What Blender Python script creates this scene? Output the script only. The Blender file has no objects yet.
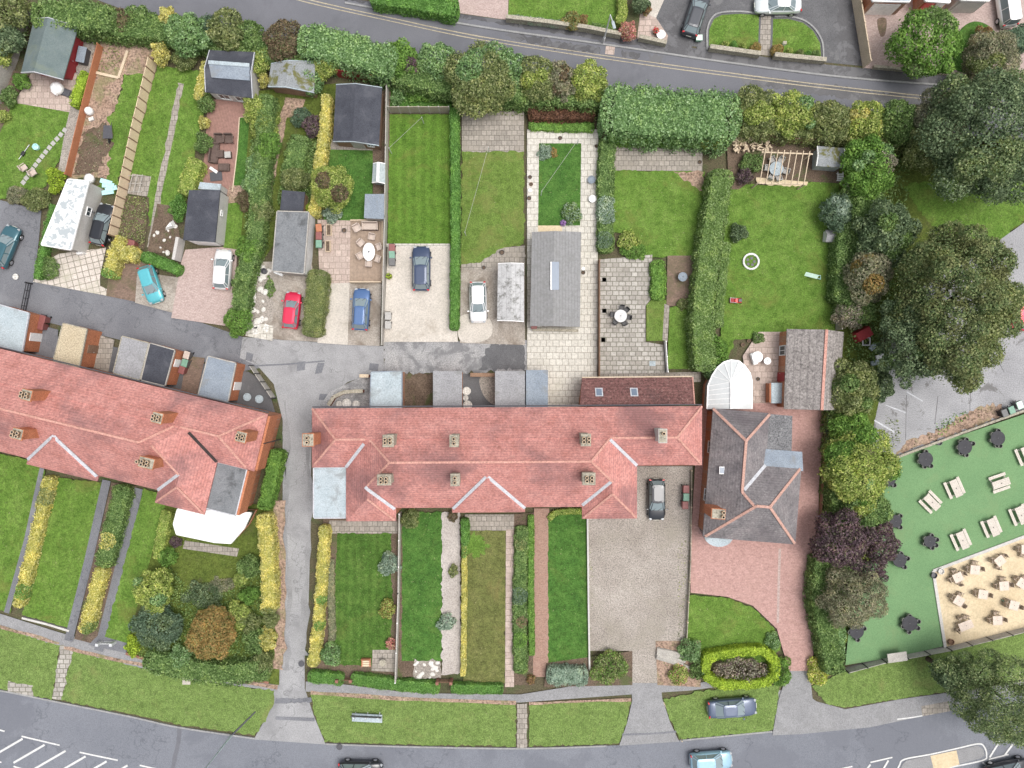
import bpy, bmesh, math, random
import numpy as np
from mathutils import Vector, Matrix
random.seed(7)
RNG = np.random.default_rng(7)
S = bpy.context.scene
COL = S.collection
H = 74.0                       # drone height in metres; the photograph covers 102.4 m of ground

# ---------------------------------------------------------------- camera, sky, sun, exposure
cd = bpy.data.cameras.new("drone_camera")
cam = bpy.data.objects.new("drone_camera", cd)
COL.objects.link(cam)
cam.location = (0, 0, H)
cam.rotation_euler = (0, 0, 0)
cd.sensor_fit = 'HORIZONTAL'
cd.angle = 2 * math.atan(51.2 / H)
cd.clip_end = 2000
S.camera = cam

SUN_EL, SUN_AZ = 72, 95        # degrees; azimuth clockwise from the top of the picture
w = bpy.data.worlds.new("World")
S.world = w
w.use_nodes = True
nt = w.node_tree
nt.nodes.clear()
sky = nt.nodes.new("ShaderNodeTexSky")
sky.sky_type = 'NISHITA'
sky.sun_disc = False
sky.sun_elevation = math.radians(SUN_EL)
sky.sun_rotation = math.radians(SUN_AZ)
sky.dust_density = 6
hs = nt.nodes.new("ShaderNodeHueSaturation")
hs.inputs['Saturation'].default_value = 0.35      # overcast: a whiter sky
bg = nt.nodes.new("ShaderNodeBackground")
bg.inputs['Strength'].default_value = 0.15
out = nt.nodes.new("ShaderNodeOutputWorld")
nt.links.new(sky.outputs[0], hs.inputs['Color'])
nt.links.new(hs.outputs[0], bg.inputs[0])
nt.links.new(bg.outputs[0], out.inputs[0])
sd = bpy.data.lights.new("sun", 'SUN')
sd.energy = 0.95
sd.angle = math.radians(32)
sd.color = (1, 0.97, 0.92)
sun = bpy.data.objects.new("sun", sd)
COL.objects.link(sun)
sun.rotation_euler = (math.radians(90 - SUN_EL), 0, math.radians(180 - SUN_AZ))
S.view_settings.view_transform = 'Standard'
S.view_settings.look = 'None'
S.view_settings.gamma = 1
S.view_settings.exposure = 0.42
S.cycles.max_bounces = 5
S.cycles.diffuse_bounces = 3


# ---------------------------------------------------------------- helpers
def P(x, y, z=0.0):
    """photo pixel at height z -> world point"""
    k = 0.1 * (H - z) / H
    return Vector(((x - 512) * k, (384 - y) * k, z))


def seq(pts, z=0.0):
    return [P(x, y, z) for x, y in pts]


def tag(o, label=None, cat=None, group=None, kind=None):
    if label: o['label'] = label
    if cat: o['category'] = cat
    if group: o['group'] = group
    if kind: o['kind'] = kind
    return o


def thing(name, label, cat, loc, group=None, rz=0.0):
    o = bpy.data.objects.new(name, None)
    o.empty_display_size = 0.3
    COL.objects.link(o)
    o.location = loc
    o.rotation_euler = (0, 0, rz)
    return tag(o, label, cat, group)


def link_mesh(name, me, mat, parent=None):
    o = bpy.data.objects.new(name, me)
    COL.objects.link(o)
    if mat is not None:
        me.materials.append(mat)
    if parent is not None:
        o.parent = parent
    return o


def base_of(o):
    v = Vector((0, 0, 0))
    while o is not None:
        v = v + Vector(o.location)
        o = o.parent
    return v


class MB:
    def __init__(s):
        s.v = []
        s.f = []

    def poly(s, pts):
        b = len(s.v)
        s.v += [tuple(p) for p in pts]
        s.f.append(tuple(range(b, b + len(pts))))

    def grid(s, rings, closed=True, cap=True):
        """rings: list of equal-length point lists"""
        b = len(s.v)
        n = len(rings[0])
        for r in rings:
            s.v += [tuple(p) for p in r]
        for i in range(len(rings) - 1):
            for j in range(n if closed else n - 1):
                k = (j + 1) % n
                s.f.append((b + i * n + j, b + i * n + k, b + (i + 1) * n + k, b + (i + 1) * n + j))
        if cap:
            s.f.append(tuple(b + j for j in range(n))[::-1])
            s.f.append(tuple(b + (len(rings) - 1) * n + j for j in range(n)))

    def box(s, c, size, rz=0.0, top=1.0):
        cx, cy, cz = c
        hx, hy, hz = size[0] / 2, size[1] / 2, size[2] / 2
        ca, sa = math.cos(rz), math.sin(rz)
        rs = []
        for dz, k in ((-hz, 1), (hz, top)):
            rs.append([(cx + (a * ca - b * sa) * k, cy + (a * sa + b * ca) * k, cz + dz)
                       for a, b in ((-hx, -hy), (hx, -hy), (hx, hy), (-hx, hy))])
        s.grid(rs)

    def prism(s, pts, z0, z1):
        s.grid([[(p[0], p[1], z0) for p in pts], [(p[0], p[1], z1) for p in pts]])

    def beam(s, a, b, wd, ht):
        """bar from a to b, wd wide, ht tall, its top face at the points' height"""
        a, b = Vector(a), Vector(b)
        d = b - a
        n = Vector((-d.y, d.x, 0))
        if n.length < 1e-6: n = Vector((1, 0, 0))
        n = n.normalized() * wd / 2
        dn = Vector((0, 0, -ht))
        s.grid([[a + n, a - n, a - n + dn, a + n + dn], [b + n, b - n, b - n + dn, b + n + dn]])

    def tube(s, a, b, r0, r1=None, n=8, cap=True):
        a, b = Vector(a), Vector(b)
        r1 = r0 if r1 is None else r1
        d = (b - a).normalized()
        u = d.orthogonal().normalized()
        v = d.cross(u)
        s.grid([[p + (u * math.cos(2 * math.pi * i / n) + v * math.sin(2 * math.pi * i / n)) * r for i in range(n)]
                for p, r in ((a, r0), (b, r1))], cap=cap)

    def lathe(s, c, prof, n=16, sx=1.0, sy=1.0):
        c = Vector(c)
        s.grid([[c + Vector((r * sx * math.cos(2 * math.pi * i / n), r * sy * math.sin(2 * math.pi * i / n), z)) for i in range(n)]
                for r, z in prof])

    def wall(s, pts, th, z0, z1, closed=False):
        """vertical wall along world points"""
        n = len(pts)
        for i in range(n if closed else n - 1):
            a, b = Vector(pts[i]), Vector(pts[(i + 1) % n])
            e = z1 - 0.004 * (i % 2) - 0.002 * (closed and i == n - 1)
            s.beam(Vector((a.x, a.y, e)), Vector((b.x, b.y, e)), th, e - z0)

    def build(s, name, mat, parent=None, smooth=False, loc=None, bevel=0, sub=0, clean=True):
        off = base_of(parent) if parent is not None else (Vector(loc) if loc is not None else Vector((0, 0, 0)))
        me = bpy.data.meshes.new(name)
        me.from_pydata([(x - off.x, y - off.y, z - off.z) for x, y, z in s.v], [], s.f)
        if clean:
            bm = bmesh.new()
            bm.from_mesh(me)
            bmesh.ops.recalc_face_normals(bm, faces=bm.faces)
            bm.to_mesh(me)
            bm.free()
        if smooth:
            for p in me.polygons: p.use_smooth = True
        o = link_mesh(name, me, mat, parent)
        if parent is None and loc is not None:
            o.location = loc
        if bevel:
            m = o.modifiers.new("bevel", 'BEVEL'); m.width = bevel; m.segments = 2; m.limit_method = 'ANGLE'
        if sub:
            m = o.modifiers.new("sub", 'SUBSURF'); m.levels = sub; m.render_levels = sub
        return o


def kids(o):
    return [c for c in COL.objects if c.parent == o]


def dup(root, loc, rz, label=None, group=None, cat=None, mats=None):
    tree = {}
    for c in list(COL.objects):
        if c.parent is not None: tree.setdefault(c.parent.name, []).append(c)

    def cp(o, par):
        c = o.copy()
        COL.objects.link(c)
        if par is not None: c.parent = par
        for ch in tree.get(o.name, []): cp(ch, c)
        return c
    r = cp(root, None)
    r.location = loc
    r.rotation_euler = (0, 0, rz)
    return tag(r, label, cat, group)


# ---------------------------------------------------------------- materials
def newmat(name):
    m = bpy.data.materials.new(name)
    m.use_nodes = True
    t = m.node_tree
    b = t.nodes["Principled BSDF"]
    return m, t, b, t.nodes.new, t.links.new


def ramp(t, fac, cols, pos=None):
    r = t.nodes.new("ShaderNodeValToRGB")
    e = r.color_ramp.elements
    n = len(cols)
    while len(e) < n: e.new(0.5)
    for i, c in enumerate(cols):
        e[i].position = pos[i] if pos else 0.3 + 0.4 * i / max(1, n - 1)
        e[i].color = (*c, 1)
    t.links.new(fac, r.inputs[0])
    return r.outputs[0]


def noise(t, vec, scale, detail=4, rough=0.6, dist=0.0):
    n = t.nodes.new("ShaderNodeTexNoise")
    n.inputs['Scale'].default_value = scale
    n.inputs['Detail'].default_value = detail
    n.inputs['Roughness'].default_value = rough
    n.inputs['Distortion'].default_value = dist
    t.links.new(vec, n.inputs['Vector'])
    return n.outputs['Fac']


def mixc(t, fac, a, b, mode='MIX'):
    m = t.nodes.new("ShaderNodeMix")
    m.data_type = 'RGBA'
    m.blend_type = mode
    for k, x in ((0, fac), (6, a), (7, b)):
        if hasattr(x, 'links'): t.links.new(x, m.inputs[k])
        elif k == 0: m.inputs[0].default_value = x
        else: m.inputs[k].default_value = (*x, 1)
    return m.outputs[2]


def mapr(t, v, a, b, c, d):
    m = t.nodes.new("ShaderNodeMapRange")
    for i, x in enumerate((a, b, c, d)): m.inputs[i + 1].default_value = x
    t.links.new(v, m.inputs[0])
    return m.outputs[0]


def coords(t, rot=0.0, obj=True):
    c = t.nodes.new("ShaderNodeTexCoord")
    if not rot: return c.outputs['Object']
    m = t.nodes.new("ShaderNodeMapping")
    m.inputs['Rotation'].default_value = (0, 0, rot)
    t.links.new(c.outputs['Object'], m.inputs[0])
    return m.outputs[0]


def bump(t, b, h, st, dist=0.05):
    n = t.nodes.new("ShaderNodeBump")
    n.inputs['Strength'].default_value = st
    n.inputs['Distance'].default_value = dist
    t.links.new(h, n.inputs['Height'])
    t.links.new(n.outputs[0], b.inputs['Normal'])


def surf(name, cols, scale=0.6, fine=14.0, famt=0.35, rough=0.9, bmp=0.25, patch=None, spec=0.3, pscale=0.25, pth=(0.52, 0.62), pamt=1.0, fine2=None, metal=0.0, crack=0):
    """blotchy surface: large noise ramp, fine noise grain, optional stains of another colour"""
    m, t, b, N, L = newmat(name)
    v = coords(t)
    c = ramp(t, noise(t, v, scale, 5), cols)
    f = noise(t, v, fine, 3, 0.7)
    g = ramp(t, f, [(1 - famt * 1.2,) * 3, (1,) * 3, (1 + famt * 0.9,) * 3], [0.3, 0.5, 0.7])
    c = mixc(t, 1.0, c, g, 'MULTIPLY')
    if patch:
        k = mapr(t, noise(t, v, pscale, 6, 0.7, 0.4), pth[0], pth[1], 0, pamt)
        c = mixc(t, k, c, patch)
    if crack:
        vo = N("ShaderNodeTexVoronoi"); vo.feature = 'DISTANCE_TO_EDGE'; vo.inputs['Scale'].default_value = 0.16
        wn = N("ShaderNodeTexNoise"); wn.inputs['Scale'].default_value = 0.7; wn.inputs['Detail'].default_value = 5; L(v, wn.inputs['Vector'])
        wv = N("ShaderNodeMix"); wv.data_type = 'VECTOR'; wv.inputs[0].default_value = 0.5
        sc = N("ShaderNodeVectorMath"); sc.operation = 'SCALE'; sc.inputs['Scale'].default_value = 6; L(wn.outputs['Color'], sc.inputs[0])
        L(v, wv.inputs[4]); L(sc.outputs[0], wv.inputs[5]); L(wv.outputs[1], vo.inputs['Vector'])
        k = mapr(t, vo.outputs['Distance'], 0.0, 0.009, crack, 0)
        c = mixc(t, k, c, tuple(x * .45 for x in cols[0]))
    L(c, b.inputs['Base Color'])
    b.inputs['Roughness'].default_value = rough
    b.inputs['Specular IOR Level'].default_value = spec
    b.inputs['Metallic'].default_value = metal
    if bmp: bump(t, b, f, bmp)
    return m


def lawnmat(name, cols, stripe=None, srot=0.0, speck=(0.30, 0.30, 0.16), sp_th=0.735, worn=(0.16, 0.15, 0.045), wth=(0.55, 0.72), wamt=0.6):
    m, t, b, N, L = newmat(name)
    v = coords(t)
    c = ramp(t, noise(t, v, 0.7, 5, 0.7), cols)
    f = noise(t, v, 2.6, 5, 0.8)
    c = mixc(t, 1.0, c, ramp(t, f, [(0.6,) * 3, (1,) * 3, (1.3,) * 3], [0.3, 0.5, 0.72]), 'MULTIPLY')
    f2 = noise(t, v, 9, 2, 0.7)
    c = mixc(t, 1.0, c, ramp(t, f2, [(0.62,) * 3, (1,) * 3, (1.35,) * 3], [0.32, 0.5, 0.7]), 'MULTIPLY')
    c = mixc(t, mapr(t, noise(t, v, 0.28, 5, 0.7, 0.5), wth[0], wth[1], 0, wamt), c, worn)
    c = mixc(t, mapr(t, noise(t, v, 0.9, 6, 0.75, 0.6), 0.56, 0.68, 0, 0.55), c, tuple(x * .6 for x in cols[0]))
    if stripe:
        wv = t.nodes.new("ShaderNodeTexWave")
        wv.wave_type = 'BANDS'; wv.bands_direction = 'X'
        wv.inputs['Scale'].default_value = stripe
        wv.inputs['Distortion'].default_value = 2.5
        wv.inputs['Detail'].default_value = 2
        L(coords(t, srot), wv.inputs['Vector'])
        c = mixc(t, 1.0, c, ramp(t, wv.outputs['Fac'], [(0.9,) * 3, (1.07,) * 3], [0.2, 0.8]), 'MULTIPLY')
    c = mixc(t, mapr(t, noise(t, v, 6.0, 1, 0.5), sp_th, sp_th + 0.05, 0, 0.8), c, speck)
    L(c, b.inputs['Base Color'])
    b.inputs['Roughness'].default_value = 0.95
    b.inputs['Specular IOR Level'].default_value = 0.15
    bump(t, b, f2, 0.5, 0.08)
    return m


def brickmat(name, c1, c2, mortar, bw, bh, rot=0.0, ms=0.03, patch=None, rough=0.9, offs=0.5, pth=(0.5, 0.65), pamt=0.8, bias=0.0):
    m, t, b, N, L = newmat(name)
    v = coords(t, rot)
    k = N("ShaderNodeTexBrick")
    k.offset = offs
    k.inputs['Color1'].default_value = (*c1, 1); k.inputs['Color2'].default_value = (*c2, 1)
    k.inputs['Mortar'].default_value = (*mortar, 1)
    k.inputs['Scale'].default_value = 1
    k.inputs['Brick Width'].default_value = bw; k.inputs['Row Height'].default_value = bh
    k.inputs['Mortar Size'].default_value = ms; k.inputs['Mortar Smooth'].default_value = 0.3
    k.inputs['Bias'].default_value = bias
    nz = noise(t, v, 1.5, 4)
    dv = N("ShaderNodeMix"); dv.data_type = 'VECTOR'; dv.inputs[0].default_value = 0.012
    L(v, dv.inputs[4]); 
    nn = N("ShaderNodeTexNoise"); nn.inputs['Scale'].default_value = 2; L(v, nn.inputs['Vector'])
    L(nn.outputs['Color'], dv.inputs[5])
    L(dv.outputs[1], k.inputs['Vector'])
    c = k.outputs['Color']
    f = noise(t, v, 7, 4, 0.7)
    c = mixc(t, 1.0, c, ramp(t, f, [(0.7,) * 3, (1,) * 3, (1.2,) * 3], [0.3, 0.5, 0.7]), 'MULTIPLY')
    if patch: c = mixc(t, mapr(t, noise(t, v, 0.35, 6, 0.75, 0.4), pth[0], pth[1], 0, pamt), c, patch)
    L(c, b.inputs['Base Color'])
    b.inputs['Roughness'].default_value = rough
    b.inputs['Specular IOR Level'].default_value = 0.25
    bump(t, b, k.outputs['Fac'], -0.3, 0.02)
    return m


def roofmat(name, cols, lichen, course=0.17, lth=(0.54, 0.66), lamt=0.8, grain=0.3, pale=None, rough=0.85):
    """tiles in courses of equal height, weathered in blotches"""
    m, t, b, N, L = newmat(name)
    v = coords(t)
    c = ramp(t, noise(t, v, 0.8, 5), cols)
    f = noise(t, v, 4.6, 4, 0.8)
    c = mixc(t, 1.0, c, ramp(t, f, [(1 - grain,) * 3, (1,) * 3, (1 + grain,) * 3], [0.33, 0.5, 0.68]), 'MULTIPLY')
    if pale: c = mixc(t, mapr(t, noise(t, v, 3.5, 4, 0.8), 0.58, 0.68, 0, 0.7), c, pale)
    big = noise(t, v, 0.16, 3, 0.5, 0.3)
    sm = noise(t, v, 2.6, 5, 0.8)
    ad = N("ShaderNodeMath"); ad.operation = 'MULTIPLY_ADD'; ad.inputs[1].default_value = 0.35
    L(sm, ad.inputs[0]); L(big, ad.inputs[2])
    c = mixc(t, mapr(t, ad.outputs[0], lth[0] + 0.17, lth[1] + 0.17, 0, lamt), c, lichen)
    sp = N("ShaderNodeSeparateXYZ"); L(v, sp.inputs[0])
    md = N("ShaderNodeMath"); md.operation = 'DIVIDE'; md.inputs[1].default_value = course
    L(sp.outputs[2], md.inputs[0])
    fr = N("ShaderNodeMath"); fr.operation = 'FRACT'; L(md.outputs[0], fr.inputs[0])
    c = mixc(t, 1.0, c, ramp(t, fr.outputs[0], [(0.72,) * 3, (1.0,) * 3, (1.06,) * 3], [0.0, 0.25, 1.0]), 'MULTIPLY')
    L(c, b.inputs['Base Color'])
    b.inputs['Roughness'].default_value = rough
    b.inputs['Specular IOR Level'].default_value = 0.3
    ad2 = N("ShaderNodeMath"); ad2.operation = 'ADD'; L(fr.outputs[0], ad2.inputs[0]); L(f, ad2.inputs[1])
    bump(t, b, ad2.outputs[0], 0.4, 0.03)
    return m


def plain(name, col, rough=0.6, metal=0.0, spec=0.5, coat=0.0, var=0.12):
    m, t, b, N, L = newmat(name)
    v = coords(t)
    c = mixc(t, 1.0, col, ramp(t, noise(t, v, 5, 4, 0.7), [(1 - var,) * 3, (1 + var,) * 3], [0.35, 0.65]), 'MULTIPLY')
    L(c, b.inputs['Base Color'])
    b.inputs['Roughness'].default_value = rough
    b.inputs['Metallic'].default_value = metal
    b.inputs['Specular IOR Level'].default_value = spec
    b.inputs['Coat Weight'].default_value = coat
    b.inputs['Coat Roughness'].default_value = 0.05
    return m


def stripes(name, c1, c2, pitch, rot=0.0, rough=0.8, axis='X', sharp=(0.1, 0.2), grime=None):
    """boards or corrugation running one way"""
    m, t, b, N, L = newmat(name)
    v = coords(t, rot)
    sp = N("ShaderNodeSeparateXYZ"); L(v, sp.inputs[0])
    d = N("ShaderNodeMath"); d.operation = 'DIVIDE'; d.inputs[1].default_value = pitch
    L(sp.outputs['XYZ'.index(axis)], d.inputs[0])
    fr = N("ShaderNodeMath"); fr.operation = 'FRACT'; L(d.outputs[0], fr.inputs[0])
    c = ramp(t, fr.outputs[0], [c2, c1, c1], [sharp[0], sharp[1], 1.0])
    f = noise(t, v, 4, 5, 0.75)
    c = mixc(t, 1.0, c, ramp(t, f, [(0.75,) * 3, (1,) * 3, (1.2,) * 3], [0.3, 0.5, 0.7]), 'MULTIPLY')
    if grime: c = mixc(t, mapr(t, noise(t, v, 1.3, 6, 0.8), 0.5, 0.62, 0, 0.8), c, grime)
    L(c, b.inputs['Base Color'])
    b.inputs['Roughness'].default_value = rough
    bump(t, b, fr.outputs[0], 0.3, 0.03)
    return m


def leafmat(name, cols, hue=None, gloss=0.6):
    cols = [tuple(x * 1.6 + .008 for x in c) for c in cols]
    LEAFCOL[name] = cols
    m, t, b, N, L = newmat(name)
    g = N("ShaderNodeNewGeometry")
    c = ramp(t, g.outputs['Random Per Island'], cols, [i / max(1, len(cols) - 1) for i in range(len(cols))])
    v = coords(t)
    n = noise(t, v, 1.1, 4, .65)
    c = mixc(t, 1.0, c, ramp(t, n, [(0.62, 0.68, 0.62), (1, 1, 1), (1.4, 1.3, 1.15)], [0.33, 0.5, 0.67]), 'MULTIPLY')
    if hue: c = mixc(t, mapr(t, noise(t, v, 0.7, 2), 0.5, 0.62, 0, 0.8), c, hue)
    L(c, b.inputs['Base Color'])
    b.inputs['Roughness'].default_value = gloss
    b.inputs['Specular IOR Level'].default_value = 0.08
    tr = N("ShaderNodeBsdfTranslucent"); L(c, tr.inputs[0])
    mx = N("ShaderNodeMixShader"); mx.inputs[0].default_value = 0.35
    L(b.outputs[0], mx.inputs[1]); L(tr.outputs[0], mx.inputs[2])
    L(mx.outputs[0], t.nodes['Material Output'].inputs[0])
    return m


LEAFCOL = {}
LEAF = {
    'laurel': leafmat('laurel_leaves', [(.06, .11, .035), (.11, .19, .07), (.17, .27, .11), (.26, .36, .20)], gloss=0.5),
    'mid': leafmat('green_leaves', [(.05, .09, .026), (.09, .15, .042), (.14, .21, .072), (.21, .285, .12)]),
    'bright': leafmat('bright_green_leaves', [(.06, .125, .022), (.11, .205, .04), (.17, .28, .075)]),
    'clip': leafmat('clipped_hedge_leaves', [(.05, .12, .022), (.085, .18, .035), (.12, .235, .06), (.17, .29, .10)]),
    'olive': leafmat('olive_leaves', [(.065, .09, .03), (.12, .15, .05), (.18, .205, .085), (.26, .28, .145)]),
    'lime': leafmat('lime_leaves', [(.14, .20, .02), (.24, .33, .035), (.36, .46, .07)]),
    'yellowgreen': leafmat('yellow_green_leaves', [(.10, .15, .03), (.18, .24, .05), (.28, .33, .10), (.36, .38, .14)]),
    'golden': leafmat('golden_leaves', [(.20, .20, .05), (.36, .335, .085), (.45, .42, .16), (.52, .49, .25)]),
    'dark': leafmat('dark_leaves', [(.042, .068, .034), (.076, .112, .056), (.122, .168, .09), (.195, .245, .145)]),
    'oak': leafmat('oak_leaves', [(.05, .08, .032), (.09, .13, .052), (.145, .185, .08), (.23, .25, .125)], hue=(.24, .25, .11)),
    'blue': leafmat('blue_green_leaves', [(.05, .085, .05), (.09, .135, .085), (.15, .205, .14)]),
    'purple': leafmat('purple_leaves', [(.045, .027, .035), (.085, .054, .066), (.145, .10, .118), (.11, .11, .06)]),
    'rust': leafmat('reddish_brown_leaves', [(.075, .055, .035), (.125, .092, .058), (.18, .14, .09), (.09, .115, .045)]),
    'brown': leafmat('dry_brown_leaves', [(.05, .024, .016), (.10, .05, .03), (.17, .09, .055)]),
    'orange': leafmat('orange_leaves', [(.15, .15, .05), (.24, .17, .06), (.29, .18, .075), (.19, .21, .08)]),
    'pink': leafmat('pink_flowers', [(.35, .10, .10), (.50, .20, .20), (.20, .20, .08), (.6, .35, .33)]),
    'red': leafmat('red_flowers', [(.5, .03, .05), (.6, .08, .1), (.1, .2, .05)]),
    'violet': leafmat('violet_flowers', [(.25, .10, .35), (.35, .18, .45), (.10, .20, .08)]),
    'twig': leafmat('grey_twigs', [(.12, .10, .08), (.22, .19, .15), (.36, .32, .27), (.14, .17, .08)]),
    'grey': leafmat('grey_green_leaves', [(.10, .11, .06), (.16, .17, .10), (.24, .24, .16), (.20, .17, .13)]),
    'conifer': leafmat('conifer_leaves', [(.06, .095, .04), (.105, .15, .062), (.17, .215, .10), (.24, .275, .15)]),
    'silver': leafmat('silvery_leaves', [(.12, .17, .13), (.20, .26, .20), (.30, .36, .29)]),
    'spring': leafmat('spring_green_leaves', [(.07, .12, .03), (.115, .18, .05), (.165, .235, .085), (.23, .30, .14)]),
    'copper': leafmat('copper_leaves', [(.16, .07, .05), (.22, .12, .06), (.14, .15, .05), (.34, .2, .12)]),
}
for k_, m_ in LEAF.items(): LEAFCOL[k_] = LEAFCOL[m_.name]
M = {}
M['bark'] = surf('bark', [(.06, .045, .03), (.11, .085, .06)], 3, 18, 0.4)
M['ground'] = surf('ground_soil', [(.07, .075, .035), (.10, .085, .05), (.06, .09, .03)], 0.5, 8, 0.5)
M['asphalt'] = surf('asphalt', [(.135, .138, .155), (.16, .163, .182)], 0.25, 16, 0.18, 0.85, 0.15, patch=(.115, .118, .132), pscale=0.12, pth=(.5, .6), pamt=.6)
M['road'] = surf('road_asphalt', [(.155, .165, .19), (.19, .20, .225)], 0.12, 14, 0.25, 0.8, 0.12, crack=.5, patch=(.135, .142, .165), pscale=0.1, pth=(.5, .56), pamt=.6)
M['lanedark'] = surf('lane_asphalt', [(.14, .143, .158), (.185, .19, .205)], 0.3, 12, 0.28, 0.85, 0.15, patch=(.25, .255, .27), pscale=0.2, pth=(.55, .68), pamt=.6, crack=.5)
M['lane'] = surf('pale_lane_asphalt', [(.25, .25, .255), (.34, .34, .345)], 0.3, 12, 0.25, 0.85, 0.15, patch=(.19, .19, .195), pscale=0.28, pth=(.52, .68), pamt=.7, crack=.6)
M['pitch'] = surf('patched_asphalt', [(.26, .26, .265), (.36, .355, .35)], 0.6, 9, 0.4, 0.85, 0.2, patch=(.15, .15, .155), pscale=0.45, pth=(.48, .58), pamt=.8, crack=.6)
M['newtar'] = surf('dark_tarmac', [(.10, .10, .105), (.135, .135, .14)], 0.6, 14, 0.3, patch=(.2, .2, .2), pscale=.5, pth=(.58, .64), pamt=.5)
M['wet'] = surf('wet_asphalt', [(.045, .045, .05), (.075, .074, .08)], 0.8, 12, 0.3, 0.45, 0.1, patch=(.10, .10, .107), pscale=0.5, pth=(.5, .54), spec=.5)
M['lanewear'] = surf('worn_lane_asphalt', [(.21, .21, .215), (.29, .29, .295)], 0.5, 12, 0.25)
M['pavement'] = surf('pavement_tarmac', [(.22, .22, .225), (.285, .285, .29)], 0.4, 12, 0.3, patch=(.18, .18, .18), pscale=.4, pamt=.4)
M['kerb'] = surf('kerb_stone', [(.24, .24, .24), (.32, .32, .315)], 1.5, 10, 0.25)
M['concrete'] = surf('pale_concrete', [(.44, .405, .355), (.57, .525, .47)], 0.35, 8, 0.22, patch=(.34, .30, .25), pscale=.3, pth=(.54, .68), pamt=.7)
M['concrete2'] = surf('stained_concrete', [(.30, .27, .235), (.40, .36, .315)], 0.4, 8, 0.3, patch=(.17, .135, .105), pscale=.3, pth=(.48, .62), pamt=.75)
M['carpark'] = surf('cracked_concrete', [(.26, .26, .27), (.34, .34, .35)], 0.4, 10, 0.3, patch=(.13, .125, .12), pscale=.33, pth=(.57, .61), pamt=.8)
M['gravel'] = surf('pebble_gravel', [(.265, .235, .205), (.365, .33, .295)], 0.3, 9, 0.5, patch=(.27, .25, .20), pscale=.25, pth=(.52, .7), pamt=.5, bmp=.5)
M['palegravel'] = surf('pale_gravel', [(.37, .335, .305), (.46, .42, .39)], 0.4, 10, 0.35)
M['soil'] = surf('bare_soil', [(.10, .07, .05), (.15, .11, .08)], 0.8, 9, 0.5, patch=(.07, .10, .03), pscale=.6, pth=(.54, .64), pamt=.7)
M['mulch'] = surf('bark_mulch', [(.245, .165, .12), (.36, .26, .20)], 0.7, 5, 0.6, patch=(.18, .19, .08), pscale=.5, pth=(.5, .62), pamt=.6, bmp=.5)
M['sand'] = surf('sand_patio', [(.55, .445, .29), (.65, .55, .38)], 0.25, 5, 0.15, patch=(.43, .34, .21), pscale=.35, pth=(.55, .7), pamt=.5)
M['turf'] = surf('artificial_turf', [(.135, .245, .115), (.16, .28, .132)], 0.35, 14, 0.22, 0.95, 0.1, patch=(.18, .26, .125), pscale=.3, pth=(.52, .7), pamt=.6)
M['lawn'] = lawnmat('lawn_bright', [(.078, .15, .024), (.108, .19, .034), (.145, .225, .05)])
M['lawnstripe'] = lawnmat('lawn_striped', [(.072, .15, .02), (.108, .19, .032)], 0.32)
M['lawndark'] = lawnmat('lawn_dark', [(.042, .105, .022), (.062, .142, .028), (.085, .172, .038)], wamt=.3, wth=(.56, .74))
M['lawnolive'] = lawnmat('lawn_olive', [(.10, .115, .036), (.128, .14, .046), (.155, .16, .06)], wamt=.5, worn=(.19, .15, .06))
M['lawnmid'] = lawnmat('lawn_mid', [(.045, .10, .018), (.066, .132, .025), (.09, .155, .034)], 0.4, wamt=.35)
M['lawnworn'] = lawnmat('lawn_worn', [(.098, .16, .03), (.135, .20, .048)], worn=(.18, .18, .06), wamt=.7, wth=(.48, .66))
M['verge'] = lawnmat('verge_grass', [(.12, .185, .048), (.16, .23, .068)], wamt=.45, worn=(.21, .20, .08))
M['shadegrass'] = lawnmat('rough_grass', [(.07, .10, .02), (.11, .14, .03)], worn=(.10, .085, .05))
M['pavers'] = brickmat('pale_paving_slabs', (.50, .475, .425), (.57, .545, .49), (.31, .29, .245), 0.62, 0.62, 0, 0.035, offs=0.5, patch=(.42, .41, .33), pth=(.54, .72), pamt=.5)
M['slab'] = brickmat('grey_paving_slabs', (.265, .24, .21), (.36, .325, .285), (.15, .135, .11), 0.5, 0.5, 0, 0.03, patch=(.28, .25, .21))
M['crazy'] = brickmat('mixed_paving', (.29, .268, .24), (.43, .405, .37), (.18, .172, .14), 0.62, 0.46, 0, 0.05, patch=(.30, .28, .24), pth=(.5, .7), pamt=.6, offs=.37)
M['pinkslab'] = brickmat('pinkish_slabs', (.40, .315, .275), (.50, .405, .355), (.25, .21, .175), 0.6, 0.6, 0, 0.03, offs=0.3, patch=(.38, .31, .27))
M['slabtilt'] = brickmat('square_slabs', (.53, .48, .43), (.60, .54, .49), (.24, .22, .18), 0.6, 0.6, math.radians(-14), 0.045, offs=0, patch=(.42, .40, .32))
M['block'] = brickmat('pink_block_paving', (.385, .235, .21), (.46, .29, .26), (.35, .225, .2), 0.3, 0.16, 0.05, 0.012, patch=(.37, .24, .2), pth=(.52, .75), pamt=.5)
M['block2'] = brickmat('pale_pink_block', (.40, .305, .28), (.47, .37, .34), (.33, .265, .24), 0.3, 0.16, -0.24, 0.012, patch=(.38, .31, .27), pth=(.5, .75), pamt=.5)
M['brickpath'] = brickmat('brick_path', (.30, .17, .125), (.36, .22, .17), (.27, .22, .19), 0.22, 0.11, 0, 0.012)
M['oldbrick'] = brickmat('brown_block', (.17, .115, .09), (.24, .16, .125), (.16, .13, .1), 0.3, 0.16, -0.2, 0.02, patch=(.12, .11, .06))
M['deck'] = stripes('red_brown_decking', (.29, .165, .135), (.16, .085, .07), 0.15, math.radians(8))
M['deck2'] = stripes('grey_brown_decking', (.33, .25, .19), (.20, .145, .105), 0.14, 0)
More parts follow.
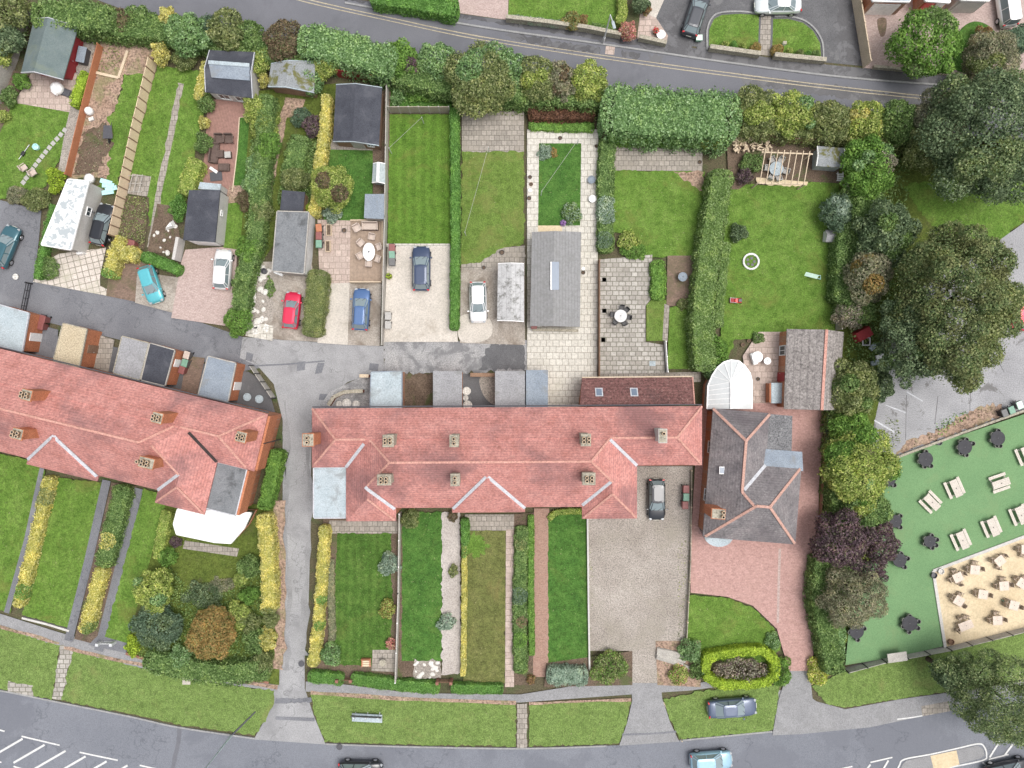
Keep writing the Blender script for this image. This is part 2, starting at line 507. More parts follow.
M['white'] = plain('white_paint', (.80, .80, .79), 0.5)
M['whitewear'] = surf('worn_white_paint', [(.52, .52, .51), (.66, .66, .65)], 2, 14, 0.25, 0.6)
M['yellow'] = surf('yellow_line_paint', [(.36, .31, .22), (.44, .39, .29)], 2, 14, 0.4, 0.8)
M['brick'] = brickmat('orange_brick', (.42, .155, .075), (.50, .20, .10), (.36, .25, .19), 0.22, 0.075, 0, 0.012, patch=(.30, .13, .08))
M['brickv'] = surf('brick_wall_render', [(.40, .155, .08), (.50, .205, .11)], 1.5, 9, 0.35)
M['darkbrick'] = surf('dark_brick', [(.22, .11, .08), (.30, .15, .11)], 2, 9, 0.4)
M['stone'] = surf('stone_wall', [(.29, .265, .21), (.39, .36, .29)], 2, 7, 0.45)
M['render'] = surf('pale_render', [(.46, .445, .42), (.55, .535, .505)], 0.7, 8, 0.15)
M['redtile'] = roofmat('red_roof_tiles', [(.41, .175, .15), (.47, .215, .19), (.53, .26, .23)], (.17, .10, .105), grain=.36, pale=(.56, .33, .29), lth=(.50, .64), lamt=.6)
M['ridge'] = surf('ridge_tiles', [(.46, .235, .19), (.54, .30, .25)], 2, 8, 0.3)
M['lead'] = surf('lead_flashing', [(.42, .43, .46), (.54, .55, .58)], 2, 8, 0.2, 0.6)
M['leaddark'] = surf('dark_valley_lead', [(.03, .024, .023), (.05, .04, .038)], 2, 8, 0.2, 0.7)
M['slatebrown'] = roofmat('brown_red_tiles', [(.13, .062, .058), (.18, .088, .08)], (.09, .055, .055), grain=.6, pale=(.42, .28, .25))
M['slate'] = roofmat('slate_tiles', [(.145, .135, .14), (.195, .18, .183), (.245, .22, .222)], (.115, .10, .108), grain=.36, lth=(.5, .7), pale=(.36, .33, .33))
M['slateridge'] = surf('terracotta_ridge', [(.42, .25, .20), (.50, .31, .26)], 3, 9, 0.3)
M['greytile'] = roofmat('grey_pantiles', [(.22, .20, .19), (.30, .275, .26)], (.15, .13, .12), course=.28, grain=.6, pale=(.5, .46, .43))
M['felt'] = surf('dark_felt', [(.046, .049, .062), (.068, .072, .087)], 1, 12, 0.3, 0.85, patch=(.11, .114, .13), pscale=.5, pamt=.5)
M['feltgreen'] = surf('green_grey_felt', [(.11, .145, .145), (.155, .19, .188)], 1, 14, 0.2, patch=(.17, .20, .15), pscale=.6, pamt=.5)
M['feltblue'] = surf('blue_grey_felt', [(.20, .235, .28), (.27, .31, .355)], 0.8, 9, 0.25, patch=(.22, .235, .25), pscale=.5)
M['feltpale'] = surf('pale_blue_roof', [(.33, .39, .42), (.43, .49, .52)], 0.8, 9, 0.25, patch=(.28, .31, .32), pscale=.6)
M['feltgrey'] = surf('grey_flat_roof', [(.25, .25, .26), (.325, .325, .335)], 0.7, 8, 0.25, patch=(.20, .20, .195), pscale=.5, pth=(.54, .64), pamt=.7)
M['feltworn'] = surf('worn_grey_felt', [(.155, .165, .175), (.21, .22, .23)], 0.9, 9, 0.25, patch=(.10, .105, .11), pscale=.5, pth=(.54, .64))
M['feltmoss'] = surf('mossy_roof', [(.20, .215, .225), (.28, .295, .30)], 0.8, 9, 0.3, patch=(.13, .13, .05), pscale=.5, pth=(.48, .54))
M['chipping'] = surf('chipping_roof', [(.42, .35, .24), (.50, .43, .31)], 0.6, 9, 0.4)
M['darkchip'] = surf('dark_chipping_roof', [(.13, .13, .135), (.19, .19, .195)], 1, 7, 0.6, patch=(.33, .33, .33), pscale=3, pth=(.6, .64), pamt=.6)
M['asbestos'] = stripes('corrugated_sheet', (.235, .235, .235), (.18, .18, .18), 0.3, 0, grime=(.19, .19, .185))
M['asbestosmoss'] = stripes('mossy_corrugated_sheet', (.43, .43, .43), (.35, .35, .35), 0.45, 0, grime=(.10, .10, .085))
M['peel'] = surf('peeling_white_roof', [(.74, .74, .73), (.80, .80, .79)], 1, 9, 0.1, patch=(.33, .37, .39), pscale=1.5, pth=(.48, .53), pamt=.9)
M['glassroof'] = surf('hazy_glazing', [(.30, .35, .36), (.42, .47, .47)], 1, 6, 0.2, 0.25, 0.05, spec=.6)
M['whitepoly'] = surf('white_polycarbonate', [(.54, .56, .56), (.62, .64, .64)], 0.6, 4, 0.05, 0.35, 0.02)
M['glass'] = plain('window_glass', (.05, .065, .07), 0.06, 0, 0.8, var=.05)
M['skyglass'] = plain('skylight_glass', (.16, .20, .26), 0.25, 0, 0.4, var=.05)
M['timber'] = stripes('weathered_boards', (.36, .31, .25), (.18, .15, .12), 0.16, 0, axis='Z')
M['rawtimber'] = surf('pale_timber', [(.52, .42, .30), (.62, .51, .38)], 1, 12, 0.25)
M['beigefence'] = surf('beige_fence_boards', [(.68, .53, .37), (.76, .61, .44)], 1, 12, 0.2)
M['brownwood'] = surf('brown_timber', [(.20, .12, .08), (.28, .18, .12)], 2, 12, 0.3)
M['redfence'] = surf('terracotta_fence_paint', [(.40, .16, .08), (.47, .20, .11)], 1, 12, 0.2)
M['greywood'] = surf('grey_timber', [(.34, .32, .29), (.44, .42, .38)], 1.5, 12, 0.3)
M['black'] = plain('black_plastic', (.022, .022, .025), 0.5)
M['darkgrey'] = plain('dark_grey_plastic', (.07, .07, .08), 0.5)
M['rubber'] = plain('rubber', (.02, .02, .02), 0.85)
M['rim'] = plain('alloy_rim', (.5, .5, .52), 0.3, 0.8)
M['steel'] = plain('galvanised_steel', (.58, .59, .60), 0.5, 0.2)
M['pot'] = surf('clay_pot', [(.45, .33, .22), (.55, .42, .30)], 2, 9, 0.2)
M['terracotta'] = plain('terracotta', (.42, .17, .09), 0.8)
M['rattan'] = surf('brown_rattan', [(.33, .26, .20), (.43, .35, .28)], 3, 20, 0.35)
M['rattandark'] = surf('dark_brown_rattan', [(.10, .07, .06), (.145, .105, .09)], 3, 20, 0.35)
M['tub'] = surf('grey_olive_weave', [(.15, .155, .13), (.21, .215, .185)], 3, 16, 0.3)
M['beigecloth'] = surf('beige_cushion', [(.46, .38, .33), (.54, .46, .40)], 2, 12, 0.15)
M['greyseat'] = surf('grey_seat', [(.36, .35, .33), (.44, .43, .41)], 2, 12, 0.15)
M['tabletop'] = surf('pale_table_top', [(.60, .50, .42), (.68, .58, .50)], 2, 10, 0.15)
M['picnic'] = surf('pale_picnic_timber', [(.54, .49, .43), (.64, .585, .52)], 2, 12, 0.2)
M['blacktop'] = surf('black_table_top', [(.028, .028, .034), (.045, .045, .052)], 2, 12, 0.3, 0.6)
M['binred'] = plain('maroon_bin', (.22, .075, .07), 0.5)
M['bingreen'] = plain('green_bin_lid', (.16, .30, .22), 0.5)
M['bingrey'] = plain('grey_bin', (.12, .12, .12), 0.5)
M['tail'] = plain('red_lamp_lens', (.5, .015, .02), 0.2)
M['head'] = plain('clear_lamp_lens', (.34, .36, .38), 0.15)
M['plate'] = plain('number_plate', (.7, .7, .62), 0.4)
M['redplastic'] = plain('red_plastic', (.62, .06, .05), 0.4)
M['redcloth'] = plain('dark_red_cover', (.30, .03, .035), 0.7)
M['mint'] = plain('mint_plastic', (.60, .78, .66), 0.4)
M['aqua'] = plain('aqua_plastic', (.45, .72, .70), 0.4)
M['stonewhite'] = surf('white_stones', [(.55, .53, .49), (.72, .70, .66)], 2, 5, 0.4)


# ---------------------------------------------------------------- foliage
def leaf_mesh(name, C, Nn, size, jit=0.55, aspect=0.75):
    """many small four-cornered leaf sprays at points C facing roughly along Nn"""
    n = len(C)
    Nn = Nn + RNG.normal(0, jit, (n, 3))
    Nn /= np.linalg.norm(Nn, axis=1, keepdims=True) + 1e-9
    r = RNG.normal(0, 1, (n, 3))
    T = np.cross(Nn, r); T /= np.linalg.norm(T, axis=1, keepdims=True) + 1e-9
    B = np.cross(Nn, T)
    s = (size * RNG.uniform(0.55, 1.35, n) / 2)[:, None]
    a = aspect
    V = np.empty((n, 4, 3))
    V[:, 0] = C + T * s
    V[:, 1] = C + B * s * a - Nn * s * 0.25
    V[:, 2] = C - T * s
    V[:, 3] = C - B * s * a - Nn * s * 0.25
    me = bpy.data.meshes.new(name)
    me.vertices.add(n * 4)
    me.vertices.foreach_set('co', V.reshape(-1).astype(np.float32))
    me.loops.add(n * 4)
    me.loops.foreach_set('vertex_index', np.arange(n * 4, dtype=np.int32))
    me.polygons.add(n)
    me.polygons.foreach_set('loop_start', np.arange(0, n * 4, 4, dtype=np.int32))
    me.update(calc_edges=True)
    return me


LEAFK = 0.78                  # leaf size against the sizes written below


def blob_points(blobs, dens, zmin=0.05):
    """points on the outside of a union of ellipsoids (cx, cy, cz, rx, ry, rz)"""
    A = np.array(blobs, float)
    Cs, Ns = [], []
    for i, (cx, cy, cz, rx, ry, rz) in enumerate(A):
        area = 4 * math.pi * (((rx * ry) ** 1.6 + (rx * rz) ** 1.6 + (ry * rz) ** 1.6) / 3) ** (1 / 1.6)
        n = max(6, int(area * dens))
        d = RNG.normal(0, 1, (n, 3)); d /= np.linalg.norm(d, axis=1, keepdims=True)
        d = d[d[:, 2] > -0.55]
        k = 1 - 0.32 * RNG.random(len(d)) ** 2.2 + 0.09 * RNG.normal(0, 1, len(d))
        p = np.array([cx, cy, cz]) + d * np.array([rx, ry, rz]) * k[:, None]
        keep = p[:, 2] > zmin
        for j in range(len(A)):
            if j == i: continue
            q = (p - A[j, :3]) / A[j, 3:]
            keep &= (q * q).sum(1) > 0.62
        Cs.append(p[keep]); Ns.append(d[keep] / np.array([rx, ry, rz]) * min(rx, ry, rz))
    return np.concatenate(Cs), np.concatenate(Ns)


def crown_blobs(rx, ry, z0, z1, n, k=0.42, seed=0, main=0.74):
    """a lumpy crown: one body and n clumps round it (local coordinates)"""
    rg = random.Random(seed)
    cz, rz = (z0 + z1) / 2, (z1 - z0) / 2
    out = [(0, 0, cz, rx * main, ry * main, rz * main)]
    ga = math.pi * (3 - 5 ** 0.5)
    for i in range(n):
        zz = 1 - 1.45 * (i + 0.5) / n
        rr = math.sqrt(max(0, 1 - zz * zz))
        a = ga * i + rg.uniform(-.4, .4)
        kk = k * rg.uniform(0.6, 1.2)
        q = 1 - kk * 0.8 + rg.uniform(-.20, .16)
        m = min(rx, ry)
        out.append((math.cos(a) * rr * rx * q, math.sin(a) * rr * ry * q, cz + zz * rz * q, m * kk, m * kk, min(m, rz * 1.3) * kk * .9))
    return out


def hedge_points(pts, wd, h, dens, ends=True, ex=0.42, z0=0.0):
    """points over a rounded box following world points, wd wide and h tall"""
    Cs, Ns = [], []
    pts = [Vector((p.x, p.y, 0)) for p in pts]
    L = [0]
    for a, b in zip(pts, pts[1:]): L.append(L[-1] + (b - a).length)
    tot = L[-1]
    per = wd + 2 * h
    n = int(tot * per * dens)
    s = RNG.random(n) * tot
    th = RNG.random(n)
    # walk round the cross-section at even speed: side, top, side
    q = th * per
    x = np.where(q < h, -1.0, np.where(q > h + wd, 1.0, ((q - h) / wd) * 2 - 1))
    z = np.where(q < h, q / h, np.where(q > h + wd, (per - q) / h, 1.0))
    nx = np.where(q < h, -1.0, np.where(q > h + wd, 1.0, 0.0)); nz = np.where((q >= h) & (q <= h + wd), 1.0, 0.15)
    # round the shoulders
    sh = np.clip((np.abs(x) - 0.72) / 0.28, 0, 1) * np.clip((z - 0.7) / 0.3, 0, 1)
    x = x * (1 - 0.12 * sh); z = z * (1 - 0.09 * sh)
    # lumps along the run
    ph = RNG.random() * 6
    lump = 0.07 * np.sin(s * 1.3 + ph) * np.sin(s * .47 + 2 * ph) + 0.05 * np.sin(s * 2.9 + x * 2.2 + ph) + 0.05 * np.sin(s * 6.1 + x * 4) + RNG.normal(0, 0.08, n)
    edge = np.minimum(s, tot - s)
    taper = np.clip(edge / (0.2 * wd) , 0, 1) ** 0.5 if ends else np.ones(n)
    x = x * (1 + lump) * (0.88 + 0.12 * taper)
    z = z * (1 + lump * 0.8 * min(1, 1.2 / max(h, .4)))
    P0 = np.array([[p.x, p.y] for p in pts]); Ls = np.array(L)
    i = np.clip(np.searchsorted(Ls, s, side='right') - 1, 0, len(pts) - 2)
    f = ((s - Ls[i]) / (Ls[i + 1] - Ls[i]))[:, None]
    xy = P0[i] * (1 - f) + P0[i + 1] * f
    D = P0[i + 1] - P0[i]; D /= np.linalg.norm(D, axis=1, keepdims=True)
    Nr = np.stack([-D[:, 1], D[:, 0]], 1)
    xy = xy + Nr * (x * wd / 2)[:, None]
    C = np.column_stack([xy, z0 + np.maximum(z, 0.02) * h])
    N_ = np.column_stack([Nr * nx[:, None], nz])
    Cs.append(C); Ns.append(N_)
    if ends:
        for e, sg in ((0, -1), (len(pts) - 1, 1)):
            d = (pts[1] - pts[0]) if e == 0 else (pts[-1] - pts[-2])
            d = np.array([d.x, d.y]) / d.length
            m = int(wd * h * dens * 1.2)
            t = RNG.uniform(-1, 1, m) * 0.95; zz = RNG.random(m)
            c = P0[e] + np.outer(t * wd / 2, [-d[1], d[0]]) * 0.9 + d * sg * (0.12 * wd * (1 - np.abs(t) ** 3))[:, None]
            Cs.append(np.column_stack([c, z0 + zz * h * .97])); Ns.append(np.tile([d[0] * sg, d[1] * sg, .15], (m, 1)))
            m = int(wd * wd * .2 * dens * 1.4)
            t = RNG.uniform(-1, 1, m) * 0.92
            c = P0[e] + np.outer(t * wd / 2, [-d[1], d[0]]) * 0.9 + d * sg * (0.14 * wd * (1 - np.abs(t) ** 3) * RNG.uniform(-.3, 1, m))[:, None]
            Cs.append(np.column_stack([c, z0 + h * RNG.normal(.94, .04, m)])); Ns.append(np.tile([0, 0, 1.], (m, 1)))
    return np.concatenate(Cs), np.concatenate(Ns)


def core_tube(mb, pts, wd, h):
    """dense inner body of a hedge, wholly inside the leaf shell"""
    rs = []
    n = len(pts)
    for i, p in enumerate(pts):
        a, b = pts[max(0, i - 1)], pts[min(n - 1, i + 1)]
        d = Vector((b.x - a.x, b.y - a.y, 0)).normalized()
        nr = Vector((-d.y, d.x, 0)) * wd * 0.40
        q = Vector((p.x, p.y, 0))
        if i == 0: q = q + d * wd * .15
        if i == n - 1: q = q - d * wd * .15
        rs.append([q + nr, q + nr * .95 + Vector((0, 0, h * .86)), q - nr * .95 + Vector((0, 0, h * .86)), q - nr])
    mb.grid(rs)


CORE = {}


def core_mat(k):
    if k not in CORE:
        c = LEAFCOL[k]
        CORE[k] = surf('inner_growth_' + k, [c[0], c[1]], 3, 9, 0.6)
    return CORE[k]


M['twigcore'] = surf('inner_twigs', [(.035, .045, .018), (.06, .07, .03)], 3, 12, 0.5)


def hedge(name, label, px, wd, h, mat, leaf=0.2, group=None, cat='hedge', cover=2.7, patch=None):
    """clipped or loose hedge along photo pixels given at its top; wd in pixels"""
    leaf *= LEAFK
    pts = seq(px, h)
    k = 0.1 * (H - h) / H
    C, Nn = hedge_points(pts, wd * k, h, cover / (leaf * leaf * .75))
    base = Vector((pts[0].x, pts[0].y, 0))
    root = thing(name, label, cat, base, group)
    me = leaf_mesh('foliage', C - np.array(base), Nn, leaf)
    fo = link_mesh('foliage', me, LEAF[mat], root)
    mb = MB(); core_tube(mb, pts, wd * k, h)
    mb.build('twigs', core_mat(mat), root)
    if patch:
        for (pc, r, pm) in patch:      # discoloured patches of the same hedge
            c = P(*pc, h)
            sel = (C[:, 0] - c.x) ** 2 + (C[:, 1] - c.y) ** 2 < (r * k) ** 2
            if sel.sum() > 4:
                me2 = leaf_mesh('foliage', C[sel] - np.array(base) + np.array([0, 0, .05]), Nn[sel] + np.array([0, 0, .6]), leaf)
                link_mesh('foliage', me2, LEAF[pm], root)
    return root


def shrub(name, label, x, y, rx, ry, h, mat, leaf=0.2, group=None, cat='shrub', cover=2.8, n=9, seed=None, k=0.45, mix=None):
    """leafy shrub; centre and radii in photo pixels at its middle height"""
    leaf *= LEAFK
    zc = h * 0.5
    c = P(x, y, zc); kk = 0.1 * (H - zc) / H
    base = Vector((c.x, c.y, 0))
    sd = seed if seed is not None else int(x * 7 + y * 13)
    bl = crown_blobs(rx * kk * 1.05, ry * kk * 1.05, 0.02 if h < 2.5 else h * .12, h, n, k, sd)
    C, Nn = blob_points(bl, cover / (leaf * leaf * .75))
    root = thing(name, label, cat, base, group)
    if mix:
        sel = RNG.random(len(C)) < mix[1]
        link_mesh('foliage', leaf_mesh('foliage', C[~sel], Nn[~sel], leaf), LEAF[mat], root)
        link_mesh('blossom' if mix[2] else 'foliage', leaf_mesh('foliage', C[sel], Nn[sel] + np.array([0, 0, .4]), leaf), LEAF[mix[0]], root)
    else:
        link_mesh('foliage', leaf_mesh('foliage', C, Nn, leaf), LEAF[mat], root)
    mb = MB()
    rg = random.Random(sd)
    for i in range(5):
        a = i * 1.256 + rg.random()
        mb.tube((0, 0, 0), (math.cos(a) * rx * kk * .55, math.sin(a) * ry * kk * .55, h * .7), 0.035, 0.01, 5)
    mb2 = mb
    mb2.v = [(a + base.x, b + base.y, c_) for a, b, c_ in mb2.v]
    mb2.build('stem', M['bark'], root)
    return root


def tree(name, label, x, y, rx, ry, h, mat, leaf=0.26, group=None, cover=2.9, n=26, seed=None, k=0.36, z0=None, bare=0.0, mix=None, main=.80, blobs=None):
    leaf *= LEAFK
    zc = h * 0.6
    c = P(x, y, zc); kk = 0.1 * (H - zc) / H
    base = Vector((c.x, c.y, 0))
    sd = seed if seed is not None else int(x * 7 + y * 13)
    z0 = h * .22 if z0 is None else z0
    bl = crown_blobs(rx * kk * 1.05, ry * kk * 1.05, z0, h, n, k, sd, main)
    if blobs:       # crown laid out limb by limb: pixel offsets, radius in pixels, height fraction
        bl = [(dx * kk, -dy * kk, h * f, r * kk, r * kk * .9, r * kk * .8) for dx, dy, r, f in blobs]
    C, Nn = blob_points(bl, cover / (leaf * leaf * .75))
    if bare:
        keep = RNG.random(len(C)) > bare
        C, Nn = C[keep], Nn[keep]
    root = thing(name, label, 'tree', base, group)
    if mix:
        # a second leaf colour on the clumps chosen by number
        bl2 = np.array([b for i, b in enumerate(bl) if i in mix[1]])
        sel = np.zeros(len(C), bool)
        for b in bl2: sel |= (((C - b[:3]) / b[3:]) ** 2).sum(1) < 1.25
        cr = link_mesh('crown', leaf_mesh('crown', C[~sel], Nn[~sel], leaf), LEAF[mat], root)
        if sel.sum() > 3: link_mesh('crown', leaf_mesh('crown', C[sel], Nn[sel], leaf), LEAF[mix[0]], root)
    else:
        link_mesh('crown', leaf_mesh('crown', C, Nn, leaf), LEAF[mat], root)
    mb = MB()
    r = 0.035 * h + 0.05
    mb.tube((0, 0, 0), (0, 0, h * .35), r, r * .7)
    mb.tube((0, 0, h * .35), (0, 0, h * .75), r * .7, r * .2)
    rg = random.Random(sd)
    for b in bl[1:1 + (n if bare else 10)]:
        z = h * rg.uniform(.25, .5)
        mb.tube((0, 0, z), (b[0] * .9, b[1] * .9, b[2]), r * .4, r * .1, 5)
        if bare:
            for q in range(5):
                e = Vector((b[0], b[1], b[2])) + Vector((rg.uniform(-1, 1) * b[3], rg.uniform(-1, 1) * b[4], rg.uniform(-.2, 1.1) * b[5]))
                mb.tube((b[0] * .6, b[1] * .6, (b[2] + z) / 2), e, r * .18, r * .05, 4)
    mb.v = [(a + base.x, b + base.y, c_) for a, b, c_ in mb.v]
    mb.build('trunk', M['bark'], root)
    return root


def ground_cover(name, px, mat, h=0.25, leaf=0.16, per=22, label=None):
    """low planting nobody could count, over a polygon of photo pixels"""
    w_ = [(p.x, p.y) for p in seq(px)]
    xs = [p[0] for p in w_]; ys = [p[1] for p in w_]
    A = abs(sum(w_[i][0] * w_[(i + 1) % len(w_)][1] - w_[(i + 1) % len(w_)][0] * w_[i][1] for i in range(len(w_)))) / 2
    bb = (max(xs) - min(xs)) * (max(ys) - min(ys))
    n = int(per * bb)
    p = np.column_stack([RNG.uniform(min(xs), max(xs), n), RNG.uniform(min(ys), max(ys), n)])
    ins = np.zeros(n, bool)
    m = len(w_)
    for i in range(m):
        (x0, y0), (x1, y1) = w_[i], w_[(i + 1) % m]
        c = ((y0 > p[:, 1]) != (y1 > p[:, 1])) & (p[:, 0] < (x1 - x0) * (p[:, 1] - y0) / (y1 - y0 + 1e-12) + x0)
        ins ^= c
    p = p[ins]
    cl = 0.5 + 0.5 * np.sin(p[:, 0] * 3.1 + 1.7 * np.sin(p[:, 1] * 2.3)) * np.sin(p[:, 1] * 2.7 + 1.1)
    z = RNG.random(len(p)) * h * (0.35 + cl) + 0.2
    C = np.column_stack([p, z])
    Nn = np.tile([0, 0, 1.0], (len(p), 1))
    me = leaf_mesh(name, C, Nn, leaf, jit=0.6)
    o = link_mesh(name, me, LEAF[mat])
    return tag(o, label or 'low mixed plants covering a border', 'plants', kind='stuff')


# ---------------------------------------------------------------- ground sheets
ZC = [0.004]


def cat_rom(pts, n=6, closed=True):
    out = []
    m = len(pts)
    for i in range(m if closed else m - 1):
        p0, p1, p2, p3 = [Vector((*(pts[j % m] if closed else pts[min(max(j, 0), m - 1)]), 0)) for j in (i - 1, i, i + 1, i + 2)]
        for k in range(n):
            t = k / n
            q = 0.5 * ((2 * p1) + (-p0 + p2) * t + (2 * p0 - 5 * p1 + 4 * p2 - p3) * t * t + (-p0 + 3 * p1 - 3 * p2 + p3) * t ** 3)
            out.append((q.x, q.y))
    if not closed: out.append(pts[-1])
    return out


def rough_edge(pts, amt, step=4.0):
    rg = random.Random(int(sum(p[0] * 3 + p[1] for p in pts)))
    out = []
    m = len(pts)
    for i in range(m):
        a, b = pts[i], pts[(i + 1) % m]
        d = math.hypot(b[0] - a[0], b[1] - a[1])
        k = max(1, int(d / step))
        nx, ny = (-(b[1] - a[1]) / (d + 1e-9), (b[0] - a[0]) / (d + 1e-9))
        for j in range(k):
            t = j / k
            o = rg.gauss(0, amt)
            out.append((a[0] + (b[0] - a[0]) * t + nx * o, a[1] + (b[1] - a[1]) * t + ny * o))
    return out


def sheet(name, mat, pts, curve=False, rough=0.0, step=4.0):
    if curve: pts = cat_rom(pts, 5)
    if rough: pts = rough_edge(pts, rough * 1.25, step * .7)
    ZC[0] += 0.0015
    z = ZC[0]
    mb = MB()
    mb.poly([Vector((*(P(x, y).xy), z)) for x, y in pts])
    o = mb.build(name, M[mat], clean=False)
    me = o.data
    if me.polygons[0].normal.z < 0: me.flip_normals()
    return tag(o, kind='structure')


def ribbon(name, mat, pts, wd, curve=True, rough=0.0, h=0.0, dash=None, wob=0.0):
    """a strip wd pixels wide along photo pixels; with h a raised kerb"""
    if curve: pts = cat_rom(pts, 6, False)
    rg = random.Random(int(pts[0][0] * 5 + pts[0][1]))
    ZC[0] += 0.0015
    z = ZC[0] + h
    mb = MB()
    L, R = [], []
    for i, p in enumerate(pts):
        a, b = pts[max(0, i - 1)], pts[min(len(pts) - 1, i + 1)]
        d = math.hypot(b[0] - a[0], b[1] - a[1]) + 1e-9
        nx, ny = -(b[1] - a[1]) / d * wd / 2, (b[0] - a[0]) / d * wd / 2
        k0, k1 = 1 + rg.gauss(0, rough), 1 + rg.gauss(0, rough)
        L.append((p[0] + nx * k0, p[1] + ny * k0)); R.append((p[0] - nx * k1, p[1] - ny * k1))
    w3 = lambda q, zz: Vector((*(P(*q).xy), zz))
    if h:
        mb.grid([[w3(l, 0), w3(l, z), w3(r, z), w3(r, 0)] for l, r in zip(L, R)])
    else:
        for i in range(len(pts) - 1):
            if dash and (i % dash[0]) >= dash[1]: continue
            mb.poly([w3(L[i], z), w3(L[i + 1], z), w3(R[i + 1], z), w3(R[i], z)])
    return tag(mb.build(name, M[mat]), kind='structure')


# ---------------------------------------------------------------- buildings
def cen(pts):
    return Vector((sum(p.x for p in pts) / len(pts), sum(p.y for p in pts) / len(pts), 0))


def inset(pts, d):
    c = cen(pts)
    out = []
    for p in pts:
        v = Vector((p.x - c.x, p.y - c.y, 0))
        out.append(Vector((p.x, p.y, 0)) - v.normalized() * d)
    return out


def window(parent, a, b, t, zc, wd, ht, outward, name='window', fm='white', gm='glass'):
    """a framed window on the wall a-b at fraction t"""
    a, b = Vector((a.x, a.y, 0)), Vector((b.x, b.y, 0))
    d = (b - a).normalized()
    n = Vector((d.y, -d.x, 0))
    if n.dot(outward) < 0: n = -n
    c = a + (b - a) * t + n * 0.03 + Vector((0, 0, zc))
    rz = math.atan2(d.y, d.x)
    mb = MB()
    fw = 0.08
    for s in (-1, 1):
        mb.box(c + d * s * (wd / 2 - fw / 2), (fw, 0.10, ht), rz)
        mb.box(c + Vector((0, 0, s * (ht / 2 - fw / 2))), (wd - 2 * fw - .004, 0.10, fw), rz)
    mb.box(c, (0.05, 0.08, ht - 2 * fw - .004), rz)
    fr = mb.build(name, M[fm], parent)
    g = MB()
    g.box(c - n * 0.02, (wd - 2 * fw + .002, 0.03, ht - 2 * fw + .002), rz)
    g.build('pane', M[gm], fr)
    return fr


def door(parent, a, b, t, outward, mat='white', wd=0.9, ht=2.0, name='door'):
    a, b = Vector((a.x, a.y, 0)), Vector((b.x, b.y, 0))
    d = (b - a).normalized()
    n = Vector((d.y, -d.x, 0))
    if n.dot(outward) < 0: n = -n
    c = a + (b - a) * t + n * 0.03
    rz = math.atan2(d.y, d.x)
    mb = MB(); mb.box(c + Vector((0, 0, ht / 2 + .02)), (wd, 0.09, ht), rz)
    dr = mb.build(name, M[mat], parent)
    k = MB(); k.tube(c + d * wd * .38 + n * .04 + Vector((0, 0, 1.0)), c + d * wd * .38 + n * .1 + Vector((0, 0, 1.0)), .03)
    k.build('handle', M['steel'], dr)
    return dr


def flat_building(name, label, cat, px, z, roof, wallm, group=None, trim=None, over=0.12, doors=(), wins=(), fall=0.0):
    """flat-roofed building; px are its roof corners in the photograph"""
    pts = seq(px, z)
    c = cen(pts)
    root = thing(name, label, cat, c, group)
    ins = inset(pts, over)
    mb = MB(); mb.prism(ins, 0, z - 0.16); mb.build('wall', M[wallm], root)
    mb = MB(); mb.prism(pts, z - 0.158, z); ro = mb.build('roof', M[roof], root)
    if trim:
        mb = MB()
        q = [Vector((p.x, p.y, z + 0.04)) for p in pts]
        for i in range(len(q)):
            a, b = q[i], q[(i + 1) % len(q)]
            d = (b - a).normalized() * 0.05
            mb.beam(a + d, b - d, 0.09, 0.2)
        mb.build('fascia', M[trim], root)
    for (e, t, mt, wd) in doors:
        a, b = ins[e], ins[(e + 1) % len(ins)]
        door(root, a, b, t, (a + b) / 2 - c, mt, wd, min(2.05, z - .3))
    for (e, t, wd, ht, zc) in wins:
        a, b = ins[e], ins[(e + 1) % len(ins)]
        window(root, a, b, t, zc, wd, ht, (a + b) / 2 - c)
    return root


